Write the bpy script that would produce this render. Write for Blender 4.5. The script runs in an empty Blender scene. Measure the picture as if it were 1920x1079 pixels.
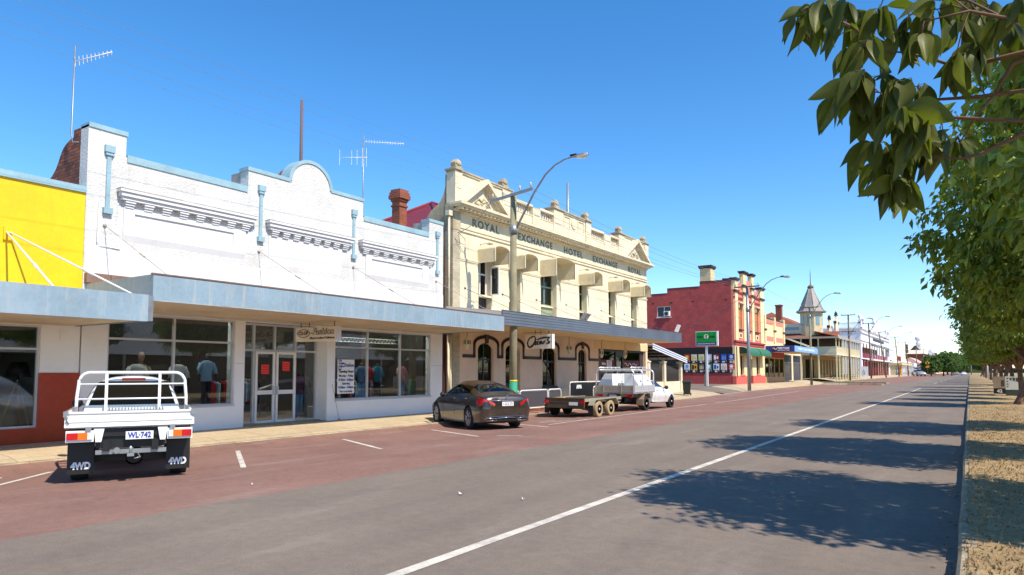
import bpy, bmesh, math, random
from mathutils import Vector, Matrix
R = math.radians
scene = bpy.context.scene
COL = scene.collection
random.seed(7)

# ---------------------------------------------------------------- camera
cam_d = bpy.data.cameras.new('camera')
cam = bpy.data.objects.new('camera', cam_d)
COL.objects.link(cam)
cam.location = (0, 0, 1.75)
cam.rotation_euler = (R(90 + 3.6655), 0, R(33.78))
cam_d.sensor_width = 36
cam_d.lens = 24.0
cam_d.shift_y = 0.0393
cam_d.clip_end = 6000
scene.camera = cam

# ---------------------------------------------------------------- sky and sun
SUN = Vector((1, -0.18, 1.2)).normalized()
SUN_EL = math.asin(SUN.z)
SUN_ROT = math.atan2(SUN.x, SUN.y)
world = bpy.data.worlds.new('World')
scene.world = world
world.use_nodes = True
wn = world.node_tree
bg = wn.nodes['Background']
sky = wn.nodes.new('ShaderNodeTexSky')
sky.sky_type = 'NISHITA'
sky.sun_disc = False
sky.sun_elevation = SUN_EL
sky.sun_rotation = SUN_ROT
sky.altitude = 300
sky.air_density = 1.0
sky.dust_density = 0.0
sky.ozone_density = 4.0
hs_ = wn.nodes.new('ShaderNodeHueSaturation')
hs_.inputs['Saturation'].default_value = 1.27
wn.links.new(sky.outputs[0], hs_.inputs['Color'])
wn.links.new(hs_.outputs[0], bg.inputs[0])
bg.inputs[1].default_value = 0.15
sd = bpy.data.lights.new('sun', 'SUN')
sd.energy = 4.3
sd.angle = R(0.53)
sd.color = (1.0, 0.91, 0.77)
sun = bpy.data.objects.new('sun', sd)
COL.objects.link(sun)
sun.rotation_euler = SUN.to_track_quat('Z', 'Y').to_euler()
scene.view_settings.view_transform = 'Standard'
scene.view_settings.look = 'None'
scene.view_settings.exposure = 0.62
scene.view_settings.gamma = 1
scene.cycles.max_bounces = 8
scene.cycles.transparent_max_bounces = 12

# ---------------------------------------------------------------- materials
def lin(c):
    return tuple((x / 255 / 12.92) if x / 255 <= 0.04045 else ((x / 255 + 0.055) / 1.055) ** 2.4 for x in c)

def newmat(name):
    m = bpy.data.materials.new(name)
    m.use_nodes = True
    return m, m.node_tree, m.node_tree.nodes['Principled BSDF']

def coords(nt, scale=(1, 1, 1), kind='Object'):
    tc = nt.nodes.new('ShaderNodeTexCoord')
    mp = nt.nodes.new('ShaderNodeMapping')
    mp.inputs['Scale'].default_value = scale
    nt.links.new(tc.outputs[kind], mp.inputs[0])
    return mp.outputs[0]

def noise(nt, vec, scale, detail=6, rough=0.6):
    n = nt.nodes.new('ShaderNodeTexNoise')
    n.inputs['Scale'].default_value = scale
    n.inputs['Detail'].default_value = detail
    n.inputs['Roughness'].default_value = rough
    nt.links.new(vec, n.inputs['Vector'])
    return n.outputs['Fac']

def ramp(nt, fac, stops):
    r = nt.nodes.new('ShaderNodeValToRGB')
    el = r.color_ramp.elements
    while len(el) < len(stops):
        el.new(0.5)
    for e, (p, c) in zip(el, stops):
        e.position = p
        e.color = (c, c, c, 1) if isinstance(c, (int, float)) else (*c, 1)
    nt.links.new(fac, r.inputs[0])
    return r.outputs[0]

def mixc(nt, fac, a, b, mode='MIX'):
    m = nt.nodes.new('ShaderNodeMix')
    m.data_type = 'RGBA'
    m.blend_type = mode
    for sock, v in ((m.inputs[0], fac), (m.inputs[6], a), (m.inputs[7], b)):
        if hasattr(v, 'links'):
            nt.links.new(v, sock)
        elif isinstance(v, (int, float)):
            sock.default_value = v
        else:
            sock.default_value = (*v, 1)
    return m.outputs[2]

def bump(nt, p, h, strength, dist=0.02):
    b = nt.nodes.new('ShaderNodeBump')
    b.inputs['Strength'].default_value = strength
    b.inputs['Distance'].default_value = dist
    nt.links.new(h, b.inputs['Height'])
    nt.links.new(b.outputs[0], p.inputs['Normal'])

def surf(name, c, rough=0.8, var=0.18, ns=1.2, dirt=0.0, dirtc=(0.12, 0.09, 0.06), streak=0.0, bs=0.15, bscale=40, metal=0, bd=0.01, coat=0):
    """painted or mineral surface: base colour varied by two noises, optional stains and run-down streaks, fine bump"""
    c = lin(c)
    m, nt, p = newmat(name)
    v = coords(nt)
    a = ramp(nt, noise(nt, v, ns, 8), [(0.3, 1 - var), (0.7, 1 + var * 0.3)])
    colr = mixc(nt, 1.0, c, a, 'MULTIPLY')
    b = ramp(nt, noise(nt, v, ns * 14, 5), [(0.3, 1 - var * 0.6), (0.65, 1.0)])
    colr = mixc(nt, 1.0, colr, b, 'MULTIPLY')
    if dirt:
        f = ramp(nt, noise(nt, v, ns * 0.7, 10, 0.7), [(0.5, 0.0), (0.72, dirt)])
        colr = mixc(nt, f, colr, dirtc)
    if streak:
        f = ramp(nt, noise(nt, coords(nt, (3.2, 3.2, 0.28)), 2.4, 7, 0.68), [(0.52, 0.0), (0.74, streak)])
        colr = mixc(nt, f, colr, dirtc)
    nt.links.new(colr, p.inputs['Base Color'])
    p.inputs['Roughness'].default_value = rough
    p.inputs['Metallic'].default_value = metal
    if coat:
        p.inputs['Coat Weight'].default_value = coat
        p.inputs['Coat Roughness'].default_value = 0.03
    if bs:
        bump(nt, p, noise(nt, v, bscale, 6), bs, bd)
    return m

def brick(name, c1, c2, mortar, sc=1.0, bs=0.6):
    m, nt, p = newmat(name)
    tc = nt.nodes.new('ShaderNodeTexCoord')
    sp = nt.nodes.new('ShaderNodeSeparateXYZ')
    nt.links.new(tc.outputs['Object'], sp.inputs[0])
    ad = nt.nodes.new('ShaderNodeMath')
    nt.links.new(sp.outputs[0], ad.inputs[0]); nt.links.new(sp.outputs[1], ad.inputs[1])
    cb = nt.nodes.new('ShaderNodeCombineXYZ')
    nt.links.new(ad.outputs[0], cb.inputs[0]); nt.links.new(sp.outputs[2], cb.inputs[1])
    t = nt.nodes.new('ShaderNodeTexBrick')
    t.inputs['Scale'].default_value = sc
    t.inputs['Color1'].default_value = (*lin(c1), 1)
    t.inputs['Color2'].default_value = (*lin(c2), 1)
    t.inputs['Mortar'].default_value = (*lin(mortar), 1)
    t.inputs['Mortar Size'].default_value = 0.008
    t.inputs['Brick Width'].default_value = 0.24
    t.inputs['Row Height'].default_value = 0.086
    nt.links.new(cb.outputs[0], t.inputs['Vector'])
    v = coords(nt)
    a = ramp(nt, noise(nt, v, 1.7, 8), [(0.3, 0.72), (0.7, 1.08)])
    colr = mixc(nt, 1.0, t.outputs['Color'], a, 'MULTIPLY')
    nt.links.new(colr, p.inputs['Base Color'])
    p.inputs['Roughness'].default_value = 0.85
    inv = nt.nodes.new('ShaderNodeMath'); inv.operation = 'SUBTRACT'
    inv.inputs[0].default_value = 1
    nt.links.new(t.outputs['Fac'], inv.inputs[1])
    bump(nt, p, inv.outputs[0], bs, 0.01)
    return m

def waved(name, c, axis=(0, 0, 1), freq=8.0, rough=0.5, dark=0.75, rust=0.0, metal=0.0, profile='SIN', bs=0.8):
    """corrugated or boarded sheet: wave bands along one axis"""
    m, nt, p = newmat(name)
    v = coords(nt)
    w = nt.nodes.new('ShaderNodeTexWave')
    w.wave_type = 'BANDS'
    w.bands_direction = 'X' if axis[0] else ('Y' if axis[1] else 'Z')
    w.wave_profile = profile
    w.inputs['Scale'].default_value = freq / 2 / math.pi * 2
    w.inputs['Distortion'].default_value = 0.0
    nt.links.new(v, w.inputs['Vector'])
    a = ramp(nt, noise(nt, v, 0.8, 8), [(0.3, dark), (0.7, 1.05)])
    colr = mixc(nt, 1.0, lin(c), a, 'MULTIPLY')
    if rust:
        f = ramp(nt, noise(nt, v, 1.3, 10, 0.7), [(0.55, 0.0), (0.75, rust)])
        colr = mixc(nt, f, colr, (0.16, 0.06, 0.025))
    nt.links.new(colr, p.inputs['Base Color'])
    p.inputs['Roughness'].default_value = rough
    p.inputs['Metallic'].default_value = metal
    bump(nt, p, w.outputs['Fac'], bs, 0.02)
    return m

def glass(name, tint=(0.75, 0.8, 0.8), boost=1.0):
    """shop glass: clear, mirroring the street by its angle"""
    m, nt, p = newmat(name)
    nt.nodes.remove(p)
    out = nt.nodes['Material Output']
    lw = nt.nodes.new('ShaderNodeLayerWeight')
    pw = nt.nodes.new('ShaderNodeMath'); pw.operation = 'POWER'; pw.inputs[1].default_value = 4.5
    nt.links.new(lw.outputs['Facing'], pw.inputs[0])
    mu = nt.nodes.new('ShaderNodeMath'); mu.operation = 'MULTIPLY_ADD'; mu.use_clamp = True
    mu.inputs[1].default_value = 0.9; mu.inputs[2].default_value = 0.045 * boost
    nt.links.new(pw.outputs[0], mu.inputs[0])
    tr = nt.nodes.new('ShaderNodeBsdfTransparent'); tr.inputs[0].default_value = (*tint, 1)
    gl = nt.nodes.new('ShaderNodeBsdfGlossy'); gl.inputs['Roughness'].default_value = 0.01
    mx = nt.nodes.new('ShaderNodeMixShader')
    nt.links.new(mu.outputs[0], mx.inputs[0]); nt.links.new(tr.outputs[0], mx.inputs[1]); nt.links.new(gl.outputs[0], mx.inputs[2])
    nt.links.new(mx.outputs[0], out.inputs[0])
    return m

def plain(name, c, rough=0.5, metal=0.0, coat=0.0, var=0.06):
    return surf(name, c, rough, var, 3.0, bs=0, metal=metal, coat=coat)

def leafmat(name, c1, c2, spec=0.35, thru=0.4):
    m, nt, p = newmat(name)
    v = coords(nt)
    f = noise(nt, v, 2.2, 3)
    g = nt.nodes.new('ShaderNodeNewGeometry')
    fac = mixc(nt, 0.6, ramp(nt, f, [(0.3, 0.0), (0.7, 1.0)]), g.outputs['Random Per Island'])
    colr = mixc(nt, fac, c1, c2)
    nt.links.new(colr, p.inputs['Base Color'])
    p.inputs['Roughness'].default_value = 0.42
    p.inputs['Specular IOR Level'].default_value = spec
    tl = nt.nodes.new('ShaderNodeBsdfTranslucent')
    nt.links.new(mixc(nt, 1.0, colr, (1.0, 1.15, 0.35), 'MULTIPLY'), tl.inputs[0])
    mx = nt.nodes.new('ShaderNodeMixShader'); mx.inputs[0].default_value = thru
    nt.links.new(p.outputs[0], mx.inputs[1]); nt.links.new(tl.outputs[0], mx.inputs[2])
    nt.links.new(mx.outputs[0], nt.nodes['Material Output'].inputs[0])
    return m

def ground_mat(name, c, c2, s1=0.35, s2=60, speck=0.35, bs=0.4, rough=0.92, cracks=0.0, tracks=False, joints=0.0):
    m, nt, p = newmat(name)
    v = coords(nt)
    a = noise(nt, v, s1, 10, 0.62)
    colr = mixc(nt, ramp(nt, a, [(0.32, 0.0), (0.68, 1.0)]), lin(c), lin(c2))
    st = ramp(nt, noise(nt, coords(nt, (2.4, 0.16, 1)), 1.1, 8, 0.6), [(0.3, 0.95), (0.7, 1.03)])
    bl = ramp(nt, noise(nt, v, 7, 6, 0.75), [(0.35, 0.86), (0.6, 1.03)])
    colr = mixc(nt, 1.0, colr, bl, 'MULTIPLY')
    colr = mixc(nt, 1.0, colr, st, 'MULTIPLY')
    b = ramp(nt, noise(nt, v, s2, 4, 0.8), [(0.3, 1 - speck), (0.7, 1 + speck * 0.5)])
    colr = mixc(nt, 1.0, colr, b, 'MULTIPLY')
    if cracks:
        vo = nt.nodes.new('ShaderNodeTexVoronoi'); vo.feature = 'F1'
        vo.inputs['Scale'].default_value = 0.9
        nt.links.new(coords(nt, (1.0, 0.55, 1)), vo.inputs['Vector'])
        spot = ramp(nt, vo.outputs['Distance'], [(0.02, 1.0), (0.055, 0.0)])
        brk = ramp(nt, noise(nt, v, 1.3, 4), [(0.5, 0.0), (0.56, cracks)])
        colr = mixc(nt, mixc(nt, 1.0, spot, brk, 'MULTIPLY'), colr, (0.05, 0.045, 0.045))
    if cracks:
        sn = ramp(nt, noise(nt, v, .55, 9, .72), [(0.55, 0.0), (0.7, 0.3)])
        colr = mixc(nt, sn, colr, (0.075, 0.065, 0.06))
        pl = ramp(nt, noise(nt, coords(nt, (1.5, .35, 1)), .8, 9, .7), [(0.56, 0.0), (0.7, 0.28)])
        colr = mixc(nt, pl, colr, (0.36, 0.31, 0.27))
    if joints:
        bt = nt.nodes.new('ShaderNodeTexBrick'); bt.inputs['Scale'].default_value = 1.0
        bt.inputs['Brick Width'].default_value = 1.5; bt.inputs['Row Height'].default_value = 1.62; bt.offset = 0.0
        bt.inputs['Mortar Size'].default_value = 0.014; bt.inputs['Mortar Smooth'].default_value = 0.4
        bt.inputs['Color1'].default_value = (1, 1, 1, 1); bt.inputs['Color2'].default_value = (.9, .9, .88, 1); bt.inputs['Mortar'].default_value = (1 - joints,) * 3 + (1,)
        rt = nt.nodes.new('ShaderNodeMapping'); rt.inputs['Rotation'].default_value = (0, 0, math.pi / 2)
        nt.links.new(v, rt.inputs[0]); nt.links.new(rt.outputs[0], bt.inputs['Vector'])
        colr = mixc(nt, 1.0, colr, bt.outputs['Color'], 'MULTIPLY')
    if tracks:
        x = nt.nodes.new('ShaderNodeSeparateXYZ'); tc = nt.nodes.new('ShaderNodeTexCoord')
        nt.links.new(tc.outputs['Object'], x.inputs[0])
        w = nt.nodes.new('ShaderNodeTexWave'); w.inputs['Scale'].default_value = 0.28
        w.inputs['Distortion'].default_value = 0.6; w.inputs['Detail'].default_value = 3
        nt.links.new(coords(nt, (1, 0.12, 1)), w.inputs['Vector'])
        colr = mixc(nt, ramp(nt, w.outputs['Fac'], [(0.2, 0.0), (0.9, 0.08)]), colr, (0.07, 0.065, 0.07))
    nt.links.new(colr, p.inputs['Base Color'])
    p.inputs['Roughness'].default_value = rough
    p.inputs['Specular IOR Level'].default_value = 0.3
    bump(nt, p, noise(nt, v, s2 * 1.6, 3, 0.8), bs, 0.012)
    return m

M = {}
M['asphalt'] = ground_mat('asphalt', (125, 112, 100), (139, 125, 112), speck=0.4, cracks=0.7, tracks=True)
M['red_asphalt'] = ground_mat('red_asphalt', (132, 99, 88), (150, 115, 102), s1=0.5, speck=0.38, cracks=0.5)
M['footpath'] = ground_mat('footpath', (200, 182, 152), (184, 164, 134), s1=0.7, s2=30, speck=0.2, bs=0.2, joints=0.45)
M['concrete'] = ground_mat('concrete', (186, 170, 140), (142, 126, 102), s1=2.4, s2=30, speck=0.4, bs=0.3)
M['dry_grass'] = ground_mat('dry_grass', (188, 160, 116), (152, 126, 88), s1=2.2, s2=35, speck=0.5, bs=0.9)
M['earth'] = ground_mat('earth', (176, 150, 105), (150, 130, 90), s1=0.05, s2=8, speck=0.3)
M['line_paint'] = surf('line_paint', (225, 216, 200), 0.8, 0.35, 2.5, dirt=0.8, dirtc=(0.2, 0.18, 0.17), bs=0.3, bscale=90)
M['white_stucco'] = surf('white_stucco', (218, 216, 212), 0.9, 0.16, 1.0, dirt=0.3, dirtc=(0.36, 0.33, 0.28), streak=0.34, bs=0.8, bscale=15, bd=0.035)
M['white_paint'] = surf('white_paint', (222, 221, 220), 0.75, 0.08, 1.0, dirt=0.12, dirtc=(0.4, 0.36, 0.32), streak=0.12, bs=0.25, bscale=14)
M['lower_white'] = surf('lower_white', (240, 239, 238), 0.6, 0.05, 1.0, dirt=0.06, dirtc=(0.4, 0.36, 0.34), bs=0.06)
M['grime'] = surf('grime', (196, 188, 176), 0.9, 0.4, 3.0, dirt=0.6, bs=0.5, bscale=30)
M['pale_blue'] = surf('pale_blue', (150, 184, 196), 0.7, 0.2, 1.5, dirt=0.25, dirtc=(0.3, 0.33, 0.33), bs=0.2)
M['fascia_blue'] = surf('fascia_blue', (140, 163, 177), 0.6, 0.2, 0.8, dirt=0.4, dirtc=(0.42, 0.44, 0.43), streak=0.7, bs=0.1)
M['fascia_slate'] = waved('fascia_slate', (112, 124, 138), (0, 0, 1), 34, 0.6, 0.75, rust=0.15)
M['yellow'] = surf('yellow', (252, 198, 0), 0.6, 0.14, 0.8, streak=0.3, dirtc=(0.55, 0.33, 0.02), bs=0.12)
M['tile_red'] = surf('tile_red', (172, 62, 30), 0.35, 0.18, 6.0, bs=0.15)
M['soffit'] = waved('soffit', (232, 214, 184), (1, 0, 0), 30, 0.8, 0.8)
M['dark_brick'] = brick('dark_brick', (164, 94, 68), (116, 62, 46), (70, 54, 46))
M['red_brick'] = brick('red_brick', (158, 80, 54), (140, 66, 46), (150, 122, 100))
M['painted_brick'] = brick('painted_brick', (196, 88, 82), (184, 76, 74), (158, 62, 62), bs=1.0)
M['cream_brick'] = brick('cream_brick', (196, 186, 160), (180, 168, 142), (170, 160, 140))
M['hotel_cream'] = surf('hotel_cream', (226, 212, 182), 0.85, 0.12, 1.2, dirt=0.3, dirtc=(0.42, 0.35, 0.24), streak=0.35, bs=0.25, bscale=30)
M['hotel_trim'] = surf('hotel_trim', (226, 214, 184), 0.85, 0.16, 2.0, dirt=0.4, dirtc=(0.3, 0.24, 0.15), bs=0.3, bscale=30)
M['weathered'] = surf('weathered', (198, 182, 150), 0.92, 0.4, 1.6, dirt=0.6, dirtc=(0.2, 0.17, 0.13), streak=0.4, bs=0.6, bscale=18)
M['hotel_pink'] = surf('hotel_pink', (232, 204, 176), 0.85, 0.12, 1.0, streak=0.12, dirtc=(0.3, 0.2, 0.16), bs=0.35, bscale=22)
M['hotel_base'] = surf('hotel_base', (232, 218, 188), 0.8, 0.15, 1.5, dirt=0.25, bs=0.2)
M['tan'] = surf('tan', (226, 200, 152), 0.8, 0.12, 1.2, streak=0.1, bs=0.15)
M['mould_dark'] = plain('mould_dark', (66, 54, 50), 0.6)
M['letter_green'] = plain('letter_green', (112, 122, 104), 0.8, var=0.25)
M['hood_tan'] = surf('hood_tan', (218, 203, 166), 0.8, 0.15, 2.5, dirt=0.4, dirtc=(0.3, 0.24, 0.16), bs=0.15)
M['dark_frame'] = plain('dark_frame', (52, 48, 52), 0.45)
M['sage'] = surf('sage', (150, 160, 124), 0.6, 0.15, 3, bs=0.1)
M['alu'] = plain('alu', (205, 206, 208), 0.4, 0.35)
M['white_frame'] = plain('white_frame', (232, 230, 226), 0.5)
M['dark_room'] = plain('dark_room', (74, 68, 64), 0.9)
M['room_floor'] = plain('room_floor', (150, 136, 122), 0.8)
M['glass'] = glass('glass', boost=2.0)
M['dark_glass'] = glass('dark_glass', (0.18, 0.2, 0.22), 1.1)
M['galv'] = surf('galv', (160, 164, 166), 0.45, 0.2, 4, metal=0.6, bs=0.05)
M['rusty'] = surf('rusty', (140, 110, 92), 0.75, 0.3, 5, dirt=0.6, dirtc=(0.14, 0.06, 0.03), bs=0.2)
M['timber_pole'] = surf('timber_pole', (150, 142, 112), 0.9, 0.3, 2.0, streak=0.6, dirtc=(0.1, 0.085, 0.06), bs=0.6, bscale=12)
M['timber_dark'] = surf('timber_dark', (120, 104, 88), 0.9, 0.3, 2.0, streak=0.6, dirtc=(0.08, 0.06, 0.05), bs=0.5, bscale=12)
M['pole_green'] = surf('pole_green', (38, 150, 118), 0.7, 0.2, 3, dirt=0.3, bs=0.3)
M['porcelain'] = plain('porcelain', (210, 200, 190), 0.25)
M['steel_grey'] = plain('steel_grey', (150, 152, 156), 0.45, 0.5)
M['black'] = plain('black', (22, 22, 24), 0.5)
M['rubber'] = surf('rubber', (38, 36, 36), 0.85, 0.25, 8, dirt=0.35, dirtc=(0.1, 0.08, 0.06), bs=0.3, bscale=60)
M['red_roof'] = waved('red_roof', (152, 54, 62), (0, 1, 0), 40, 0.5, 0.8, rust=0.2)
M['iron_roof'] = waved('iron_roof', (196, 196, 192), (0, 1, 0), 40, 0.4, 0.8, rust=0.25, metal=0.3)
M['pale_roof'] = waved('pale_roof', (224, 214, 194), (0, 1, 0), 20, 0.6, 0.85)
M['terracotta'] = waved('terracotta', (156, 86, 56), (0, 0, 1), 22, 0.8, 0.6, rust=0.5, bs=1)
M['grey_roof'] = surf('grey_roof', (158, 150, 142), 0.6, 0.2, 2.0, streak=0.3, bs=0.2)
M['red_paint'] = surf('red_paint', (168, 60, 62), 0.8, 0.15, 1.0, dirt=0.2, bs=0.3)
M['salmon'] = surf('salmon', (226, 132, 112), 0.75, 0.1, 1.5, bs=0.2)
M['coral'] = surf('coral', (216, 96, 84), 0.7, 0.1, 1.5, dirt=0.15, bs=0.15)
M['buff'] = surf('buff', (238, 212, 162), 0.75, 0.1, 1.5, streak=0.12, dirtc=(0.4, 0.25, 0.12), bs=0.2)
M['brown_cap'] = plain('brown_cap', (74, 56, 58), 0.7, var=0.2)
M['green_canvas'] = surf('green_canvas', (42, 112, 84), 0.8, 0.15, 2, bs=0.2)
M['crimson'] = plain('crimson', (128, 28, 48), 0.6)
M['cloth_white'] = surf('cloth_white', (228, 226, 222), 0.9, 0.15, 6, bs=0.4, bscale=12)
M['chrome'] = plain('chrome', (220, 220, 222), 0.12, 1.0)
M['bark'] = surf('bark', (142, 112, 92), 0.95, 0.4, 3.0, streak=0.5, dirtc=(0.08, 0.055, 0.045), bs=0.9, bscale=14, bd=0.03)
M['twig'] = surf('twig', (124, 92, 68), 0.8, 0.3, 10, bs=0.3)
M['leaf_big'] = leafmat('leaf_big', (0.2, 0.21, 0.05), (0.055, 0.08, 0.017), 0.2, 0.5)
M['leaf_street'] = leafmat('leaf_street', (0.4, 0.47, 0.06), (0.075, 0.125, 0.02), 0.4, 0.28)
M['leaf_far'] = leafmat('leaf_far', (0.15, 0.24, 0.06), (0.08, 0.14, 0.04))
M['leaf_olive'] = leafmat('leaf_olive', (0.1, 0.11, 0.04), (0.06, 0.08, 0.03))

def cm(name, c, rough=0.5, metal=0.0, coat=0.0, var=0.06):
    """a small material made once per name"""
    if name not in M:
        M[name] = plain(name, c, rough, metal, coat, var)
    return M[name]

def car_paint(name, c, metal=0.0, rough=0.3):
    m, nt, p = newmat(name)
    v = coords(nt)
    f = ramp(nt, noise(nt, v, 3.0, 6), [(0.3, 0.92), (0.7, 1.03)])
    colr = mixc(nt, 1.0, lin(c), f, 'MULTIPLY')
    sp = nt.nodes.new('ShaderNodeSeparateXYZ'); tc = nt.nodes.new('ShaderNodeTexCoord')
    nt.links.new(tc.outputs['Object'], sp.inputs[0])
    dust = ramp(nt, sp.outputs[2], [(0.25, 0.35), (0.75, 0.0)])
    dn = mixc(nt, 1.0, dust, ramp(nt, noise(nt, v, 5, 6), [(0.35, 0.2), (0.7, 1.0)]), 'MULTIPLY')
    colr = mixc(nt, dn, colr, (0.25, 0.18, 0.12))
    nt.links.new(colr, p.inputs['Base Color'])
    p.inputs['Metallic'].default_value = metal
    p.inputs['Roughness'].default_value = rough
    p.inputs['Coat Weight'].default_value = 1.0
    p.inputs['Coat Roughness'].default_value = 0.03
    return m
M['bronze_paint'] = car_paint('bronze_paint', (62, 54, 46), 0.45, 0.32)
M['white_body'] = car_paint('white_body', (236, 236, 234), 0.0, 0.35)
M['silver_body'] = car_paint('silver_body', (170, 172, 174), 0.5, 0.35)

# ---------------------------------------------------------------- mesh building
class MB:
    def __init__(s):
        s.v = []; s.f = []; s.s = []
    def add(s, vs, fs, smooth=False):
        n = len(s.v)
        s.v += [tuple(v) for v in vs]
        for f in fs:
            s.f.append([i + n for i in f]); s.s.append(smooth)
        return s
    def box(s, x0, x1, y0, y1, z0, z1):
        x0, x1 = sorted((x0, x1)); y0, y1 = sorted((y0, y1)); z0, z1 = sorted((z0, z1))
        v = [(x, y, z) for z in (z0, z1) for y in (y0, y1) for x in (x0, x1)]
        return s.add(v, [(0, 2, 3, 1), (4, 5, 7, 6), (0, 1, 5, 4), (2, 6, 7, 3), (0, 4, 6, 2), (1, 3, 7, 5)])
    def prism(s, poly, axis, a, b, smooth=False):
        """2D polygon extruded along an axis: x -> poly is (y,z); y -> (x,z); z -> (x,y)"""
        def P(p, t):
            return (t, p[0], p[1]) if axis == 'x' else ((p[0], t, p[1]) if axis == 'y' else (p[0], p[1], t))
        n = len(poly)
        vs = [P(p, a) for p in poly] + [P(p, b) for p in poly]
        k = len(s.v)
        s.add(vs, [tuple(range(n - 1, -1, -1)), tuple(range(n, 2 * n))])
        s.v = s.v
        for i in range(n):
            j = (i + 1) % n
            s.f.append([k + i, k + j, k + n + j, k + n + i]); s.s.append(smooth)
        return s
    def tube(s, pts, r, n=8, cap=True, flat=1.0):
        pts = [Vector(p) for p in pts]
        rs = r if isinstance(r, (list, tuple)) else [r] * len(pts)
        k = len(s.v); rings = []
        up = Vector((0, 0, 1))
        for i, p in enumerate(pts):
            d = (pts[min(i + 1, len(pts) - 1)] - pts[max(i - 1, 0)])
            d = d.normalized() if d.length > 1e-9 else Vector((0, 0, 1))
            ref = up if abs(d.z) < 0.95 else Vector((0, 1, 0))
            a = d.cross(ref).normalized(); b = a.cross(d).normalized()
            for j in range(n):
                t = 2 * math.pi * j / n
                s.v.append(tuple(p + a * math.cos(t) * rs[i] + b * math.sin(t) * rs[i] * flat))
        for i in range(len(pts) - 1):
            for j in range(n):
                jj = (j + 1) % n
                s.f.append([k + i * n + j, k + i * n + jj, k + (i + 1) * n + jj, k + (i + 1) * n + j]); s.s.append(n > 4)
        if cap:
            s.f.append([k + j for j in range(n - 1, -1, -1)]); s.s.append(False)
            s.f.append([k + (len(pts) - 1) * n + j for j in range(n)]); s.s.append(False)
        return s
    def lathe(s, prof, c=(0, 0, 0), axis='z', n=20, smooth=True):
        k = len(s.v)
        for (r, h) in prof:
            for j in range(n):
                t = 2 * math.pi * j / n
                a, b = r * math.cos(t), r * math.sin(t)
                p = (a, b, h) if axis == 'z' else ((h, a, b) if axis == 'x' else (a, h, b))
                s.v.append((p[0] + c[0], p[1] + c[1], p[2] + c[2]))
        for i in range(len(prof) - 1):
            for j in range(n):
                jj = (j + 1) % n
                s.f.append([k + i * n + j, k + i * n + jj, k + (i + 1) * n + jj, k + (i + 1) * n + j]); s.s.append(smooth)
        if prof[0][0] > 1e-4:
            s.f.append([k + j for j in range(n)]); s.s.append(False)
        if prof[-1][0] > 1e-4:
            s.f.append([k + (len(prof) - 1) * n + j for j in range(n)]); s.s.append(False)
        return s
    def grid(s, pts, smooth=True, closed=False):
        """pts[i][j] rows of points"""
        k = len(s.v); n = len(pts[0])
        for row in pts:
            s.v += [tuple(p) for p in row]
        for i in range(len(pts) - 1):
            for j in range(n if closed else n - 1):
                jj = (j + 1) % n
                s.f.append([k + i * n + j, k + i * n + jj, k + (i + 1) * n + jj, k + (i + 1) * n + j]); s.s.append(smooth)
        return s
    def xf(s, mat, start=0):
        for i in range(start, len(s.v)):
            s.v[i] = tuple(mat @ Vector(s.v[i]))
        return s
    def mesh(s, name, mat=None, fix=True):
        me = bpy.data.meshes.new(name)
        me.from_pydata(s.v, [], s.f)
        me.polygons.foreach_set('use_smooth', s.s)
        if fix:
            bm = bmesh.new(); bm.from_mesh(me)
            bmesh.ops.recalc_face_normals(bm, faces=bm.faces)
            bm.to_mesh(me); bm.free()
        if mat:
            me.materials.append(mat)
        me.update()
        return me
    def build(s, name, mat, parent=None, bevel=0, fix=True, rot=None):
        off = Vector((0, 0, 0))
        if parent is None:
            xs = [v[0] for v in s.v]; ys = [v[1] for v in s.v]; zs = [v[2] for v in s.v]
            off = Vector(((min(xs) + max(xs)) / 2, (min(ys) + max(ys)) / 2, min(zs)))
        else:
            off = ORG[parent.name]
        s.v = [(v[0] - off.x, v[1] - off.y, v[2] - off.z) for v in s.v]
        o = bpy.data.objects.new(name, s.mesh(name, mat, fix))
        COL.objects.link(o)
        if parent is None:
            o.location = off
        else:
            o.parent = parent
        ORG[o.name] = off
        if bevel:
            b = o.modifiers.new('bevel', 'BEVEL'); b.width = bevel; b.segments = 2; b.limit_method = 'ANGLE'
        return o

ORG = {}     # world point that a mesh's vertices were taken relative to
def tag(o, label=None, cat=None, group=None, kind=None):
    if label: o['label'] = label
    if cat: o['category'] = cat
    if group: o['group'] = group
    if kind: o['kind'] = kind
    return o
def thing(name, loc, label, cat, group=None, rz=0, local=False):
    o = bpy.data.objects.new(name, None)
    COL.objects.link(o)
    o.location = loc; o.rotation_euler = (0, 0, rz); o.empty_display_size = 0.2
    ORG[o.name] = Vector((0, 0, 0)) if local else Vector(loc)
    return tag(o, label, cat, group)
def copy_tree(o, parent=None):
    c = o.copy(); COL.objects.link(c)
    ORG[c.name] = ORG[o.name]
    if parent is not None: c.parent = parent
    for ch in o.children: copy_tree(ch, c)
    return c
def struct(mb, name, mat, fix=True):
    o = mb.build(name, mat, None, fix=fix)
    o['kind'] = 'structure'
    return o

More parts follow.
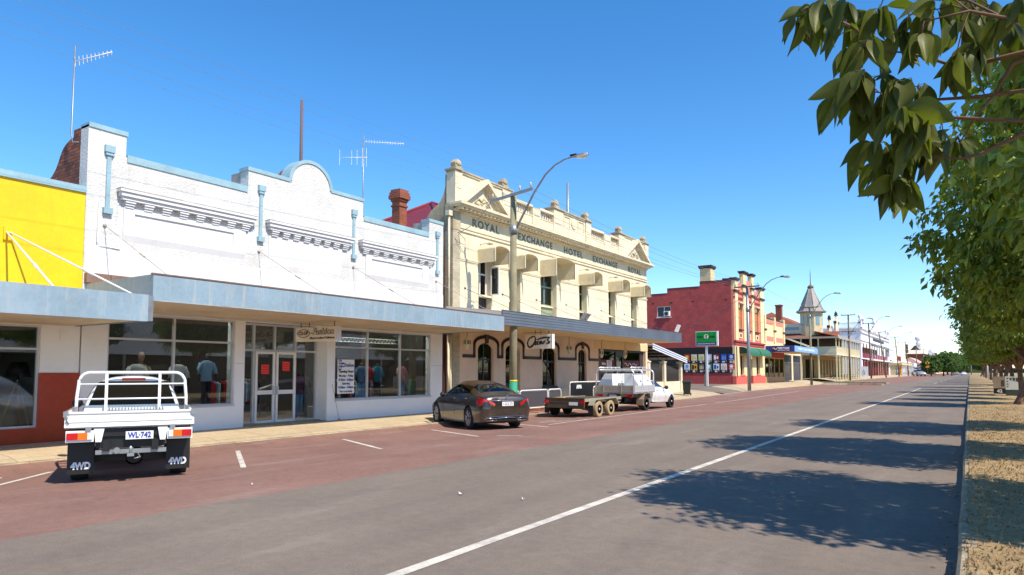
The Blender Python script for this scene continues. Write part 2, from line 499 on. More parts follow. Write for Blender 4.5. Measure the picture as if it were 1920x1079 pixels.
def wall(mb, axis, a, b, u0, u1, z0, z1, holes):
    """a wall slab (axis x: spans y,z between x=a..b; axis y: spans x,z) with rectangular openings"""
    us = sorted({u0, u1, *[h[0] for h in holes], *[h[1] for h in holes]})
    zs = sorted({z0, z1, *[h[2] for h in holes], *[h[3] for h in holes]})
    us = [u for u in us if u0 <= u <= u1]; zs = [z for z in zs if z0 <= z <= z1]
    solid = {}
    for i in range(len(us) - 1):
        for j in range(len(zs) - 1):
            cu, cz = (us[i] + us[i + 1]) / 2, (zs[j] + zs[j + 1]) / 2
            solid[i, j] = not any(h[0] < cu < h[1] and h[2] < cz < h[3] for h in holes)
    P = (lambda t, u, z: (t, u, z)) if axis == 'x' else (lambda t, u, z: (u, t, z))
    for (i, j), ok in solid.items():
        if not ok: continue
        A, B, Cz, D = us[i], us[i + 1], zs[j], zs[j + 1]
        for t in (a, b):
            mb.add([P(t, A, Cz), P(t, B, Cz), P(t, B, D), P(t, A, D)], [(0, 1, 2, 3)])
        if not solid.get((i - 1, j), False): mb.add([P(a, A, Cz), P(b, A, Cz), P(b, A, D), P(a, A, D)], [(0, 1, 2, 3)])
        if not solid.get((i + 1, j), False): mb.add([P(a, B, Cz), P(b, B, Cz), P(b, B, D), P(a, B, D)], [(0, 1, 2, 3)])
        if not solid.get((i, j - 1), False): mb.add([P(a, A, Cz), P(b, A, Cz), P(b, B, Cz), P(a, B, Cz)], [(0, 1, 2, 3)])
        if not solid.get((i, j + 1), False): mb.add([P(a, A, D), P(b, A, D), P(b, B, D), P(a, B, D)], [(0, 1, 2, 3)])
    return mb

def frame(mb, axis, a, b, u0, u1, z0, z1, w, us=(), zs=()):
    """window frame: border of width w with mullions at us and transoms at zs"""
    def bx(p, q, r, t):
        if axis == 'x': mb.box(a, b, p, q, r, t)
        else: mb.box(p, q, a, b, r, t)
    bx(u0, u0 + w, z0, z1); bx(u1 - w, u1, z0, z1)
    bx(u0 + w, u1 - w, z0, z0 + w); bx(u0 + w, u1 - w, z1 - w, z1)
    e = 0.003
    def bx2(p, q, r, t):
        if axis == 'x': mb.box(a + e, b - e, p, q, r, t)
        else: mb.box(p, q, a + e, b - e, r, t)
    for u in us: bx2(u - w / 2, u + w / 2, z0 + w, z1 - w)
    cuts = [u0 + w] + [x for u in us for x in (u - w / 2, u + w / 2)] + [u1 - w]
    for z in zs:
        for k in range(0, len(cuts), 2):
            bx2(cuts[k], cuts[k + 1], z - w / 2, z + w / 2)
    return mb

FACE_X = Matrix(((0, 0, 1), (1, 0, 0), (0, 1, 0)))      # lettering on a wall that looks to +x
FACE_Y = Matrix(((1, 0, 0), (0, 0, -1), (0, 1, 0)))     # lettering on a wall that looks to -y
def text(s, size, mat, at, basis, parent, name='lettering', width=None, bold=0.0, shear=0.0, depth=0.004, spacing=1.0, label=None):
    cu = bpy.data.curves.new(name, 'FONT')
    cu.body = s; cu.size = size; cu.align_x = 'CENTER'; cu.align_y = 'CENTER'
    cu.offset = bold; cu.shear = shear; cu.extrude = depth; cu.space_character = spacing
    cu.resolution_u = 3
    tmp = bpy.data.objects.new(name, cu)
    COL.objects.link(tmp)
    bpy.context.view_layer.update()
    me = bpy.data.meshes.new_from_object(tmp.evaluated_get(bpy.context.evaluated_depsgraph_get()))
    bpy.data.objects.remove(tmp)
    xs = [v.co.x for v in me.vertices]
    k = width / (max(xs) - min(xs)) if width and xs else 1
    off = ORG[parent.name]
    loc = Vector(at) - off
    m3 = basis.to_4x4()
    for v in me.vertices:
        v.co = (m3 @ Vector((v.co.x * k, v.co.y, v.co.z + depth))) + loc
    me.materials.clear(); me.materials.append(mat)
    me.name = name
    o = bpy.data.objects.new(name, me)
    COL.objects.link(o); o.parent = parent
    ORG[o.name] = off
    return o

def smooth(a, b, x):
    t = max(0, min(1, (x - a) / (b - a)))
    return t * t * (3 - 2 * t)
def gz(x, y):
    """height of the road and pavement: parking falls to the gutter, the far end climbs a little"""
    z = 0.0
    if x < -9.5: z = -0.025 * min(6.0, -9.5 - x)
    r = smooth(42, 62, y) * 0.16 + smooth(85, 120, y) * 0.24
    r2 = smooth(42, 62, y) * 0.3
    z += r * max(0, min(1, (-x - 9) / 6.5))
    if x < -15.45:
        z = -0.03 + 0.11 * min(1, (-15.45 - x) / 2.7) + r + max(0, r2 * min(1, (-15.45 - x) / 2.7))
    return z
# ---------------------------------------------------------------- the setting
def sheet(name, xs, ys, zf, mat):
    mb = MB()
    mb.grid([[(x, y, zf(x, y)) for x in xs] for y in ys], smooth=True)
    o = mb.mesh(name, mat, fix=False)
    for p in o.polygons: pass
    ob = bpy.data.objects.new(name, o); COL.objects.link(ob)
    if o.polygons[0].normal.z < 0: o.flip_normals()
    for v_ in o.vertices:
        if abs(v_.co.x + 8.4) < 1e-4: v_.co.x += .035 * math.sin(v_.co.y * 3.1) * math.sin(v_.co.y * 1.3 + 1) + .03 * math.sin(v_.co.y * 7.7)
    ob['kind'] = 'structure'
    return ob
def steps(a, b, d):
    n = max(1, int(round(abs(b - a) / d)))
    return [a + (b - a) * i / n for i in range(n + 1)]
ST0, ST1 = 98.0, 107.0           # side street on the left
ys_near = steps(-30, 0, 2) + steps(0, 40, .4)[1:] + steps(40, ST0, 2)[1:] + steps(ST0, 150, 2)[1:] + steps(150, 900, 25)[1:]
sheet('ground', [-2500, -60, -18.9, 4.6, 60, 2500], [-2500, -40, 0, 60, 150, 900, 3000], lambda x, y: -0.3 if -60 <= x <= 60 and -2000 < y < 1000 else -0.35, M['earth'])
sheet('road', [-8.4, -6.3, -4.2, -2.1, 0.0], ys_near, lambda x, y: 0.0, M['asphalt'])
sheet('parking_strip', steps(-15.5, -8.4, 0.6), steps(-30, 0, 2) + steps(0, 40, .4)[1:] + steps(40, ST0, 2)[1:], gz, M['red_asphalt'])
sheet('parking_strip', steps(-15.5, -8.4, 0.6), steps(ST1, 150, 2) + steps(150, 900, 25)[1:], gz, M['red_asphalt'])
def gside(x, y): return gz(max(x, -15.4), y) + (0.25 if x < -17 else 0)
sheet('side_street', [-70, -30, -17.0, -15.5, -13, -11, -8.4], steps(ST0, ST1, 1.5), gside, M['asphalt'])
sheet('footpath', [-18.9, -18.2, -17.3, -16.4, -15.45], steps(-30, ST0, 2), lambda x, y: gz(x, y) + 0.002, M['footpath'])
sheet('footpath', [-20.5, -18.2, -17.3, -16.4, -15.45], steps(ST1, 150, 2) + steps(150, 900, 25)[1:], lambda x, y: gz(x, y) + 0.002, M['footpath'])
# yard and driveway between the hotel and the red brick building
sheet('driveway', [-40, -25, -18.21], steps(50.5, 66, 2.2), lambda x, y: gz(-18.2, y) + 0.02, M['asphalt'])
sheet('driveway_crossing', [-18.9, -18.2, -17.3, -16.4, -15.56], steps(52.5, 57.5, 1), lambda x, y: gz(x, y) + 0.008, M['asphalt'])
# left kerb, a real step, in lengths with joints
mb = MB()
for a in steps(-30, 96, 1.5)[:-1]:
    for (p, q) in ((a + 0.006, a + 1.494),):
        za, zb = gz(-15.46, p), gz(-15.46, q)
        x0, x1 = -15.58, -15.40
        mb.add([(x0, p, -.3), (x1, p, -.3), (x1 + .0, p, za - .02), (x1 - .03, p, za + .006), (x0, p, za + .008),
                (x0, q, -.3), (x1, q, -.3), (x1 + .0, q, zb - .02), (x1 - .03, q, zb + .006), (x0, q, zb + .008)],
               [(0, 1, 2, 3, 4), (9, 8, 7, 6, 5), (1, 6, 7, 2), (2, 7, 8, 3), (3, 8, 9, 4), (0, 4, 9, 5)])
struct(mb, 'kerb', M['concrete'])
mb = MB()
for a in steps(107, 400, 6)[:-1]:
    mb.box(-15.58, -15.38, a, a + 5.98, -.3, gz(-15.5, a) + .012)
for y0, y1, xa, xb in ((97.7, 98.0, -24, -14.2), (107.0, 107.3, -24, -13.4)):
    mb.box(xa, xb, y0, y1, -.2, gz(-15.5, y0) + .03)
# kerbed nibs that reach out into the parking strip at the corner
mb.prism([(-15.38, 92.5), (-15.38, 97.65), (-9.4, 97.65), (-9.0, 97.2), (-9.2, 96.9), (-13.0, 96.2)], 'z', -.2, .26)
mb.prism([(-15.36, 107.4), (-9.6, 107.4), (-9.3, 107.8), (-9.8, 108.2), (-13, 109.6), (-15.36, 114)], 'z', -.2, .28)
struct(mb, 'kerb', M['concrete'])
# right kerb and verge
mb = MB()
rk = random.Random(9)
def kerb_run(y0, y1):
    for a in steps(y0, y1, 1.2)[:-1]:
        q = a + 1.185; j, h, j2, h2 = [rk.uniform(-.008, .008) for _ in range(4)]
        mb.add([(-.17 + j, a, -.2), (-.15 + j, a, .115 + h), (-.12 + j, a, .142 + h), (.0, a, .146 + h), (.0, a, -.2),
                (-.17 + j2, q, -.2), (-.15 + j2, q, .115 + h2), (-.12 + j2, q, .142 + h2), (.0, q, .146 + h2), (.0, q, -.2)],
               [(0, 1, 2, 3, 4), (9, 8, 7, 6, 5), (0, 5, 6, 1), (1, 6, 7, 2), (2, 7, 8, 3)])
kerb_run(-14, 94)
kerb_run(104, 330)
mb.prism([(-.16, 94), (.0, 94), (1.6, 96.5), (1.6, 96.7), (-.02, 94.3)], 'z', -.1, .146)
mb.prism([(-.16, 104), (.0, 104), (1.6, 101.6), (1.6, 101.4), (-.02, 103.8)], 'z', -.1, .146)
struct(mb, 'kerb', M['concrete'])
sheet('verge', [-.065, .6, 1.3, 2.2, 3.4, 4.6], steps(-14, 94, 1.5), lambda x, y: 0.149 + .02 * math.sin(x * 3 + y * .7) * max(0, min(1, x)), M['dry_grass'])
sheet('verge', [0.0, 2, 4.6], steps(104, 330, 6), lambda x, y: 0.135, M['dry_grass'])
sheet('right_footpath', [4.6, 6.6], [-14, 94], lambda x, y: 0.14, M['concrete'])
sheet('right_footpath', [4.6, 6.6], [104, 330], lambda x, y: 0.14, M['concrete'])
sheet('right_side_street', [0, 1.5, 60], [94, 104], lambda x, y: 0.004, M['asphalt'])
sheet('right_yards', [6.6, 60], [-60, 94], lambda x, y: 0.1, M['earth'])
sheet('right_yards', [6.6, 60], [104, 400], lambda x, y: 0.1, M['earth'])
# painted markings
mb = MB()
rr = random.Random(3)
def stripe(x0, y0, x1, y1, w, zo=.005):
    d = Vector((x1 - x0, y1 - y0)); n = Vector((-d.y, d.x)).normalized() * w / 2
    k = max(1, int(d.length / 1.0)); row = []
    for i in range(k + 1):
        p = Vector((x0, y0)) + d * i / k
        a, b = p + n * (1 + rr.uniform(-.08, .08)), p - n * (1 + rr.uniform(-.08, .08))
        row.append([(a.x, a.y, gz(a.x, a.y) + zo), (b.x, b.y, gz(b.x, b.y) + zo)])
    mb.grid(row, smooth=False)
stripe(-4.16, -12, -4.25, 82, .13)
for a in range(0, 30):
    stripe(-4.25, 112 + a * 26, -4.25, 112 + a * 26 + 13, .13)
struct(mb, 'centre_line', M['line_paint'])
mb = MB()
DX, DY = -2.95, 1.75
for (x, y) in ((-11.2, 3.45), (-11.34, 7.93), (-11.4, 11.6), (-11.35, 15.3), (-11.4, 19.16)):
    stripe(x, y, x - 3.1, y + 1.65 + (.35 if y == 7.93 else 0), .1)
stripe(-12.0, 3.45, -14.3, 5.93, .1)
stripe(-12.0, 20.2, -12.25, 37.8, .09)
stripe(-12.3, 39.6, -12.5, 64, .09)
for y in (42, 47.5, 66, 71, 77, 83):
    stripe(-12.3, y, -15.2, y, .09)
# faded letters of an old bay number and the loading mark
for (x0, y0, x1, y1) in ((-12.9, 21.0, -12.5, 22.0), (-12.6, 21.9, -12.3, 22.6), (-12.2, 22.4, -12.1, 23.3), (-13.2, 21.6, -13.0, 22.4),
                         (-11.0, 15.7, -10.7, 15.8), (-10.75, 15.72, -10.5, 15.9), (-10.5, 15.9, -10.25, 15.85)):
    stripe(x0, y0, x1, y1, .08)
struct(mb, 'parking_line', M['line_paint'])
# dry grass blades on the near verge
mb = MB(); rg = random.Random(11)
for i in range(14000):
    y = 6.3 + 32 * rg.random() ** 1.7; x = rg.uniform(-.1, 2.6)
    h = rg.uniform(.015, .055); a = rg.uniform(0, 6.28); w = rg.uniform(.006, .014)
    lx, ly = rg.uniform(-.03, .03), rg.uniform(-.03, .03)
    z = .146
    mb.add([(x - w * math.cos(a), y - w * math.sin(a), z), (x + w * math.cos(a), y + w * math.sin(a), z), (x + lx, y + ly, z + h)], [(0, 1, 2)])
o = mb.build('dry_grass_blades', M['dry_grass'], None, fix=False)
tag(o, 'short straw coloured dry grass blades on the right verge', 'grass', kind='stuff')
# dead leaves strewn under the trees
mb = MB()
for i in range(2600):
    y = 6.0 + 40 * rg.random() ** 1.5; x = rg.uniform(-.1, 3.0) if rg.random() < .95 else -.18 - .25 * rg.random() ** 2
    a = rg.uniform(0, 6.28); l = rg.uniform(.01, .03); w = l * .35; c, s = math.cos(a), math.sin(a)
    z = .165 if x > -.17 else .004
    mb.add([(x - c * l, y - s * l, z), (x - s * w, y + c * w, z + rg.uniform(.003, .016)), (x + c * l, y + s * l, z + .004), (x + s * w, y - c * w, z + rg.uniform(.003, .016))], [(0, 1, 2), (0, 2, 3)])
o = mb.build('leaf_litter', cm('litter_brown', (116, 82, 50), .9, var=.5), None, fix=False)
tag(o, 'brown dead leaves strewn over the right verge and gutter', 'leaf litter', kind='stuff')
# weeds at the gutter beside the ute
for (x, y, n, lab) in ((-15.36, 9.55, 26, 'larger green weed tuft growing at the left kerb beside the ute'), (-15.34, 10.75, 12, 'small green weed tuft at the left kerb in front of the shop door')):
    mb = MB()
    for i in range(n):
        a = rg.uniform(0, 6.28); l = rg.uniform(.06, .16); px, py = x + rg.uniform(-.05, .05), y + rg.uniform(-.16, .16)
        d = Vector((math.cos(a), math.sin(a))); s = Vector((-d.y, d.x)) * .016
        z = gz(-15.3, y)
        mb.add([(px, py, z), (px + d.x * l * .5 + s.x, py + d.y * l * .5 + s.y, z + l * .5), (px + d.x * l, py + d.y * l, z + l * .35), (px + d.x * l * .5 - s.x, py + d.y * l * .5 - s.y, z + l * .5)], [(0, 1, 2, 3)])
    tag(mb.build('weed', M['leaf_street'], None, fix=False), lab, 'weed')
# fallen leaves on the road
for i, (x, y, lab) in enumerate(((-6.05, 7.75, 'pale dry leaf lying on the grey road in front of the sedan'), (-5.1, 7.9, 'tiny pale leaf on the road nearer the white centre line'), (-9.2, 6.6, 'small pale leaf lying on the red parking strip behind the ute'))):
    mb = MB(); s = (.05, .025, .025)[i]
    mb.grid([[(x + s * u, y + s * .5 * w * (1 - u * u), .012 + .03 * u * u + .008 * abs(w)) for w in (-1, 0, 1)] for u in (-1, -.5, 0, .5, 1)])
    tag(mb.build('fallen_leaf', M['cloth_white'], None, fix=False), lab, 'leaf')
FX = -18.2            # plane of the shopfronts
# ================================================================ yellow shop at the left edge
ys = thing('yellow_shop', (FX - 3, 5.0, 0), 'yellow painted shop with grey blue canopy and red tiled shopfront at the left edge', 'shop')
mb = MB(); wall(mb, 'x', FX - .25, FX, 1.0, 8.05, 2.86, 6.2, []); mb.build('parapet_wall', M['yellow'], ys)
mb = MB(); mb.box(FX - .32, FX + .05, 1.0, 8.05, 6.2, 6.36); mb.build('coping', M['pale_blue'], ys)
mb = MB(); wall(mb, 'x', FX - .25, FX, 1.0, 8.05, 1.72, 2.86, [(2.5, 7.2, 1.6, 2.84)]); mb.box(FX - .2, FX + .04, 7.6, 7.72, 2.5, 2.7); mb.build('pier', M['lower_white'], ys)
mb = MB(); wall(mb, 'x', FX - .25, FX + .02, 1.0, 8.08, -.3, 1.72, [(2.5, 7.2, .44, 1.72)]); mb.build('tiled_base', M['tile_red'], ys)
mb = MB(); frame(mb, 'x', FX - .14, FX - .06, 2.5, 7.2, .44, 2.84, .05, (4.8,), (2.28,)); mb.build('window_frame', M['alu'], ys)
mb = MB(); mb.box(FX - .11, FX - .1, 2.54, 7.16, .48, 2.8); mb.build('window_pane', M['glass'], ys)
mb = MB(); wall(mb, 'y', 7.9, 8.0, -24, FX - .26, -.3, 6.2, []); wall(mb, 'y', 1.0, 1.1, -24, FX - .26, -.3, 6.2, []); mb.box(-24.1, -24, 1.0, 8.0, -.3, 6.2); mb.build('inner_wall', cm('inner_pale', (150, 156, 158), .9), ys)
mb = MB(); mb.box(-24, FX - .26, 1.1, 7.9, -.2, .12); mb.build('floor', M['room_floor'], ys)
mb = MB(); mb.box(-24.1, FX - .2, 1.0, 8.0, 5.6, 5.7); mb.build('roof', M['iron_roof'], ys)
mb = MB()
mb.box(-15.04, -15.0, 1.0, 8.0, 2.85, 3.44); mb.box(FX, -15.04, 7.94, 7.98, 2.85, 3.44)
can = mb.build('canopy_fascia', M['fascia_blue'], ys)
mb = MB(); mb.box(FX, -15.04, 1.0, 7.94, 3.3, 3.34); mb.build('canopy_roof', M['iron_roof'], ys)
mb = MB(); mb.box(FX + .02, -15.05, 1.0, 7.93, 2.87, 2.9); mb.build('canopy_soffit', M['soffit'], ys)
for (a, b) in (((FX, 6.4, 4.95), (-15.1, 6.15, 3.44)), ((FX, 6.44, 4.95), (-15.1, 7.68, 3.44))):
    mb = MB(); mb.tube([a, b], .022, 6)
    p = Vector(a).lerp(Vector(b), .62); q = Vector(a).lerp(Vector(b), .7)
    mb.tube([p, q], .035, 6)
    mb.build('tie_rod', M['white_frame'], ys)
mb = MB(); mb.box(FX, FX + .05, 6.34, 6.5, 4.75, 5.05); mb.build('rod_anchor', M['yellow'], ys)
# lamp, bed and cabinet in the window
lp = thing('floor_lamp', (-19.1, 7.1, .12), 'wooden tripod floor lamp with black shade in the left shop window', 'lamp')
mb = MB(); mb.lathe([(.27, 1.62), (.17, 1.98), (.165, 1.98), (.262, 1.62)], (-19.1, 7.1, 0), n=20); mb.build('lamp_shade', M['black'], lp)
for k in range(3):
    a = k * 2.094 + .5
    mb = MB(); mb.tube([(-19.1 + .03 * math.cos(a), 7.1 + .03 * math.sin(a), 1.5), (-19.1 + .42 * math.cos(a), 7.1 + .42 * math.sin(a), .12)], .02, 6)
    mb.build('leg', cm('lamp_wood', (204, 160, 92), .5), lp)
mb = MB(); mb.tube([(-19.1, 7.1, 1.4), (-19.1, 7.1, 1.66)], .02, 8); mb.lathe([(.05, 1.44), (.05, 1.5)], (-19.1, 7.1, 0), n=12); mb.build('stem', M['chrome'], lp)
bd = thing('bed', (-19.7, 5.2, .12), 'pale blue covered bed standing in the left shop window', 'bed')
mb = MB(); mb.box(-20.7, -18.8, 4.3, 6.0, .2, .55); mb.build('base', M['dark_frame'], bd, bevel=.02)
mb = MB(); mb.box(-20.68, -18.82, 4.32, 5.98, .55, .85); mb.build('bedding', cm('bedding', (176, 206, 216), .9), bd, bevel=.08)

# ================================================================ white fashion shop
Y0, Y1 = 8.06, 22.0
ws = thing('white_fashion_shop', (FX - 4, 15, 0), 'white stuccoed shop with stepped parapet, arched pediment and blue canopy', 'shop')
arc = [(15.05 - .86 * math.cos(t), 7.98 + .8 * math.sin(t)) for t in [math.pi * i / 20 for i in range(21)]]
top = [(Y0, 7.97), (8.99, 7.97), (8.99, 7.36), (12.65, 7.36), (12.65, 7.98), (14.19, 7.98)] + arc[1:-1] + [(15.91, 7.98), (15.91, 8.0), (17.43, 8.0), (17.43, 7.37), (21.11, 7.37), (21.11, 7.95), (Y1, 7.95)]
mb = MB(); mb.prism([(Y0, 3.28)] + top + [(Y1, 3.28)], 'x', FX - .4, FX)
mb.build('parapet_wall', M['white_stucco'], ws)
mb = MB()
for (a, b, z) in ((Y0, 9.02, 7.97), (9.02, 12.62, 7.36), (12.62, 14.2, 7.98), (15.9, 17.46, 8.0), (17.46, 21.08, 7.37), (21.08, Y1, 7.95)):
    mb.box(FX - .43, FX + .03, a, b, z - .13 if z < 7.5 else z - .06, z + .06)
arc2 = [(15.05 - r * math.cos(t), 7.98 + r / .86 * .8 * math.sin(t)) for r, seq in ((.92, range(21)), (.8, range(20, -1, -1))) for t in [math.pi * i / 20 for i in seq]]
mb.prism(arc2, 'x', FX - .43, FX + .032)
mb.build('coping', M['pale_blue'], ws)
mb = MB()
for (a, b) in ((8.97, 12.57), (13.42, 16.44), (17.57, 21.06)):      # smooth render fields with a sunk panel
    zt, zb = 6.02, 5.13
    if a == 13.42:
        mb.prism([(FX, zb), (FX + .025, zb + .3), (FX + .025, zt), (FX, zt)], 'y', a, b)
    else:
        i0, i1 = a + .28, b - .4
        mb.box(FX, FX + .045, a, b, 5.89, zt); mb.prism([(FX, zb), (FX + .045, 5.3), (FX + .045, 5.35), (FX, 5.35)], 'y', a, b)
        mb.box(FX, FX + .045, a, i0, 5.35, 5.89); mb.box(FX, FX + .045, i1, b, 5.35, 5.89)
        mb.box(FX, FX + .004, i0, i1, 5.35, 5.89)
mb.prism([(FX, 3.5), (FX + .02, 3.5), (FX + .02, 4.9), (FX, 4.94)], 'y', Y0 + .02, Y1)
mb.build('render_panel', M['white_paint'], ws)
for (a, b) in ((8.78, 12.86), (13.28, 16.86), (17.2, 21.4)):
    mb = MB()
    mb.box(FX, FX + .24, a, b, 6.40, 6.47); mb.box(FX, FX + .2, a + .05, b - .05, 6.29, 6.40); mb.box(FX, FX + .15, a + .1, b - .1, 6.2, 6.29)
    co = mb.build('cornice', M['white_paint'], ws)
    mb = MB(); mb.box(FX + .001, FX + .245, a - .003, b + .003, 6.471, 6.49); mb.build('weathering', M['grime'], co)
    n = 8
    for k in range(n):
        y = a + .32 + (b - a - .64) * k / (n - 1)
        mb = MB()
        for (z, d, w) in ((6.14, .13, .13), (6.08, .1, .12), (6.02, .07, .11)):
            mb.box(FX, FX + d, y - w, y + w, z, z + .052)
        mb.build('bracket', M['white_paint'], co)
for y in (8.56, 13.1, 16.97, 21.6):
    mb = MB()
    mb.box(FX, FX + .05, y - .05, y + .05, 5.92, 7.36); mb.box(FX, FX + .1, y - .12, y + .12, 7.36, 7.54); mb.box(FX, FX + .08, y - .09, y + .09, 7.28, 7.36)
    mb.box(FX, FX + .1, y - .11, y + .11, 5.77, 5.92)
    mb.build('pilaster_strip', M['pale_blue'], ws)
# brick party wall with swept top, behind the arch and at both ends
def sweep(x0, z0, x1, z1, n=10):
    return [(x0 + (x1 - x0) * math.sin(math.pi / 2 * i / n), z1 + (z0 - z1) * math.cos(math.pi / 2 * i / n)) for i in range(n + 1)]
mb = MB(); mb.prism([(FX - .4, 3.0), (FX - .4, 7.96), (-19.0, 7.97)] + [(-19.0, 7.78), (-19.16, 7.76), (-19.3, 7.72), (-19.44, 7.66), (-19.56, 7.59), (-19.65, 7.5), (-19.72, 7.41), (-19.82, 7.25), (-19.94, 7.1), (-20.15, 6.94), (-20.5, 6.8), (-26, 6.4), (-26, 3.0)], 'y', Y0 + .003, Y0 + .3); mb.build('party_wall', M['dark_brick'], ws)
mb = MB(); mb.prism([(15.05 - .8 * math.cos(t), 7.9 + .82 * math.sin(t)) for t in [math.pi * i / 16 for i in range(17)]], 'x', FX - .9, FX - .44); mb.build('arch_backing', M['dark_brick'], ws)
mb = MB(); mb.box(-26, FX - .41, Y1 - .3, Y1 - .003, -.3, 7.2); mb.build('end_wall', M['dark_brick'], ws)
mb = MB(); mb.box(FX - .9, FX - .41, 12.66, 12.95, 7.2, 7.93); mb.box(FX - .9, FX - .41, 21.12, 21.4, 7.0, 7.9); mb.build('parapet_return', M['grime'], ws)
mb = MB(); mb.prism([(FX - .41, 6.9), (-26, 6.1), (-26, 6.0), (FX - .41, 6.8)], 'y', Y0 + .31, Y1 - .31); mb.build('roof', M['iron_roof'], ws)
# ground floor wall with shop windows and recessed door
WL = (8.71, 12.35, .76, 3.27); WR = (16.22, 21.3, .76, 3.25); DR = (12.68, 15.88, -.3, 3.27)
mb = MB(); wall(mb, 'x', FX - .3, FX - .002, Y0 + .03, Y1, -.3, 3.279, [WL, WR, DR])
for y in (12.67, 16.0): pass
mb.box(FX - .62, FX - .302, 12.5, 12.68, -.3, 3.27); mb.box(FX - .62, FX - .302, 15.88, 16.06, -.3, 3.27)
mb.build('shopfront_wall', M['lower_white'], ws)
mb = MB(); mb.box(FX - .003, FX + .0005, 12.36, 12.66, 1.985, 1.995); mb.box(FX - .003, FX + .0005, 21.32, 22.0, 1.985, 1.995); mb.build('wall_joint', M['grime'], ws)
for (w, us) in ((WL, (10.5,)), (WR, (17.83, 19.55))):
    mb = MB(); frame(mb, 'x', FX - .16, FX - .06, *w, .055, us, (2.6,)); mb.box(FX - .06, FX + .03, w[0], w[1], w[2] - .04, w[2] + .012)
    fr = mb.build('window_frame', M['alu'], ws)
    cuts = [w[0]] + list(us) + [w[1]]
    for i in range(len(cuts) - 1):
        for (za, zb) in ((w[2], 2.6), (2.6, w[3])):
            mb = MB(); mb.box(FX - .115, FX - .107, cuts[i] + .03, cuts[i + 1] - .03, za + .03, zb - .03); mb.build('pane', M['glass'], fr)
DXP = FX - .58
mb = MB(); frame(mb, 'x', DXP - .05, DXP + .05, 12.68, 15.88, .1, 3.27, .06, (13.38, 14.16, 14.98), (2.42,)); df = mb.build('door_frame', M['alu'], ws)
for (a, b) in ((12.72, 13.36), (13.4, 14.14), (14.18, 14.96), (15.0, 15.84)):
    mb = MB(); mb.box(DXP - .004, DXP + .004, a, b, 2.45, 3.22); mb.build('fanlight_pane', M['glass'], df)
    if a in (12.72, 15.0):
        mb = MB(); mb.box(DXP - .004, DXP + .004, a, b, .15, 2.39); mb.build('side_pane', M['glass'], df)
for (a, b) in ((13.41, 14.13), (14.19, 14.95)):
    mb = MB(); frame(mb, 'x', DXP + .055, DXP + .1, a, b, .12, 2.385, .075, (), ())
    mb.box(DXP + .058, DXP + .097, a + .075, b - .075, 1.02, 1.15); dl = mb.build('door', M['white_frame'], ws)
    mb = MB(); mb.box(DXP + .075, DXP + .08, a + .06, b - .06, .18, 2.32); mb.build('pane', M['glass'], dl)
    mb = MB(); s = b - .06 if a < 14 else a + .02
    mb.box(DXP + .1, DXP + .14, s - .01, s + .05, 1.0, 1.28); mb.build('handle', M['alu'], dl)
    c = (a + b) / 2
    mb = MB(); z = 1.82 if a < 14 else 1.92
    mb.box(DXP + .081, DXP + .085, c - .14, c + .14, z - .15, z + .15); nt = mb.build('notice', cm('notice_red', (236, 66, 56), .6), dl)
    mb = MB()
    for q in range(3): mb.box(DXP + .0855, DXP + .087, c - .12, c + .12, z + .06 - q * .08, z + .085 - q * .08)
    mb.build('print', cm('notice_ink', (190, 30, 30), .6), nt)
mb = MB(); mb.box(DXP - .04, FX, 12.7, 15.86, 0, .1); mb.build('door_step', M['concrete'], ws)
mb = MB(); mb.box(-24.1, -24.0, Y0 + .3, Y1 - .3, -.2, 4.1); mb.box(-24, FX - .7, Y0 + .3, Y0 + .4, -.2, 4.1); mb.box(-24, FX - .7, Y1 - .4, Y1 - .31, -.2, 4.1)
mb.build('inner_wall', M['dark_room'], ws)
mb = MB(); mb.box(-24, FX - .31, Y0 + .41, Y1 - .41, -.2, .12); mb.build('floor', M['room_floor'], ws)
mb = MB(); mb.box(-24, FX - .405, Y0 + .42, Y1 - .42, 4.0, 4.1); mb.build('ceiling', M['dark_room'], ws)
mb = MB(); mb.box(-20.0, FX - .31, 8.75, 12.3, .12, .5); mb.box(-20.0, FX - .31, 16.25, 21.25, .12, .5); mb.build('display_platform', M['room_floor'], ws)
# suspended canopy
AX = -15.05; A0, A1 = 8.12, 21.95
mb = MB(); mb.box(AX - .04, AX, A0, A1, 3.32, 3.92); mb.box(FX, AX - .04, A0, A0 + .04, 3.32, 3.92); mb.box(FX, AX - .04, A1 - .04, A1, 3.32, 3.92); mb.build('canopy_fascia', M['fascia_blue'], ws)
mb = MB(); mb.box(FX + .025, AX - .041, A0 + .041, A1 - .041, 3.78, 3.83)
mb.box(AX - .08, AX + .02, A0 - .02, A1 + .02, 3.921, 3.95); mb.build('canopy_flashing', M['rusty'], ws)
mb = MB()
for k in range(1, 6): mb.box(AX, AX + .0015, A0 + k * 2.3, A0 + k * 2.3 + .012, 3.33, 3.91)
mb.box(AX, AX + .001, A0, A1, 3.33, 3.345); mb.build('sheet_joint', M['grime'], ws)
mb = MB(); mb.box(FX + .01, AX - .041, 7.99, A0 - .003, 3.38, 3.42); mb.box(-15.045, -15.005, 7.981, 8.117, 2.86, 3.43); mb.build('gap_sun_block', M['galv'], ws)  # strip added to stop sun slipping between the two canopies
mb = MB(); mb.box(FX + .002, AX - .041, A0 + .041, A1 - .041, 3.34, 3.37); mb.build('canopy_soffit', M['soffit'], ws)
mb = MB(); mb.box(FX + .022, FX + .16, Y0 + .02, Y1 - .1, 3.95, 4.2); mb.build('canopy_gutter', M['rusty'], ws)
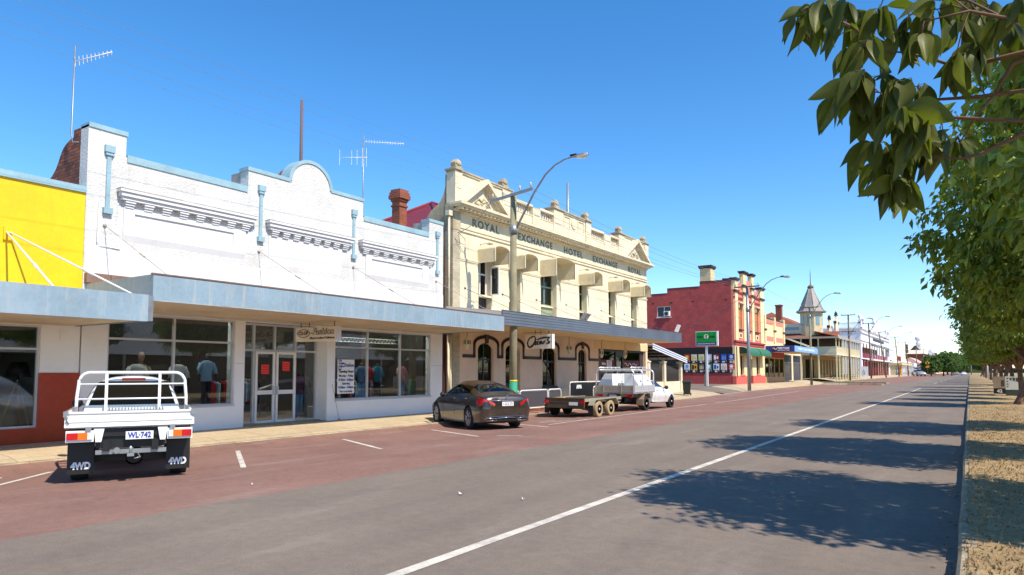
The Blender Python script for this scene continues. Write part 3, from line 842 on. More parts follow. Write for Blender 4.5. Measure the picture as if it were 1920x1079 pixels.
for y in (8.52, 13.07, 16.98, 21.55):
    mb = MB(); a, b = Vector((FX + .02, y, 5.47)), Vector((AX - .1, y + .0, 3.93))
    mb.tube([a, b], .009, 6); mb.tube([a.lerp(b, .58), a.lerp(b, .65)], .022, 6); mb.lathe([(.04, 0), (.05, .03), (.02, .06)], (FX, y, 5.47), 'x', 10)
    mb.build('tie_rod', M['grime'], ws)
mb = MB(); mb.tube([(FX + .04, 8.36, 6.1), (FX + .04, 8.34, 5.0), (FX + .04, 8.42, 4.93), (FX + .04, 8.9, 4.9)], .012, 6); mb.build('conduit', M['white_paint'], ws)

# hanging sign of the fashion shop
fs = thing('hanging_sign', (-17.4, 14.75, 2.7), 'white hanging sign with oval badge and fashion lettering under the blue canopy', 'sign')
mb = MB(); mb.box(-18.36, -16.42, 14.66, 14.84, 2.72, 3.17); mb.build('board', cm('sign_cream', (250, 238, 216), .6), fs, bevel=.01)
mb = MB(); mb.box(-16.419, -16.40, 14.65, 14.85, 2.71, 3.18); mb.build('end_cap', M['white_frame'], fs)
mb = MB()
for x in (-18.2, -17.8, -16.6): mb.tube([(x, 14.75, 3.17), (x, 14.75, 3.36)], .015, 6)
mb.build('hanger', M['rusty'], fs)
ell = lambda rx, rz, n=28: [(-17.96 + rx * math.cos(2 * math.pi * i / n), 2.98 + rz * math.sin(2 * math.pi * i / n)) for i in range(n)]
INK = cm('sign_ink', (40, 34, 32), .6)
mb = MB(); mb.prism(ell(.3, .135), 'y', 14.652, 14.66); mb.build('badge', INK, fs)
mb = MB(); mb.prism(ell(.275, .115), 'y', 14.648, 14.651); mb.build('badge_face', cm('sign_cream', (250, 238, 216)), fs)
text('CO-OP', .17, INK, (-17.96, 14.647, 2.98), FACE_Y, fs, width=.46, bold=.004)
text('Fashion', .27, INK, (-17.03, 14.659, 3.02), FACE_Y, fs, width=1.0, bold=.012, shear=.2)
text('Fashion', .27, cm('sign_white', (246, 240, 230)), (-17.03, 14.651, 3.02), FACE_Y, fs, width=.96, bold=-.004, shear=.2)
text('Mens·Ladies·Children', .09, INK, (-17.07, 14.659, 2.82), FACE_Y, fs, width=1.15, bold=.002)
mb = MB()
for x in (-18.3, -17.62): mb.box(x, x + .09, 14.654, 14.66, 2.965, 2.995)
mb.build('bar', INK, fs)
# opening hours board on the window
hb = thing('opening_hours_board', (FX + .02, 16.68, .98), 'white opening hours board fixed to the fashion shop window', 'sign')
mb = MB(); mb.box(FX + .031, FX + .05, 16.3, 17.07, .98, 2.17); mb.build('board', cm('board_white', (240, 240, 240), .5), hb, bevel=.012)
NAVY = cm('navy', (44, 48, 140), .5); X = FX + .051
text('Fashion', .17, NAVY, (X, 16.83, 1.97), FACE_X, hb, width=.42, bold=.003)
mb = MB()
for (y, z) in ((16.4, 2.08), (16.4, 1.88), (16.54, 1.98)): mb.box(X, X + .004, y - .065, y + .065, z - .08, z + .08)
mb.build('logo_tile', NAVY, hb)
for (s, y, z) in (('b', 16.4, 2.08), ('k', 16.4, 1.88), ('w', 16.54, 1.98)):
    text(s, .15, cm('board_white', (240, 240, 240)), (X + .005, y, z), FACE_X, hb, bold=.004)
for (s, z, w, b, c) in (('Opening Hours', 1.75, .68, .004, INK), ('Monday - Friday', 1.6, .66, .001, INK), ('8.30am  6.00pm', 1.46, .68, .002, NAVY), ('Saturday', 1.33, .36, .001, INK), ('8.30am - 5.00pm', 1.2, .68, .002, NAVY), ('Your co-op loyalty', 1.06, .6, .0, INK)):
    text(s, .12, c, (X, 16.685, z), FACE_X, hb, width=w, bold=b)
# slim pole leaning in the doorway corner
mb = MB(); mb.tube([(FX + .1, 16.02, 1.32), (FX + .16, 16.3, .1)], .008, 6); mb.lathe([(.05, .1), (.05, .13), (.01, .14)], (FX + .16, 16.3, 0), n=10)
tag(mb.build('leaning_rod', M['grime'], None), 'thin rod leaning against the white wall beside the shop door', 'rod')

# mannequins and racks in the windows
def ellipse_loft(mb, secs, n=14, smooth=True):
    """secs: (cx, cy, z, rx, ry)"""
    rows = [[(cx + rx * math.cos(2 * math.pi * j / n), cy + ry * math.sin(2 * math.pi * j / n), z) for j in range(n)] for (cx, cy, z, rx, ry) in secs]
    mb.grid(rows, smooth, closed=True)
    k = len(mb.v)
    mb.f.append(list(range(k - n, k))); mb.s.append(False)
    mb.f.append(list(range(k - n * len(rows), k - n * len(rows) + n))); mb.s.append(False)
def mannequin(x, y, z, shirt, legs, label, head=False, s=1.0, skirt=False):
    t = thing('mannequin', (x, y, z), label, 'mannequin', 'mannequins in the fashion shop windows')
    mb = MB()
    if legs:
        for d in (-.09, .09):
            ellipse_loft(mb, [(x, y + d, z + .04, .05, .06), (x, y + d, z + .5, .065, .07), (x, y + d * .9, z + .88, .085, .09)])
        mb.build('trousers', legs, t)
    else:
        mb.tube([(x, y, z), (x, y, z + .9)], .018, 8); mb.lathe([(.16, 0), (.16, .015), (.02, .03)], (x, y, z), n=16); mb.build('stand', M['dark_frame'], t)
    mb = MB()
    h = z + .84
    ellipse_loft(mb, [(x, y, h, .13, .19), (x, y, h + .16, .115, .16), (x, y, h + .34, .125, .18), (x, y, h + .5, .12, .2), (x, y, h + .58, .08, .17), (x, y, h + .62, .05, .07)])
    for d in (-1, 1):
        mb.tube([(x, y + d * .18, h + .53), (x + .02, y + d * .26, h + .36), (x + .05, y + d * .27, h + .22)], [.065, .06, .062], 8)
    mb.build('shirt', shirt, t)
    mb = MB()
    mb.tube([(x, y, h + .58), (x, y, h + .72)], [.05, .045], 10)
    for d in (-1, 1): mb.tube([(x + .05, y + d * .27, h + .23), (x + .1, y + d * .27, h - .02)], [.036, .026], 8)
    if head: mb.lathe([(.01, .68), (.06, .72), (.085, .8), (.08, .88), (.04, .95), (.005, .96)], (x, y, h), n=12)
    mb.build('body', cm('skin_tone', (176, 140, 116), .6) if head else M['dark_frame'], t)
    return t
SK = cm('shirt_sky', (150, 186, 220), .9); PK = cm('shirt_pink', (226, 150, 140), .9); RD = cm('shirt_red', (190, 34, 50), .9); TL = cm('shirt_teal', (50, 120, 150), .9)
CR = M['cloth_white']; DK = cm('trouser_dark', (40, 38, 46), .9); JN = cm('trouser_jean', (110, 160, 200), .9); PT = cm('shirt_floral', (120, 150, 200), .9, var=.5)
mannequin(-18.95, 9.85, .5, CR, DK, 'mannequin in loose white top behind the truck in the left window', s=1)
mannequin(-19.3, 10.15, .5, cm('shirt_khaki', (150, 130, 100), .9), DK, 'mannequin in a khaki top in the left window', head=True)
mannequin(-18.9, 11.0, .5, CR, DK, 'mannequin in long white blouse just right of the left window mullion')
mannequin(-18.85, 11.85, .62, SK, DK, 'mannequin in pale blue short sleeved shirt over white tee')
mannequin(-19.0, 15.35, .14, cm('shirt_plum', (120, 60, 80), .9), JN, 'mannequin in plum top and jeans beside the right door')
mannequin(-19.25, 15.75, .14, DK, DK, 'mannequin in black behind the glass right of the door')
mannequin(-18.9, 17.3, .6, CR, DK, 'mannequin in white embroidered blouse beside the opening hours board')
mannequin(-18.95, 18.15, .5, PT, JN, 'mannequin in blue floral dress in the middle of the right window')
mannequin(-19.1, 18.6, .5, RD, DK, 'mannequin in red top in the right window')
mannequin(-19.1, 19.15, .5, TL, DK, 'mannequin in teal top in the right window')
mannequin(-18.9, 20.3, .5, PK, JN, 'mannequin in pink top and pale blue trousers')
def rack(x, y0, y1, z, cols, label):
    t = thing('clothes_rack', (x, (y0 + y1) / 2, z), label, 'clothes rack')
    mb = MB(); mb.tube([(x, y0, z), (x, y0, z + 1.35), (x, y1, z + 1.35), (x, y1, z)], .018, 8)
    for y in (y0, y1): mb.tube([(x - .28, y, z + .02), (x + .28, y, z + .02)], .016, 6)
    mb.build('rail', M['chrome'], t)
    n = int((y1 - y0 - .2) / .085); r = random.Random(int(y0 * 10))
    for k in range(n):
        y = y0 + .12 + k * .085; l = r.uniform(.6, .95)
        mb = MB(); mb.prism([(x - .22, z + 1.22), (x, z + 1.32), (x + .22, z + 1.22), (x + .2, z + 1.32 - l), (x - .2, z + 1.32 - l)], 'y', y, y + .035)
        mb.build('garment', r.choice(cols), t)
rack(-20.3, 17.6, 20.6, .12, [PT, RD, CR, DK, TL, PK], 'chrome clothes rack of mixed garments in the right window')
rack(-20.9, 13.2, 15.2, .12, [DK, JN, CR, RD], 'chrome clothes rack seen through the shop door')
rack(-20.6, 9.0, 11.8, .12, [DK, SK, CR, JN], 'chrome clothes rack at the back of the left window')
tb = thing('display_table', (-19.5, 19.0, .5), 'white display table with folded clothes in the right window', 'table')
mb = MB(); mb.box(-19.8, -19.3, 18.2, 19.7, 1.18, 1.22); mb.build('tabletop', M['white_frame'], tb)
mb = MB()
for (a, b) in ((-19.75, 18.25), (-19.35, 18.25), (-19.75, 19.65), (-19.35, 19.65)): mb.tube([(a, b, .5), (a, b, 1.18)], .015, 6)
mb.build('leg_frame', M['chrome'], tb)
# lit fluorescent battens out of view; left, door and deep ones added as fill
em = bpy.data.materials.new('lit_tube'); em.use_nodes = True
en = em.node_tree.nodes['Principled BSDF']; en.inputs['Emission Color'].default_value = (1, .96, .9, 1); en.inputs['Emission Strength'].default_value = 26; en.inputs['Base Color'].default_value = (.8, .8, .8, 1)
for i, (x, y, lab) in enumerate(((-19.3, 17.0, 'lit ceiling batten nearest the opening hours board'), (-19.3, 18.7, 'lit ceiling batten in the middle of the right window'), (-19.3, 20.3, 'lit ceiling batten at the far end of the right window'), (-21.5, 17.8, 'added ceiling batten deeper inside, brightening the shop behind the right window'),
                              (-19.3, 9.6, 'added ceiling batten brightening the left window above the mannequins'), (-19.3, 11.3, 'added ceiling batten brightening the bay beside the left window pier'), (-20.8, 14.2, 'added ceiling batten brightening the inside of the shop door'))):
    t = thing('ceiling_light', (x, y, 4.0), lab, 'ceiling light', 'ceiling lights in the fashion shop')
    mb = MB(); mb.box(x - .1, x + .1, y - .62, y + .62, 3.95, 3.999); mb.build('housing', M['white_frame'], t)
    mb = MB(); mb.box(x - .08, x + .08, y - .6, y + .6, 3.915, 3.949); mb.build('diffuser', em, t)
# white lattice truss inside, behind the top lights
tr = MB()
for z in (2.9, 3.06): tr.box(-20.02, -19.98, 16.3, 21.2, z - .012, z + .012)
for k in range(24):
    y = 16.3 + k * .2
    tr.tube([(-20, y, 2.9), (-20, y + .1, 3.06), (-20, y + .2, 2.9)], .01, 4)
tag(tr.build('lattice_truss', M['white_frame'], None), 'white lattice truss under the ceiling behind the right shop window', 'truss')
# ================================================================ cream two-storey hotel
H0, H1 = 22.62, 43.8
ht = thing('cream_hotel', (FX - 6, 33, 0), 'cream two storey hotel with green lettered frieze, balustraded parapet and twin pediments', 'hotel')
UP = [(24.5, 25.5), (26.95, 27.95), (29.87, 31.5), (34.05, 34.97), (37.84, 38.76), (41.17, 42.08)]
mb = MB(); wall(mb, 'x', FX - .4, FX, H0 + .5, H1, 3.56, 9.0, [(a, b, 4.0, 7.0) for a, b in UP])
mb.build('upper_wall', M['hotel_cream'], ht)
mb = MB(); mb.box(FX - .4, FX + .035, H0, H0 + .5, -.2, 7.86); mb.build('quoin_pier', M['cream_brick'], ht)
mb = MB(); mb.box(FX - .4, FX + .05, H0 - .01, H0 + .5, 7.861, 9.0); mb.build('corner_block', M['weathered'], ht)
mb = MB()      # joint lines of the ashlar render
for z in (4.9, 5.6, 6.1, 7.35):
    for i in range(len(UP) + 1):
        a = H0 + .52 if i == 0 else UP[i - 1][1]; b = H1 if i == len(UP) else UP[i][0]
        mb.box(FX - .002, FX + .0015, a + .02, b - .02, z, z + .012)
mb.build('ashlar_joint', M['hood_tan'], ht)
mb = MB()
for (z0, z1, d) in ((7.84, 7.9, .06), (7.98, 8.05, .07), (7.9, 7.98, .03)): mb.box(FX, FX + d, H0 + .5, H1 + d, z0, z1)
for i in range(len(UP) + 1):
    a = H0 + .5 if i == 0 else UP[i - 1][1]; b = H1 if i == len(UP) else UP[i][0]
    mb.box(FX, FX + .05, a, b, 6.63, 6.69); mb.box(FX, FX + .03, a, b, 6.57, 6.63)
mb.build('string_course', M['hotel_trim'], ht)
mb = MB()
mb.box(FX - .1, FX + .56, H0 - .1, H1 + .05, 8.9, 9.0); mb.box(FX - .1, FX + .48, H0 - .05, H1 + .02, 8.83, 8.9); mb.box(FX - .1, FX + .12, H0, H1, 8.66, 8.72)
co = mb.build('cornice', M['hotel_trim'], ht)
mb = MB()
k = 0; y = H0 + .12
while y < H1 - .1:
    mb.box(FX + .001, FX + .42, y, y + .13, 8.72, 8.829); y += .3
mb.build('modillions', M['hotel_trim'], co)
mb = MB(); mb.box(FX - .09, FX + .55, H0 + .2, H1, 9.001, 9.02); mb.build('weathering', M['weathered'], co)
# parapet
PX = FX + .1
mb = MB(); mb.box(PX - .42, PX, H0 + .004, H1 - .004, 9.0, 9.58)
mb.build('parapet_plinth', M['hotel_trim'], ht)
for (a, b, t) in ((H0 + .006, 27.05, 10.44), (31.75, 35.05, 10.42), (39.2, H1, 10.44)):
    mb = MB(); mb.box(PX - .4, PX - .02, a, b, 9.58, t); mb.build('parapet_block', M['hotel_cream'], ht)
for (a, b, t) in ((H0 - .08, 23.0, 10.44), (23.0, 27.1, 10.44), (30.9, 32.1, 10.42), (32.1, 34.6, 10.42), (34.6, 35.35, 10.42), (39.0, 40.0, 10.44), (40.0, 43.2, 10.44), (43.2, H1 + .1, 10.44)):
    mb = MB(); e = .12 if b - a < 1.3 else .06
    mb.box(PX - .5, PX + e, a, b, t, t + .07); mb.box(PX - .45, PX + e * .5, a + .04, b - .04, t - .09, t)
    mb.build('parapet_cap', M['weathered'], ht)
for (a, b, t) in ((H0 - .012, 23.1, 10.35), (26.2, 27.0, 10.35), (31.0, 32.0, 10.33), (34.65, 35.3, 10.33), (39.1, 39.95, 10.35), (43.2, H1 + .03, 10.35), (28.88, 29.62, 10.05), (37.02, 37.9, 10.05)):
    mb = MB(); mb.box(PX - .44, PX + .05, a, b, 9.0, t)
    mb.box(PX + .05, PX + .07, a + .12, b - .12, 9.66, t - .16)
    mb.build('pedestal', M['hotel_trim'], ht)
mb = MB(); n = 20      # round boss and panels on the middle block
mb.prism([(33.3 + .3 * math.cos(2 * math.pi * i / n), 9.98 + .3 * math.sin(2 * math.pi * i / n)) for i in range(n)], 'x', PX - .02, PX + .03)
for (a, b) in ((32.15, 32.85), (33.75, 34.5)):
    mb.box(PX - .02, PX + .02, a, b, 10.2, 10.25); mb.box(PX - .02, PX + .02, a, a + .06, 9.7, 10.2); mb.box(PX - .02, PX + .02, b - .06, b, 9.7, 10.2)
mb.build('panel_boss', M['hotel_trim'], ht)
for (a, b) in ((27.05, 28.88), (29.62, 31.0), (35.3, 37.02), (37.9, 39.1)):
    mb = MB(); mb.box(PX - .38, PX + .04, a, b, 10.03, 10.15); mb.box(PX - .4, PX + .02, a, b, 9.581, 9.63)
    bs = mb.build('balustrade', M['hotel_trim'], ht)
    n = int((b - a) / .2); src = None
    for k in range(n):
        y = a + (b - a) * (k + .5) / n
        if src is None:
            mb = MB(); mb.lathe([(.06, 9.63), (.05, 9.68), (.07, 9.76), (.065, 9.82), (.035, 9.92), (.05, 9.98), (.06, 10.03)], (PX - .18, y, 0), n=10)
            src = mb.build('baluster', M['hotel_trim'], bs); y0 = y
        else:
            c = src.copy(); COL.objects.link(c); c.parent = bs; c.location = (0, y - y0, 0)
def pediment(a, b, zb, za):
    m = (a + b) / 2; d = FX + .56
    mb = MB(); mb.prism([(a + .25, zb), (m, za - .25), (b - .25, zb)], 'x', FX + .1, FX + .22)
    p = mb.build('pediment', M['hotel_cream'], ht)
    mb = MB(); w = .2
    for s in (-1, 1):
        e = a if s < 0 else b
        poly = [(e, zb + .003), (m, za), (m, za - w), (e - s * w * 1.35, zb + .003)]
        mb.prism(poly, 'x', FX + .1, d)
        mid = [(e - s * w * 1.35, zb + .003), (m, za - w), (m, za - w - .09), (e - s * w * 2.0, zb + .003)]
        mb.prism(mid, 'x', FX + .1, d - .16)
    mb.build('raking_cornice', M['hotel_trim'], p)
    for s in (-1, 1):
        e = a if s < 0 else b
        for k in range(1, 8):
            t = k / 8.3
            y = e + (m - e) * t; z = zb + (za - zb) * t - w - .13
            if z > zb + .02: mb = MB(); mb.box(FX + .222, d - .2, y - .05 , y + .05 , z - .02, z + .1); mb.build('modillion', M['hotel_trim'], p)
    mb = MB(); r = random.Random(4)
    for k in range(22):
        t = r.uniform(-1, 1); y = m + t * .55; z = zb + .18 + r.uniform(0, .62) * (1 - abs(t))
        mb.lathe([(.0, .04), (.05, .02), (.07, 0)], (FX + .222, y, z), 'x', 7)
    mb.tube([(FX + .23, m - .6, zb + .2), (FX + .25, m - .3, zb + .45), (FX + .25, m, zb + .3), (FX + .25, m + .3, zb + .45), (FX + .23, m + .6, zb + .2)], .03, 6)
    mb.build('relief_ornament', M['weathered'], p)
pediment(22.62, 26.34, 9.0, 10.36)
pediment(39.2, 43.4, 9.0, 10.38)
for y in (22.98, 26.58, 31.5, 34.97, 39.55, 43.45):
    mb = MB(); x = PX - .2
    mb.box(x - .2, x + .2, y - .22, y + .22, 10.515, 10.62)
    pr = []
    for i in range(25):
        t = math.pi * i / 24
        r = .2 + .035 * abs(math.sin(t * 3.5))
        pr.append((y - r * math.cos(t), 10.72 + r * 1.15 * math.sin(t)))
    mb.prism([(y - .2, 10.62)] + pr + [(y + .2, 10.62)], 'x', x - .14, x + .12)
    for i in range(1, 7):
        t = math.pi * i / 7
        mb.tube([(x + .12, y, 10.7), (x + .14, y - .19 * math.cos(t), 10.72 + .2 * math.sin(t))], [.02, .04], 6)
    mb.build('acroterion', M['weathered'], ht)
for (s, a, b) in (('ROYAL', 24.0, 26.1), ('EXCHANGE', 27.72, 31.05), ('HOTEL', 32.28, 34.49), ('EXCHANGE', 35.74, 39.1), ('ROYAL', 40.76, 42.82)):
    text(s, .49, M['letter_green'], (FX + .002, (a + b) / 2, 8.36), FACE_X, ht, width=b - a, bold=.018, spacing=1.25)
mb = MB()
for y in (31.6, 35.1, 39.3): mb.box(FX, FX + .006, y, y + .025, 8.05, 8.66)
mb.build('frieze_joint', M['hood_tan'], ht)
# upper windows and their arched hoods
for i, (a, b) in enumerate(UP):
    big = i == 2
    sg = M['white_frame'] if i == 0 else M['sage']
    mb = MB(); frame(mb, 'x', FX - .36, FX - .29, a, b, 5.2, 7.0, .07, ((a + b) / 2,), (6.2,)); wf = mb.build('window_frame', sg, ht)
    mb = MB(); mb.box(FX - .33, FX - .32, a + .03, b - .03, 5.23, 6.97); mb.build('pane', M['dark_glass'], wf)
    mb = MB(); mb.box(FX - .36, FX - .3, a, b, 4.0, 5.2); mb.build('lower_panel', M['dark_frame'] if i != 2 else M['sage'], ht)
    mb = MB(); mb.box(FX - .3, FX + .04 if i == 0 else FX - .2, a, b, 5.12, 5.2); mb.build('sill', M['hotel_trim'], ht)
    ha, hb2, z0, z1 = a - .08, b + .06 + (.2 if big else 0), 6.62, (7.45 if big else 7.2)
    mb = MB(); D = FX + .98
    for (p, q) in ((ha, ha + .03), (hb2 - .03, hb2)):
        mb.box(FX, D, p, q, z0, z1)
    n = 12; m = (ha + hb2) / 2; rise = .17
    o_ = [(m - (hb2 - ha) / 2 * math.cos(math.pi * j / n), z1 + rise * math.sin(math.pi * j / n)) for j in range(n + 1)]
    i_ = [(m - ((hb2 - ha) / 2 - .03) * math.cos(math.pi * j / n), z1 - .004 + (rise - .03) * math.sin(math.pi * j / n)) for j in range(n + 1)]
    mb.prism(o_ + i_[::-1], 'x', FX, D)
    h = mb.build('window_hood', M['hood_tan'], ht)
    mb = MB(); mb.box(D - .03, D + .012, ha - .012, ha + .03, z0 - .01, z1); mb.box(FX - .0, D, ha - .012, ha + .0, z0 - .02, z0 + .02)
    mb.box(D - .03, D + .012, hb2 - .03, hb2 + .012, z0 - .01, z1)
    mb.build('hood_edge', M['hotel_trim'], h)
    if i in (0, 3, 4, 5):
        mb = MB(); y = m - .1; mb.tube([(FX, y - .3, z1 + .28), (FX + .25, y - .1, z1 + .34), (FX + .3, y, z1 + .3)], .02, 6); mb.box(FX + .2, FX + .38, y - .02, y + .22, z1 + .3, z1 + .37)
        mb.build('hood_ornament', M['weathered'], h)
# the opened casement of the first window
mb = MB(); frame(mb, 'y', 25.45, 25.49, FX - .02, FX + .46, 5.24, 6.55, .06); cs = mb.build('casement', M['white_frame'], ht)
mb = MB(); mb.box(FX + .03, FX + .41, 25.465, 25.475, 5.29, 6.5); mb.build('pane', M['dark_glass'], cs)
# end wall, chimney, roof
mb = MB(); mb.prism([(FX - .41, -.2), (FX - .41, 10.3), (-18.62, 10.3), (-18.62, 9.75), (-18.72, 9.45), (-18.88, 9.17), (-19.08, 8.99), (-19.3, 8.88), (-19.52, 8.7), (-19.7, 8.42), (-19.85, 8.1), (-19.95, 7.75), (-33, 7.5), (-33, -.2)], 'y', H0 + .012, H0 + .35)
mb.build('end_wall', M['weathered'], ht)
mb = MB(); mb.box(-33, FX - .41, H1 - .35, H1 - .01, -.2, 8.6); mb.build('end_wall', M['weathered'], ht)
mb = MB(); mb.add([(-19.2, 23.0, 8.3), (-33, 23.0, 7.2), (-33, 43.4, 7.2), (-19.2, 43.4, 8.3), (-22.6, 26.4, 10.35), (-22.6, 40, 10.35)], [(0, 1, 4), (1, 2, 5, 4), (2, 3, 5), (3, 0, 4, 5)])
rf = mb.build('roof', M['red_roof'], ht, fix=False)
mb = MB(); mb.tube([(-22.6, 26.4, 10.37), (-33, 23, 7.22)], .09, 6); mb.tube([(-22.6, 26.4, 10.37), (-19.2, 23, 8.32)], .09, 6); mb.tube([(-22.6, 26.4, 10.37), (-22.6, 40, 10.37)], .09, 6); mb.build('ridge_cap', M['red_roof'], rf)
mb = MB(); cx, cy = -21.6, 22.95
mb.box(cx - .24, cx + .24, cy - .24, cy + .24, 6.5, 9.55)
for (e, z0, z1) in ((.28, 9.3, 9.38), (.29, 9.55, 9.66), (.36, 9.66, 9.84), (.33, 9.84, 9.98), (.29, 9.98, 10.1)): mb.box(cx - e, cx + e, cy - e, cy + e, z0, z1 + .001)
mb.build('chimney', M['red_brick'], ht)
# pipes in the gap
mb = MB(); mb.tube([(FX - .05, 22.45, 8.4), (FX - .05, 22.45, 3.95)], .05, 8); mb.box(FX - .15, FX + .05, 22.32, 22.56, 8.4, 8.62)
mb.tube([(FX + .04, 22.34, 3.3), (FX + .04, 22.34, .95), (FX + .04, 22.44, .85), (FX + .04, 22.52, .8)], .055, 8)
mb.tube([(FX + .04, 22.5, 3.3), (FX + .04, 22.5, .1)], .05, 8)
mb.build('downpipe', M['hotel_trim'], ht)
mb = MB(); mb.box(-26, FX - .3, 22.02, 22.6, -.2, 3.3); mb.box(-26, FX - .5, 22.02, 22.6, 3.3, 6.8); mb.build('gap_infill', cm('gap_brown', (96, 50, 44), .8), ht)
# ground floor
GD = [(24.47, 25.68, -.2, 3.04), (26.66, 27.92, -.2, 3.04), (30.03, 31.45, .99, 3.0), (33.88, 34.88, 1.12, 3.0)]
SHOP = (36.4, 43.5, -.2, 3.1)
mb = MB(); wall(mb, 'x', FX - .4, FX, H0 + .5, H1, .86, 3.56, GD + [SHOP]); mb.build('lower_wall', M['hotel_pink'], ht)
mb = MB(); wall(mb, 'x', FX - .4, FX + .06, H0 + .5, H1, -.3, .86, [(a - (.0), b, c, d) for (a, b, c, d) in GD if c < 0] + [SHOP]); mb.build('dado', M['hotel_base'], ht)
mb = MB(); wall(mb, 'x', FX - .38, FX + .02, 35.9, H1 - .001, 3.1, 3.55, []); mb.build('shop_fascia', M['tan'], ht)
for (a, b, c, d) in GD:
    c2 = max(c, .1)
    mb = MB(); m = (a + b) / 2; hw = (b - a) / 2
    for s in (-1, 1):     # spandrels that round the heads
        pts = [(m + s * hw, d)] + [(m + s * hw * math.cos(t), d - .34 + .34 * math.sin(t)) for t in [math.pi / 2 * j / 8 for j in range(9)]]
        mb.prism(pts, 'x', FX - .12, FX - .002)
    mb.build('arch_head', M['hotel_pink'], ht)
    mb = MB(); frame(mb, 'x', FX - .2, FX - .13, a, b, c2, d, .07, ((a + b) / 2,), (d - .75,))
    nm = 'door' if c < 0 else 'window_frame'
    if c < 0: mb.box(FX - .195, FX - .16, a + .07, b - .07, c2 + .07, 1.2)
    wf = mb.build(nm, M['dark_frame'], ht)
    mb = MB(); mb.box(FX - .17, FX - .16, a + .03, b - .03, (1.2 if c < 0 else c2) + .03, d - .03); mb.build('pane', M['dark_glass'], wf)
    if c > 0:
        mb = MB(); mb.box(FX - .3, FX + .05, a - .05, b + .05, c - .1, c); mb.build('sill', M['mould_dark'], ht)
# dark hood moulds that run level and rise over each arch
mb = MB()
def band(path, w=.075, d=.03):
    for (p, q) in zip(path[:-1], path[1:]):
        a, b = Vector((p[0], p[1])), Vector((q[0], q[1])); t = (b - a).normalized(); n = Vector((-t.y, t.x)) * w
        a = a - t * w * .6; b = b + t * w * .6
        mb.prism([tuple(a + n), tuple(b + n), tuple(b - n), tuple(a - n)], 'x', FX + .0005, FX + d)
cent = [25.11, 27.29, 30.75, 34.38]; prev = 23.4
for c in cent:
    hw = .92 if c != 34.38 else .8
    band([(prev, 2.43), (c - hw, 2.43), (c - hw, 2.98)])
    band([(c - hw * math.cos(t), 2.98 + .34 * math.sin(t)) for t in [math.pi * j / 12 for j in range(13)]])
    band([(c + hw, 2.98), (c + hw, 2.43)])
    prev = c + hw
    mb.prism([(c - .1, 3.02), (c - .14, 3.42), (c + .14, 3.42), (c + .1, 3.02)], 'x', FX + .001, FX + .06)
band([(prev, 2.43), (36.3, 2.43)])
mb.build('hood_mould', M['mould_dark'], ht)
# dark shopfront of the bar
mb = MB(); wall(mb, 'x', FX - .34, FX - .2, 36.4, 43.5, -.2, 3.1, [(37.1, 39.2, .75, 2.98), (40.35, 42.95, .75, 2.98), (39.35, 40.2, .12, 2.7)]); mb.build('bar_front', M['dark_frame'], ht)
for (a, b) in ((37.1, 39.2), (40.35, 42.95), (39.35, 40.2)):
    mb = MB(); mb.box(FX - .27, FX - .26, a, b, .12, 2.98); mb.build('bar_pane', M['dark_glass'], ht)
MAR = cm('maroon', (96, 20, 34), .6); WH = cm('board_white', (240, 240, 240))
for (a, b) in ((37.15, 39.15), (40.4, 42.85)):
    mb = MB(); mb.box(FX - .215, FX - .205, a, b, 2.02, 2.46) if False else mb.box(FX - .255, FX - .245, a, b, 2.02, 2.46)
    bn = mb.build('window_banner', MAR, ht)
    mb = MB()
    pts = []
    for k in range(15):
        t = k / 14
        pts.append((FX - .235, a + .15 + (b - a - .5) * (t if a > 40 else t * .35), 2.22 + .1 * math.sin(t * 19) * (1 - .4 * t)))
    mb.tube(pts, .028, 5); mb.build('script', WH, bn)
    if a < 40:
        mb = MB(); mb.box(FX - .244, FX - .238, 38.0, 38.7, 2.05, 2.43); pn = mb.build('notice', WH, bn)
        mb = MB()
        for q in range(4): mb.box(FX - .2375, FX - .236, 38.08, 38.62, 2.12 + q * .075, 2.15 + q * .075)
        mb.build('print', MAR, pn)
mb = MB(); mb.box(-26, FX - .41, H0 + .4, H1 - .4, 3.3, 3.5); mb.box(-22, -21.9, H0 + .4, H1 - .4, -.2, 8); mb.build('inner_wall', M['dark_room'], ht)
# awning of the hotel: slate weatherboard fascia
HX = -15.3; HA0, HA1 = 22.2, 42.45
mb = MB(); mb.box(FX, HX - .05, HA1 - .05, HA1, 3.6, 4.18); mb.box(HX - .05, HX - .02, HA0, HA1, 3.6, 4.18)
for k in range(5):
    z = 3.6 + k * .116; mb.prism([(HX - .019, z + .004), (HX + .006, z + .004), (HX - .004, z + .116), (HX - .019, z + .116)], 'y', HA0, HA1 + .002)
mb.build('awning_fascia', M['fascia_slate'], ht)
mb = MB(); mb.prism([(FX, 4.5), (HX - .05, 4.16), (HX - .05, 4.12), (FX, 4.46)], 'y', HA0, HA1 - .06); mb.prism([(FX + .01, 4.455), (HX - .06, 4.115), (HX - .06, 3.95), (FX + .01, 3.95)], 'y', HA0, HA0 + .03); mb.build('awning_roof', M['pale_roof'], ht)
mb = MB(); mb.box(HX - .08, HX + .02, HA0, HA1 + .02, 4.181, 4.2); mb.build('awning_flashing', M['galv'], ht)
mb = MB(); mb.box(FX + .001, HX - .051, HA0, HA1 - .051, 3.6, 3.62); mb.build('awning_soffit', M['tan'], ht)
for y in (23.5, 26.4, 29.42, 32.5, 36.77, 40.07):
    mb = MB(); mb.tube([(FX, y, 5.38), (HX - .1, y, 4.2)], .01, 6); mb.lathe([(.05, 0), (.03, .05)], (FX, y, 5.38), 'x', 8); mb.build('tie_rod', M['dark_frame'], ht)
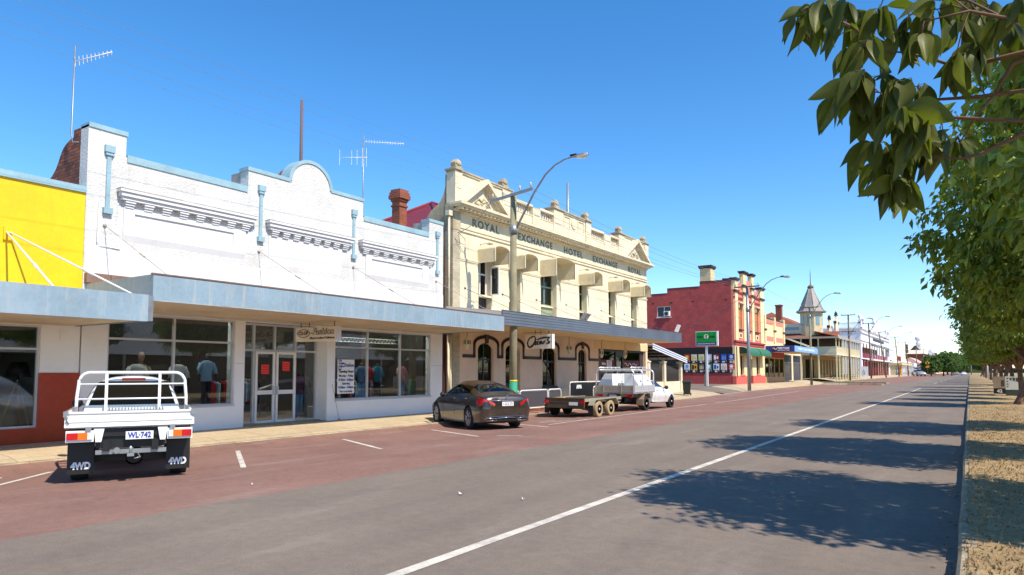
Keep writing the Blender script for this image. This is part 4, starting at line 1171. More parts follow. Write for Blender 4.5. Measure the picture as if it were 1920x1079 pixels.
# hotel sign hanging below the awning, brush lettering
og = thing('hanging_sign', (-15.8, 26.1, 2.75), 'white hanging sign with black brush script under the slate awning', 'sign')
mb = MB(); mb.box(-16.66, -15.27, 26.0, 26.2, 2.77, 3.4); mb.build('board', cm('sign_cream', (250, 238, 216)), og, bevel=.01)
mb = MB(); mb.box(-15.269, -15.255, 25.99, 26.21, 2.76, 3.41); mb.build('end_cap', M['white_frame'], og)
mb = MB()
for x in (-16.2, -15.9, -15.5): mb.tube([(x, 26.1, 3.4), (x, 26.1, 3.61)], .018, 6)
mb.tube([(-16.9, 26.1, 3.5), (-15.45, 26.1, 3.5)], .015, 6); mb.build('hanger', M['rusty'], og)
def strokes(mb, paths, x0, z0, sx, sz, y, r):
    for pth in paths:
        P_ = [Vector((x0 + p[0] * sx, y, z0 + p[1] * sz)) for p in pth]
        Q = []
        for i in range(len(P_) - 1):       # smooth the stroke
            a, b, c, d = P_[max(0, i - 1)], P_[i], P_[i + 1], P_[min(len(P_) - 1, i + 2)]
            for t in (0, .25, .5, .75):
                Q.append(.5 * ((2 * b) + (c - a) * t + (2 * a - 5 * b + 4 * c - d) * t * t + (3 * b - a - 3 * c + d) * t ** 3))
        Q.append(P_[-1])
        n = len(Q); rs = [r * (.45 + .9 * math.sin(math.pi * (k + .5) / n)) for k in range(n)]
        mb.tube(Q, rs, 6, flat=1.0)
mb = MB()
strokes(mb, [[(.33, .95), (.15, .8), (.02, .45), (.05, .1), (.18, .02), (.36, .3), (.44, .7), (.36, .92), (.2, .75)],
             [(.5, .48), (.42, .35), (.44, .22), (.52, .3)], [(.62, .5), (.54, .42), (.54, .26), (.64, .26)],
             [(.78, .5), (.67, .44), (.68, .28), (.78, .42), (.8, .27), (.86, .3)], [(.88, .52), (.88, .3), (.9, .46), (.98, .52)],
             [(1.22, .78), (1.08, .66), (1.12, .52), (1.2, .42), (1.08, .3), (1.0, .34)], [(.5, .62), (.85, .78), (1.22, .82)]], -16.55, 2.83, .98, .54, 25.99, .03)
mb.xf(Matrix.Diagonal((1, 1, 1, 1)))
mb.build('brush_lettering', INK, og)
# wall lanterns
for i, y in enumerate((22.9, 31.75, 35.6, 38.85)):
    z = 2.75 if i < 2 else 2.6
    lab = ('cream hexagonal lantern by the downpipe, farthest left of the four', 'cream hexagonal lantern hanging between the arched hotel windows', 'cream hexagonal lantern at the left edge of the dark bar front', 'cream hexagonal lantern between the two dark bar windows')[i]
    t = thing('lantern', (-17.6, y, z), lab, 'lantern', 'lanterns under the hotel awning')
    mb = MB(); mb.lathe([(.03, -.08), (.1, .02), (.13, .12), (.13, .36), (.06, .44), (.02, .46)], (-17.6, y, z), n=6, smooth=False); mb.build('body', M['hotel_trim'], t)
    mb = MB(); mb.tube([(-17.6, y, z + .46), (-17.6, y, z + .8), (-17.55, y, 3.6)], .012, 6); mb.build('hanger', M['dark_frame'], t)
    mb = MB()
    for k in range(6):
        a = math.pi / 6 + k * math.pi / 3
        mb.box(-17.6 + .114 * math.cos(a) - .015, -17.6 + .114 * math.cos(a) + .015, y + .114 * math.sin(a) - .03, y + .114 * math.sin(a) + .03, z + .15, z + .32)
    mb.build('lens', M['dark_glass'], t)
# floodlight standing on the awning
fl = thing('floodlight', (-15.5, 29.7, 4.2), 'grey floodlight on top of the slate awning beside the big sage window', 'floodlight')
mb = MB(); mb.prism([(-15.75, 4.3), (-15.5, 4.62), (-15.36, 4.55), (-15.6, 4.22)], 'y', 29.5, 29.95); mb.build('lamp_body', M['galv'], fl)
mb = MB(); mb.tube([(-15.5, 29.7, 4.2), (-15.54, 29.7, 4.35)], .03, 6); mb.build('bracket', M['dark_frame'], fl)
fl2 = thing('floodlight', (-15.4, 41.9, 4.2), 'white floodlight tilted up at the far end of the slate awning', 'floodlight')
mb = MB(); mb.prism([(-15.5, 4.3), (-15.3, 4.72), (-15.18, 4.68), (-15.36, 4.25)], 'y', 41.7, 42.05); mb.build('lamp_body', M['white_frame'], fl2)
mb = MB(); mb.tube([(-15.4, 41.9, 4.2), (-15.4, 41.9, 4.35)], .03, 6); mb.build('bracket', M['dark_frame'], fl2)
# beer garden: fence of pillars and railings, striped lean-to roof
fn = thing('garden_fence', (FX, 47, .2), 'cream garden wall with pillars and dark metal railings beside the hotel', 'fence')
mb = MB(); mb.box(FX - .2, FX - .02, 43.85, 50.4, -.1, 1.02); mb.build('base_wall', M['hotel_base'], fn)
for y in (43.98, 46.9, 50.25):
    mb = MB(); mb.box(FX - .3, FX + .06, y - .17, y + .17, -.1, 2.38); mb.box(FX - .34, FX + .1, y - .21, y + .21, 2.38, 2.47); mb.lathe([(.2, 2.47), (.12, 2.54), (.0, 2.6)], (FX - .12, y, 0), n=8); mb.build('pillar', M['hotel_trim'], fn)
for (a, b) in ((44.16, 46.72), (47.08, 50.07)):
    mb = MB()
    for z in (1.1, 2.1): mb.box(FX - .13, FX - .1, a, b, z, z + .04)
    n = int((b - a) / .115)
    for k in range(n + 1): mb.tube([(FX - .115, a + (b - a) * k / n, 1.04), (FX - .115, a + (b - a) * k / n, 2.3)], .011, 5)
    mb.box(FX - .17, FX - .15, a, b, 1.04, 2.05)
    mb.build('railing', cm('rail_dark', (64, 58, 56), .7), fn)
ln = thing('striped_lean_to', (-18, 47, 2.7), 'blue and white striped lean-to roof sloping down beside the hotel', 'roof')
mb = MB(); mb.prism([(43.85, 3.62), (50.6, 2.72), (50.6, 2.66), (43.85, 3.56)], 'x', -26, -17.85); mb.build('roof_sheet', M['iron_roof'], ln)
for k, mt in enumerate(('white_frame', 'stripe_blue', 'white_frame', 'stripe_blue', 'white_frame')):
    if mt == 'stripe_blue': cm(mt, (84, 112, 160), .7)
    h0 = .0 + k * .075
    mb = MB(); mb.prism([(43.85, 3.66 - h0), (50.6, 2.76 - h0), (50.6, 2.76 - h0 - .073), (43.85, 3.66 - h0 - .073)], 'x', -17.849, -17.82 + k * .0006); mb.build('stripe', M[mt], ln)
mb = MB()
for y in (45.2, 46.9, 50.3): mb.tube([(-18.0, y, 2.4), (-18.0, y, 3.62 - (y - 43.85) * .133 - .08)], .03, 6)
for y in (44.6, 46.0, 47.4, 48.8): mb.box(-25.9, -17.9, y, y + .06, 3.45 - (y - 43.85) * .133, 3.55 - (y - 43.85) * .133)
mb.build('post_and_rafter', M['dark_frame'], ln)
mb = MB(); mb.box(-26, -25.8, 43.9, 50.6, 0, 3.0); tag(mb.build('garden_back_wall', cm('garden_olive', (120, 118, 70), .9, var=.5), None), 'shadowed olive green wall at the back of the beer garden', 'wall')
# windbreak panels on the footpath outside the hotel
def windbreak(x, y0, y1, z1, label, col, txt=None, arched=False, zb=.08):
    g = gz(x, y0)
    t = thing('windbreak', (x, (y0 + y1) / 2, g), label, 'windbreak', 'windbreak panels outside the hotel')
    mb = MB(); r = .12
    top = [(y0, g + z1 - r), (y0 + r * .3, g + z1 - r * .3), (y0 + r, g + z1), (y1 - r, g + z1), (y1 - r * .3, g + z1 - r * .3), (y1, g + z1 - r)]
    mb.tube([(x, y0, g)] + [(x, a, b) for a, b in top] + [(x, y1, g)], .028, 8)
    mb.tube([(x, y0, g + zb + .05), (x, y1, g + zb + .05)], .02, 6)
    for y in (y0, y1): mb.tube([(x - .22, y, g + .02), (x + .22, y, g + .02)], .025, 6)
    mb.build('frame', M['white_frame'], t)
    mb = MB(); mb.prism([(y0 + .05, g + zb + .1), (y0 + .05, g + z1 - .12), (y0 + .12, g + z1 - .05), (y1 - .12, g + z1 - .05), (y1 - .05, g + z1 - .12), (y1 - .05, g + zb + .1)], 'x', x - .01, x + .01)
    p = mb.build('panel', col, t)
    if txt: text(txt, .26, WH, (x + .011, y0 + .95, g + z1 - .25), FACE_X, t, bold=.012)
    return t
MESH = cm('mesh_grey', (70, 66, 70), .8)
windbreak(-16.2, 23.75, 24.75, .92, 'short dark panel windbreak half hidden by the sedan', MESH)
windbreak(-16.2, 24.85, 27.15, .92, 'long dark panel windbreak with white frame beside the sedan', MESH)
windbreak(-16.2, 27.25, 28.4, .92, 'small dark panel windbreak at the right end of the white framed row', MESH)
windbreak(-16.6, 30.0, 33.6, 1.2, 'black banner windbreak with rounded top and white capitals behind the trailer', M['black'], 'AMA')
windbreak(-15.95, 31.3, 33.6, 1.0, 'dark low windbreak standing in front of the black banner one', MESH)
mb = MB(); mb.box(-15.95, -15.9, 24.2, 28.0, gz(-15.9, 25) + .002, gz(-15.9, 25) + .1); tag(mb.build('timber_sleeper', cm('sleeper_red', (140, 70, 62), .9, var=.3), None), 'reddish sleeper lying along the kerb below the white windbreaks', 'sleeper')
# ================================================================ dark red brick corner building
rb = thing('red_brick_building', (FX - 5, 70, .3), 'dark red painted brick building with buff and salmon pilastered front', 'building')
B0, B1 = 64.9, 75.9
mb = MB()
prof = [(FX - .3, -.1), (FX - .3, 10.42), (-21.5, 10.42), (-21.5, 9.97), (-24.8, 9.97), (-24.8, 9.66), (-33, 9.5), (-33, -.1)]
WN = (-25.9, -24.45, 7.17, 8.24)
wall(mb, 'y', B0, B0 + .3, -33, FX - .3, -.1, 9.5, [WN]); mb.box(-24.8, FX - .3, B0, B0 + .3, 9.5, 9.97); mb.box(-21.5, FX - .3, B0, B0 + .3, 9.97, 10.42)
mb.build('side_wall', M['painted_brick'], rb)
mb = MB()
for (a, b, z) in ((-33, -24.82, 9.5), (-24.8, -21.52, 9.97), (-21.5, FX - .3, 10.42)): mb.box(a, b, B0 - .03, B0 + .33, z, z + .05)
mb.box(-19.3, FX - .1, B0 - .05, B0 + .5, 10.47, 10.6)
mb.build('coping', M['brown_cap'], rb)
mb = MB(); frame(mb, 'y', B0 + .08, B0 + .14, *WN, .06, (-25.15,)); mb.box(WN[0] - .06, WN[1] + .06, B0 - .06, B0 + .08, WN[2] - .08, WN[2]); wf = mb.build('window_frame', M['white_frame'], rb)
mb = MB(); mb.box(WN[0] + .03, WN[1] - .03, B0 + .1, B0 + .11, WN[2] + .03, WN[3] - .03); mb.build('pane', M['dark_glass'], wf)
for x in (-26.3, -24.4, -22.2, -19.0):
    mb = MB(); mb.box(x - .12, x + .12, B0 - .006, B0 + .02, 8.5, 8.62); mb.build('air_vent', M['black'], rb)
mb = MB(); mb.box(-33, FX - .31, B1 - .3, B1 - .01, -.1, 9); mb.build('side_wall', M['painted_brick'], rb)
mb = MB(); mb.prism([(FX - .32, 9.6), (-33, 8.9), (-33, 8.8), (FX - .32, 9.5)], 'y', B0 + .31, B1 - .31); mb.build('roof', M['iron_roof'], rb)
cx, cy = -20.96, B0 + .75
mb = MB(); mb.box(cx - .52, cx + .52, cy - .65, cy + .6, 9.6, 11.72); ch = mb.build('chimney', M['tan'], rb)
mb = MB(); mb.box(cx - .6, cx + .6, cy - .72, cy + .68, 11.72, 11.82); mb.box(cx - .66, cx + .66, cy - .78, cy + .74, 11.82, 12.02); mb.build('chimney_cap', M['brown_cap'], ch)
ac = thing('air_conditioner', (-24.75, B0, 7.25), 'white window air conditioner sticking out of the dark red brick wall', 'air conditioner')
mb = MB(); mb.box(-25.08, -24.5, B0 - .32, B0 + .1, 7.24, 7.72); mb.build('casing', M['white_frame'], ac, bevel=.02)
mb = MB(); mb.lathe([(.2, 0), (.2, .012), (.0, .013)], (-24.8, B0 - .333, 7.48), 'y', 16); mb.build('fan_grille', M['dark_frame'], ac)
# front
LW = [(66.5, 67.85, 1.42, 3.3), (69.95, 70.9, .4, 3.0), (72.45, 73.85, 1.42, 3.3)]
UW = [(66.3, 67.65, 5.82, 8.3), (69.4, 70.7, 5.82, 8.3), (72.5, 73.9, 5.82, 8.3)]
mb = MB(); wall(mb, 'x', FX - .3, FX, B0, B1, 1.32, 4.2, LW); mb.build('lower_wall', M['buff'], rb)
mb = MB(); wall(mb, 'x', FX - .3, FX + .06, B0 - .02, B1, -.1, 1.32, LW); mb.build('plinth', M['coral'], rb)
mb = MB(); wall(mb, 'x', FX - .3, FX - .08, B0, B1, 4.2, 9.55, UW)
for (a, b) in ((66.2, 67.6), (72.0, 73.9)):
    w = b - a; mb.prism([(a, 9.55), (a, 10.15)] + [(a + w * i / 8, 10.15 - .45 * math.sin(math.pi * i / 8) + .5 * (i / 8 if a < 70 else 1 - i / 8)) for i in range(1, 8)] + [(b, 10.15), (b, 9.55)], 'x', FX - .3, FX - .08)
mb.prism([(69.3, 9.55), (69.3, 10.9), (70.0, 10.75), (70.75, 10.9), (70.75, 9.55)], 'x', FX - .3, FX - .08)
mb.build('upper_wall', M['salmon'], rb)
mb = MB(); mb.box(FX - .08, FX + .12, B0 - .03, B1, 4.55, 4.7); mb.box(FX - .08, FX + .03, B0, B1, 4.2, 4.55)
for z in (8.75, 9.3): mb.box(FX - .08, FX + .04, B0, B1, z, z + .14)
mb.build('string_course', M['red_paint'], rb)
for (a, b, t) in ((B0, 66.1, 10.4), (67.75, 69.2, 11.35), (70.85, 72.0, 11.45), (74.2, B1, 10.4)):
    mb = MB(); d = FX + .06
    mb.box(FX - .08, d, a + .15, b - .15, 4.71, t); mb.box(FX - .3, FX - .08, a + .1, b - .1, 9.55, t)
    p = mb.build('pilaster', M['buff'], rb)
    mb = MB(); mb.box(FX - .36, d + .1, a, b, t, t + .12); mb.box(FX - .42, d + .18, a - .1, b + .1, t + .12, t + .24); 
    mb.build('pilaster_cap', M['brown_cap'], p)
    mb = MB(); mb.box(FX - .078, d + .12, a, b, 9.3, 9.5)
    if t > 11: mb.box(FX - .3, d + .14, a - .05, b + .05, 10.1, 10.25)
    mb.build('pilaster_band', M['brown_cap'], p)
for (a, b, c, d) in UW + LW:
    mb = MB(); frame(mb, 'x', FX - .28, FX - .2, a, b, c, d, .07, ((a + b) / 2,), ((c + d) / 2,)); wf = mb.build('window_frame', cm('tan_frame', (196, 152, 96), .7) if c > 4 else M['brown_cap'], rb)
    mb = MB(); mb.box(FX - .25, FX - .24, a + .03, b - .03, c + .03, d - .03); mb.build('pane', M['dark_glass'] if c < 4 else cm('blind_tan', (176, 140, 84), .7), wf)
    if c > 1:
        mb = MB(); mb.box(FX - .2, FX + .1, a - .08, b + .08, c - .12, c - .001); mb.build('sill', M['brown_cap'] if c > 4 else M['coral'], rb)
    if c > 4:
        mb = MB(); mb.box(FX - .08, FX + .22, a - .15, b + .15, d, d + .1); mb.box(FX - .08, FX + .1, a - .1, a + .02, d - .5, d - .001); mb.box(FX - .08, FX + .1, b - .02, b + .1, d - .5, d - .001); mb.build('window_pediment', M['hotel_trim'], rb)
        mb = MB(); mb.box(FX - .08, FX - .02, a + .1, b - .1, 4.95, 5.5); mb.build('apron_panel', M['buff'], rb)
        mb = MB(); m = (a + b) / 2; mb.box(FX - .02, FX - .005, m - .25, m + .25, 5.08, 5.38); mb.build('apron_motif', M['brown_cap'], rb)
for (a, b) in ((66.2, 70.4), (70.6, 74.9)):
    pr = [(FX, 3.45), (FX, 4.12)] + [(FX + .95 * math.sin(math.pi / 2 * i / 8), 3.45 + .67 * math.cos(math.pi / 2 * i / 8)) for i in range(1, 9)]
    mb = MB()
    mb.grid([[(x, y, z) for (x, z) in pr[1:]] for y in (a, b)])
    mb.grid([[(pr[-1][0], y, 3.45), (pr[-1][0] + .005, y, 3.28)] for y in (a, b)])
    aw = mb.build('canvas_awning', M['green_canvas'], rb)
    for y in (a + .01, b - .01): mb = MB(); mb.add([(p[0], y, p[1]) for p in pr], [tuple(range(len(pr)))]); mb.build('awning_end', cm('dark_canvas', (14, 48, 36), .8), aw)
mb = MB(); mb.tube([(FX + .05, 65.2, 4.1), (FX + .05, 65.2, 1.2)], .05, 6); mb.build('downpipe', M['black'], rb)
# the black price board and its posters
pb = thing('price_board', (-20.9, B0, 1.6), 'long black board of bottle shop posters on the dark red brick wall', 'board')
mb = MB(); mb.box(-27.5, -18.45, B0 - .04, B0 - .001, 1.62, 4.06); mb.build('backing', M['black'], pb)
TOPS = [('red', 'yellow', '51'), ('cream', 'sand', '51'), ('cream', 'olive', '42'), ('grey', 'white', '47'), ('maroon', 'white', '50'), ('blue', 'sky', '44'), ('blue', 'grey', '52')]
BOTS = [('white', 'sky', '41'), ('amber', 'black', '42'), ('navy', 'sand', '44'), ('green', 'white', '47'), ('white', 'blue', '46'), ('white', 'peach', '41'), ('red', 'white', '51')]
PC = dict(red=(206, 40, 36), yellow=(244, 200, 60), cream=(238, 226, 186), sand=(222, 200, 120), olive=(190, 190, 90), grey=(196, 200, 206), white=(240, 240, 240), maroon=(150, 24, 44), blue=(34, 70, 170), sky=(120, 160, 220), amber=(240, 176, 40), black=(30, 26, 24), navy=(28, 34, 96), green=(40, 130, 90), peach=(236, 170, 140))
for row, (lst, z) in enumerate(((TOPS, 2.78), (BOTS, 1.88))):
    for k, (c1, c2, pr) in enumerate(lst):
        x = -22.86 + k * .715
        nm = ('upper', 'lower')[row]
        t = thing('poster', (x, B0 - .05, z), '%s and %s poster priced %s, %s row, %s from left' % (c1, c2, pr, nm, ('first', 'second', 'third', 'fourth', 'fifth', 'sixth', 'seventh')[k]), 'poster', 'posters on the black board')
        mb = MB(); mb.box(x - .28, x + .28, B0 - .052, B0 - .041, z + .02, z + .62); mb.build('sheet', cm('poster_' + c1, PC[c1], .5), t)
        mb = MB()
        if k % 3 == 0:
            mb.prism([(x + .17 * math.cos(math.pi * i / 8), z + .36 + .17 * math.sin(math.pi * i / 8)) for i in range(16)], 'y', B0 - .056, B0 - .053); mb.box(x - .2, x + .2, B0 - .056, B0 - .053, z + .08, z + .14)
        elif k % 3 == 1:
            mb.box(x - .22, x - .02, B0 - .056, B0 - .053, z + .1, z + .5); mb.box(x + .04, x + .2, B0 - .056, B0 - .053, z + .16, z + .4)
        else:
            for d in (-.14, 0, .14): mb.prism([(x + d - .05, z + .08), (x + d - .05, z + .36), (x + d - .02, z + .42), (x + d - .02, z + .54), (x + d + .02, z + .54), (x + d + .02, z + .42), (x + d + .05, z + .36), (x + d + .05, z + .08)], 'y', B0 - .056, B0 - .053)
        mb.build('print', cm('poster_' + c2, PC[c2], .5), t)
        text(pr, .26, WH, (x - .04, B0 - .042, z - .12), FACE_Y, t, name='price', bold=.01)
        text('99', .12, WH, (x + .22, B0 - .042, z - .08), FACE_Y, t, name='price')
# green bottle shop sign on its post
gs = thing('post_sign', (-18.72, 58, .3), 'green and slate sign on a white post before the dark red brick wall', 'sign')
mb = MB(); mb.box(-19.62, -17.7, 57.93, 58.15, 3.93, 5.2); mb.build('frame', M['white_frame'], gs)
mb = MB(); mb.box(-19.56, -17.82, 57.915, 57.929, 4.28, 5.14); mb.build('panel', cm('sign_green', (0, 158, 58), .4), gs)
mb = MB(); mb.box(-19.56, -17.82, 57.915, 57.929, 3.99, 4.27); mb.build('name_strip', cm('sign_slate', (58, 72, 100), .4), gs)
text('THIRSTY', .2, INK, (-19.19, 57.914, 4.72), FACE_Y, gs, width=.62, bold=.006)
text('CAMEL', .2, INK, (-18.18, 57.914, 4.72), FACE_Y, gs, width=.54, bold=.006)
text('ROYAL EXCHANGE HOTEL', .15, WH, (-18.69, 57.914, 4.12), FACE_Y, gs, width=1.5, bold=.003)
mb = MB(); mb.prism([(-18.69 + .2 * math.cos(2 * math.pi * i / 20), 4.74 + .2 * math.sin(2 * math.pi * i / 20)) for i in range(20)], 'y', 57.908, 57.914); mb.build('emblem_disc', cm('sign_cream', (250, 238, 216)), gs)
mb = MB(); mb.prism([(-18.72, 4.56), (-18.72, 4.74), (-18.8, 4.8), (-18.66, 4.9), (-18.6, 4.8), (-18.65, 4.74), (-18.65, 4.56)], 'y', 57.902, 57.9075); mb.build('emblem', INK, gs)
mb = MB(); mb.box(-18.8, -18.62, 57.97, 58.1, .3, 3.93); mb.build('post', M['white_frame'], gs)
mb = MB(); mb.box(-18.95, -18.81, 57.98, 58.09, .3, 1.5); mb.build('timber_stay', M['timber_pole'], gs)
mb = MB(); mb.box(-19.1, -18.4, 57.8, 58.25, .1, .36); mb.build('footing', M['concrete'], gs)

# ================================================================ low shop with blue sign canopy
th = thing('blue_sign_shop', (FX - 4, 83, .3), 'single storey buff and salmon shop with blue lettered sign canopy', 'shop')
mb = MB(); wall(mb, 'x', FX - .3, FX, 75.92, 85.3, 3.95, 7.5, []); mb.build('parapet_wall', M['buff'], th)
mb = MB()
for (a, b) in ((76.5, 80.0), (80.9, 84.6)):
    mb.box(FX, FX + .03, a, b, 6.95, 7.4); mb.box(FX, FX + .03, a, b, 5.1, 5.6)
mb.build('band', M['salmon'], th)
for y in (76.1, 80.45, 85.0):
    mb = MB(); mb.box(FX - .3, FX + .14, y - .28, y + .28, 5.0, 7.85); p = mb.build('pilaster', M['buff'], th)
    mb = MB(); mb.box(FX - .32, FX + .22, y - .34, y + .34, 6.2, 6.36); mb.build('pilaster_cap', M['brown_cap'], p)
mb = MB(); mb.box(FX - .34, FX + .06, 75.92, 85.32, 7.5, 7.58); mb.build('coping', M['brown_cap'], th)
mb = MB(); wall(mb, 'x', FX - .3, FX, 75.92, 85.3, -.1, 1.05, []); mb.build('window_base', cm('base_tan', (176, 136, 92), .7, var=.15), th)
mb = MB(); wall(mb, 'x', FX - .3, FX, 75.92, 85.3, 3.3, 3.95, []); mb.build('fascia', M['red_paint'], th)
mb = MB(); frame(mb, 'x', FX - .2, FX - .05, 75.92, 85.3, 1.05, 3.3, .1, (80.6, 78.2, 83)); wf = mb.build('window_frame', cm('tan_frame', (196, 152, 96)), th)
mb = MB(); mb.box(FX - .13, FX - .12, 76, 85.2, 1.1, 3.2); mb.build('pane', M['dark_glass'], wf)
mb = MB(); wall(mb, 'x', FX - .6, FX - .4, 85.3, 97, -.1, 4.2, [(85.5, 91.2, .6, 3.8), (92.0, 96.8, .5, 3.8)]); mb.build('lower_wall', M['buff'], th)
for (a, b, zb) in ((85.5, 91.2, .6), (92.0, 96.8, .5)):
    mb = MB(); frame(mb, 'x', FX - .55, FX - .45, a, b, zb, 3.8, .06, (), (2.85,)); wf = mb.build('window_frame', M['steel_grey'], th)
    mb = MB(); mb.box(FX - .51, FX - .5, a, b, zb, 3.8); mb.build('pane', cm('blue_film', (24, 30, 70), .15), wf)
mb = MB(); mb.box(-30, FX - .61, 76, 97, 4.2, 4.3); mb.box(-30, FX - .31, 76, 85.2, 6.9, 7.0); mb.build('roof', M['iron_roof'], th)
mb = MB(); mb.box(-30, FX - .3, 85.0, 85.29, 4, 7.4); mb.box(-30, FX - .61, 96.8, 97, -.1, 4.2); mb.build('end_wall', M['buff'], th)
BLU = cm('sign_blue', (36, 58, 150), .45); LBL = cm('sign_light_blue', (130, 176, 232), .45)
mb = MB(); mb.box(FX, -15.26, 76.3, 76.36, 3.83, 4.5); mb.build('canopy_end_sign', BLU, th)
mb = MB(); mb.box(-15.26, -15.2, 76.3, 89.4, 3.86, 4.48); mb.build('canopy_street_sign', LBL, th)
mb = MB(); mb.box(-17.5, -15.6, 76.29, 76.299, 3.92, 4.4); mb.build('sign_panel', cm('sign_navy', (24, 38, 110), .45), th)
text('THRIFTY-LINK', .3, WH, (-16.35, 76.289, 4.22), FACE_Y, th, width=1.25, bold=.012)
text('HARDWARE & TIMBER', .11, WH, (-16.35, 76.289, 4.0), FACE_Y, th, width=1.25, bold=.004)
mb = MB(); mb.tube([(-17.45, 76.285, 4.12), (-17.38, 76.285, 4.26), (-17.25, 76.285, 4.2), (-17.17, 76.285, 4.05), (-17.05, 76.285, 4.12), (-17.08, 76.285, 4.22)], .035, 6); mb.build('emblem', cm('emblem_gold', (244, 214, 130), .5), th)
text('THRIFTY-LINK HARDWARE', .34, WH, (-15.199, 82.5, 4.17), FACE_X, th, width=9.5, bold=.006)
mb = MB(); mb.box(FX, -15.27, 76.37, 89.3, 4.3, 4.34); mb.build('canopy_roof', M['iron_roof'], th)
mb = MB(); mb.box(FX + .001, -15.27, 76.37, 89.3, 3.9, 3.93); mb.build('canopy_soffit', M['tan'], th)
for y in (86, 87.6, 89.1):
    mb = MB(); mb.tube([(FX - .2, y, 5.8), (-15.3, y, 4.5)], .04, 5); mb.build('tie_rod', M['hotel_trim'], th)
mb = MB(); mb.lathe([(.0, 0), (.3, .05), (.45, .16), (.46, .17)], (-19.0, 77.6, 7.9), n=16); tag(mb.build('satellite_dish', M['white_frame'], None), 'white satellite dish on the roof of the blue sign shop', 'dish')
mb = MB(); mb.lathe([(.07, .3), (.07, 1.15), (.03, 1.2)], (-16.8, 93.5, .1), n=10); tag(mb.build('bollard', M['white_frame'], None), 'short white bollard on the footpath beyond the blue sign shop', 'bollard')

# ================================================================ hotel with a turret
tu = thing('turret_hotel', (-24, 122, .4), 'two storey hotel with grey pointed turret, terracotta roofs and cream verandahs', 'hotel')
TX, TY = -18.9, 111.6
V0, V1, VX = 108.9, 134.3, -16.0
mb = MB(); wall(mb, 'x', TX - .3, TX, TY, V1, -.1, 7.4, [(TY + 1.2 + 2.7 * k, TY + 2.5 + 2.7 * k, .6 if k % 2 else 1.2, 3.6) for k in range(8)])
wall(mb, 'y', TY, TY + .3, -36, TX - .3, -.1, 7.4, [(-20.8 - 2.6 * k, -19.6 - 2.6 * k, .6, 3.6) for k in range(5)]); mb.build('wall', cm('hotel_butter', (176, 146, 96), .8, var=.2), tu)
mb = MB(); mb.box(TX + .004, TX + .05, TY - .05, V1, 4.31, 7.3); mb.box(-36, TX + .05, TY - .05, TY - .004, 4.31, 7.3); mb.build('upper_wall', cm('verandah_shade_brown', (74, 52, 46), .8, var=.3), tu)  # darkened brown stands for verandah shade as well as brown blinds
mb = MB(); mb.box(TX - .25, TX - .2, TY + .5, V1 - .3, .4, 7); mb.box(-36, TX - .3, TY + .2, TY + .25, .4, 7); mb.build('pane', M['dark_glass'], tu)
mb = MB(); mb.box(-36, TX, V1 - .3, V1 - .01, -.1, 7.4); mb.build('end_wall', M['red_brick'], tu)
# the verandah wraps the corner
mb = MB(); mb.box(VX - .06, VX, V0, V1, 4.15, 4.5); mb.box(-30, VX - .06, V0, V0 + .06, 4.15, 4.5); mb.box(-30, VX - .06, V0 + .06, V1, 4.2, 4.3)
mb.build('verandah_floor', M['hotel_trim'], tu)
mb = MB(); mb.box(VX - .04, VX - .01, V0 + .1, V1, 4.56, 5.35); mb.box(-30, VX - .05, V0 + .01, V0 + .04, 4.56, 5.35)
for z in (4.5, 5.35): mb.box(VX - .06, VX + .02, V0 - .02, V1, z, z + .06); mb.box(-30, VX - .06, V0 - .02, V0 + .06, z, z + .06)
bl = mb.build('balustrade', cm('verandah_cream', (222, 212, 176), .8, var=.1), tu)
mb = MB()
for k in range(120): mb.box(VX - .009, VX + .004, V0 + .2 + k * .21, V0 + .23 + k * .21, 4.57, 5.34)
for k in range(60): mb.box(-29.8 + k * .23, -29.77 + k * .23, V0 - .004, V0 + .009, 4.57, 5.34)
mb.build('pickets', M['hotel_trim'], bl)
mb = MB(); mb.prism([(VX + .35, 6.85), (TX, 7.75), (TX, 7.65), (VX + .35, 6.75)], 'y', V0 - .3, V1 + .2)
mb.prism([(V0 - .35, 6.85), (TY, 7.75), (TY, 7.65), (V0 - .35, 6.75)], 'x', -34, VX + .2); mb.build('verandah_roof', M['terracotta'], tu)
mb = MB(); mb.box(VX + .3, VX + .38, V0 - .4, V1 + .2, 6.6, 6.86); mb.box(-34, VX + .3, V0 - .42, V0 - .34, 6.6, 6.86); mb.build('gutter', cm('gutter_grey', (176, 164, 140), .7), tu)
mb = MB()
for k in range(30): mb.lathe([(.02, 0), (.13, -.05), (.0, -.12)], (VX + .02, V0 + .4 + k * .85, 4.15), n=6)
mb.build('valance', M['dark_frame'], tu)
src = None
spots = [(VX - .05, V0 + .1 + 25.0 * k / 9) for k in range(10)] + [(VX - .05 - 2.4 * k, V0 + .1) for k in range(1, 6)]
for (x, y) in spots:
    for (za, zb) in ((4.5, 6.7), (.3, 4.15)):
        mb = MB(); w = .07 if za > 1 else .09
        mb.box(x - w, x + w, y - w, y + w, za, zb); mb.box(x - w - .05, x + w + .05, y - w - .05, y + w + .05, zb - .25, zb - .1)
        mb.build('post', cm('post_cream', (236, 222, 170), .7, var=.1), tu)
mb = MB(); mb.add([(TX + .2, TY - .3, 7.4), (-36, TY - .3, 7.4), (-36, V1, 7.4), (TX + .2, V1, 7.4), (-27, TY + 7, 11.4), (-27, V1 - 4, 11.4)], [(0, 1, 4), (1, 2, 5, 4), (2, 3, 5), (3, 0, 4, 5)]); mb.build('roof', M['terracotta'], tu, fix=False)
mb = MB(); mb.add([(-20.2, 106.4 + 5, 7.6), (-34, 111.4, 7.6), (-27, 118, 11.6)], [(0, 1, 2)]); mb.build('roof_slope', M['terracotta'], tu, fix=False)
cx, cy = -19.65, 111.0; n = 8
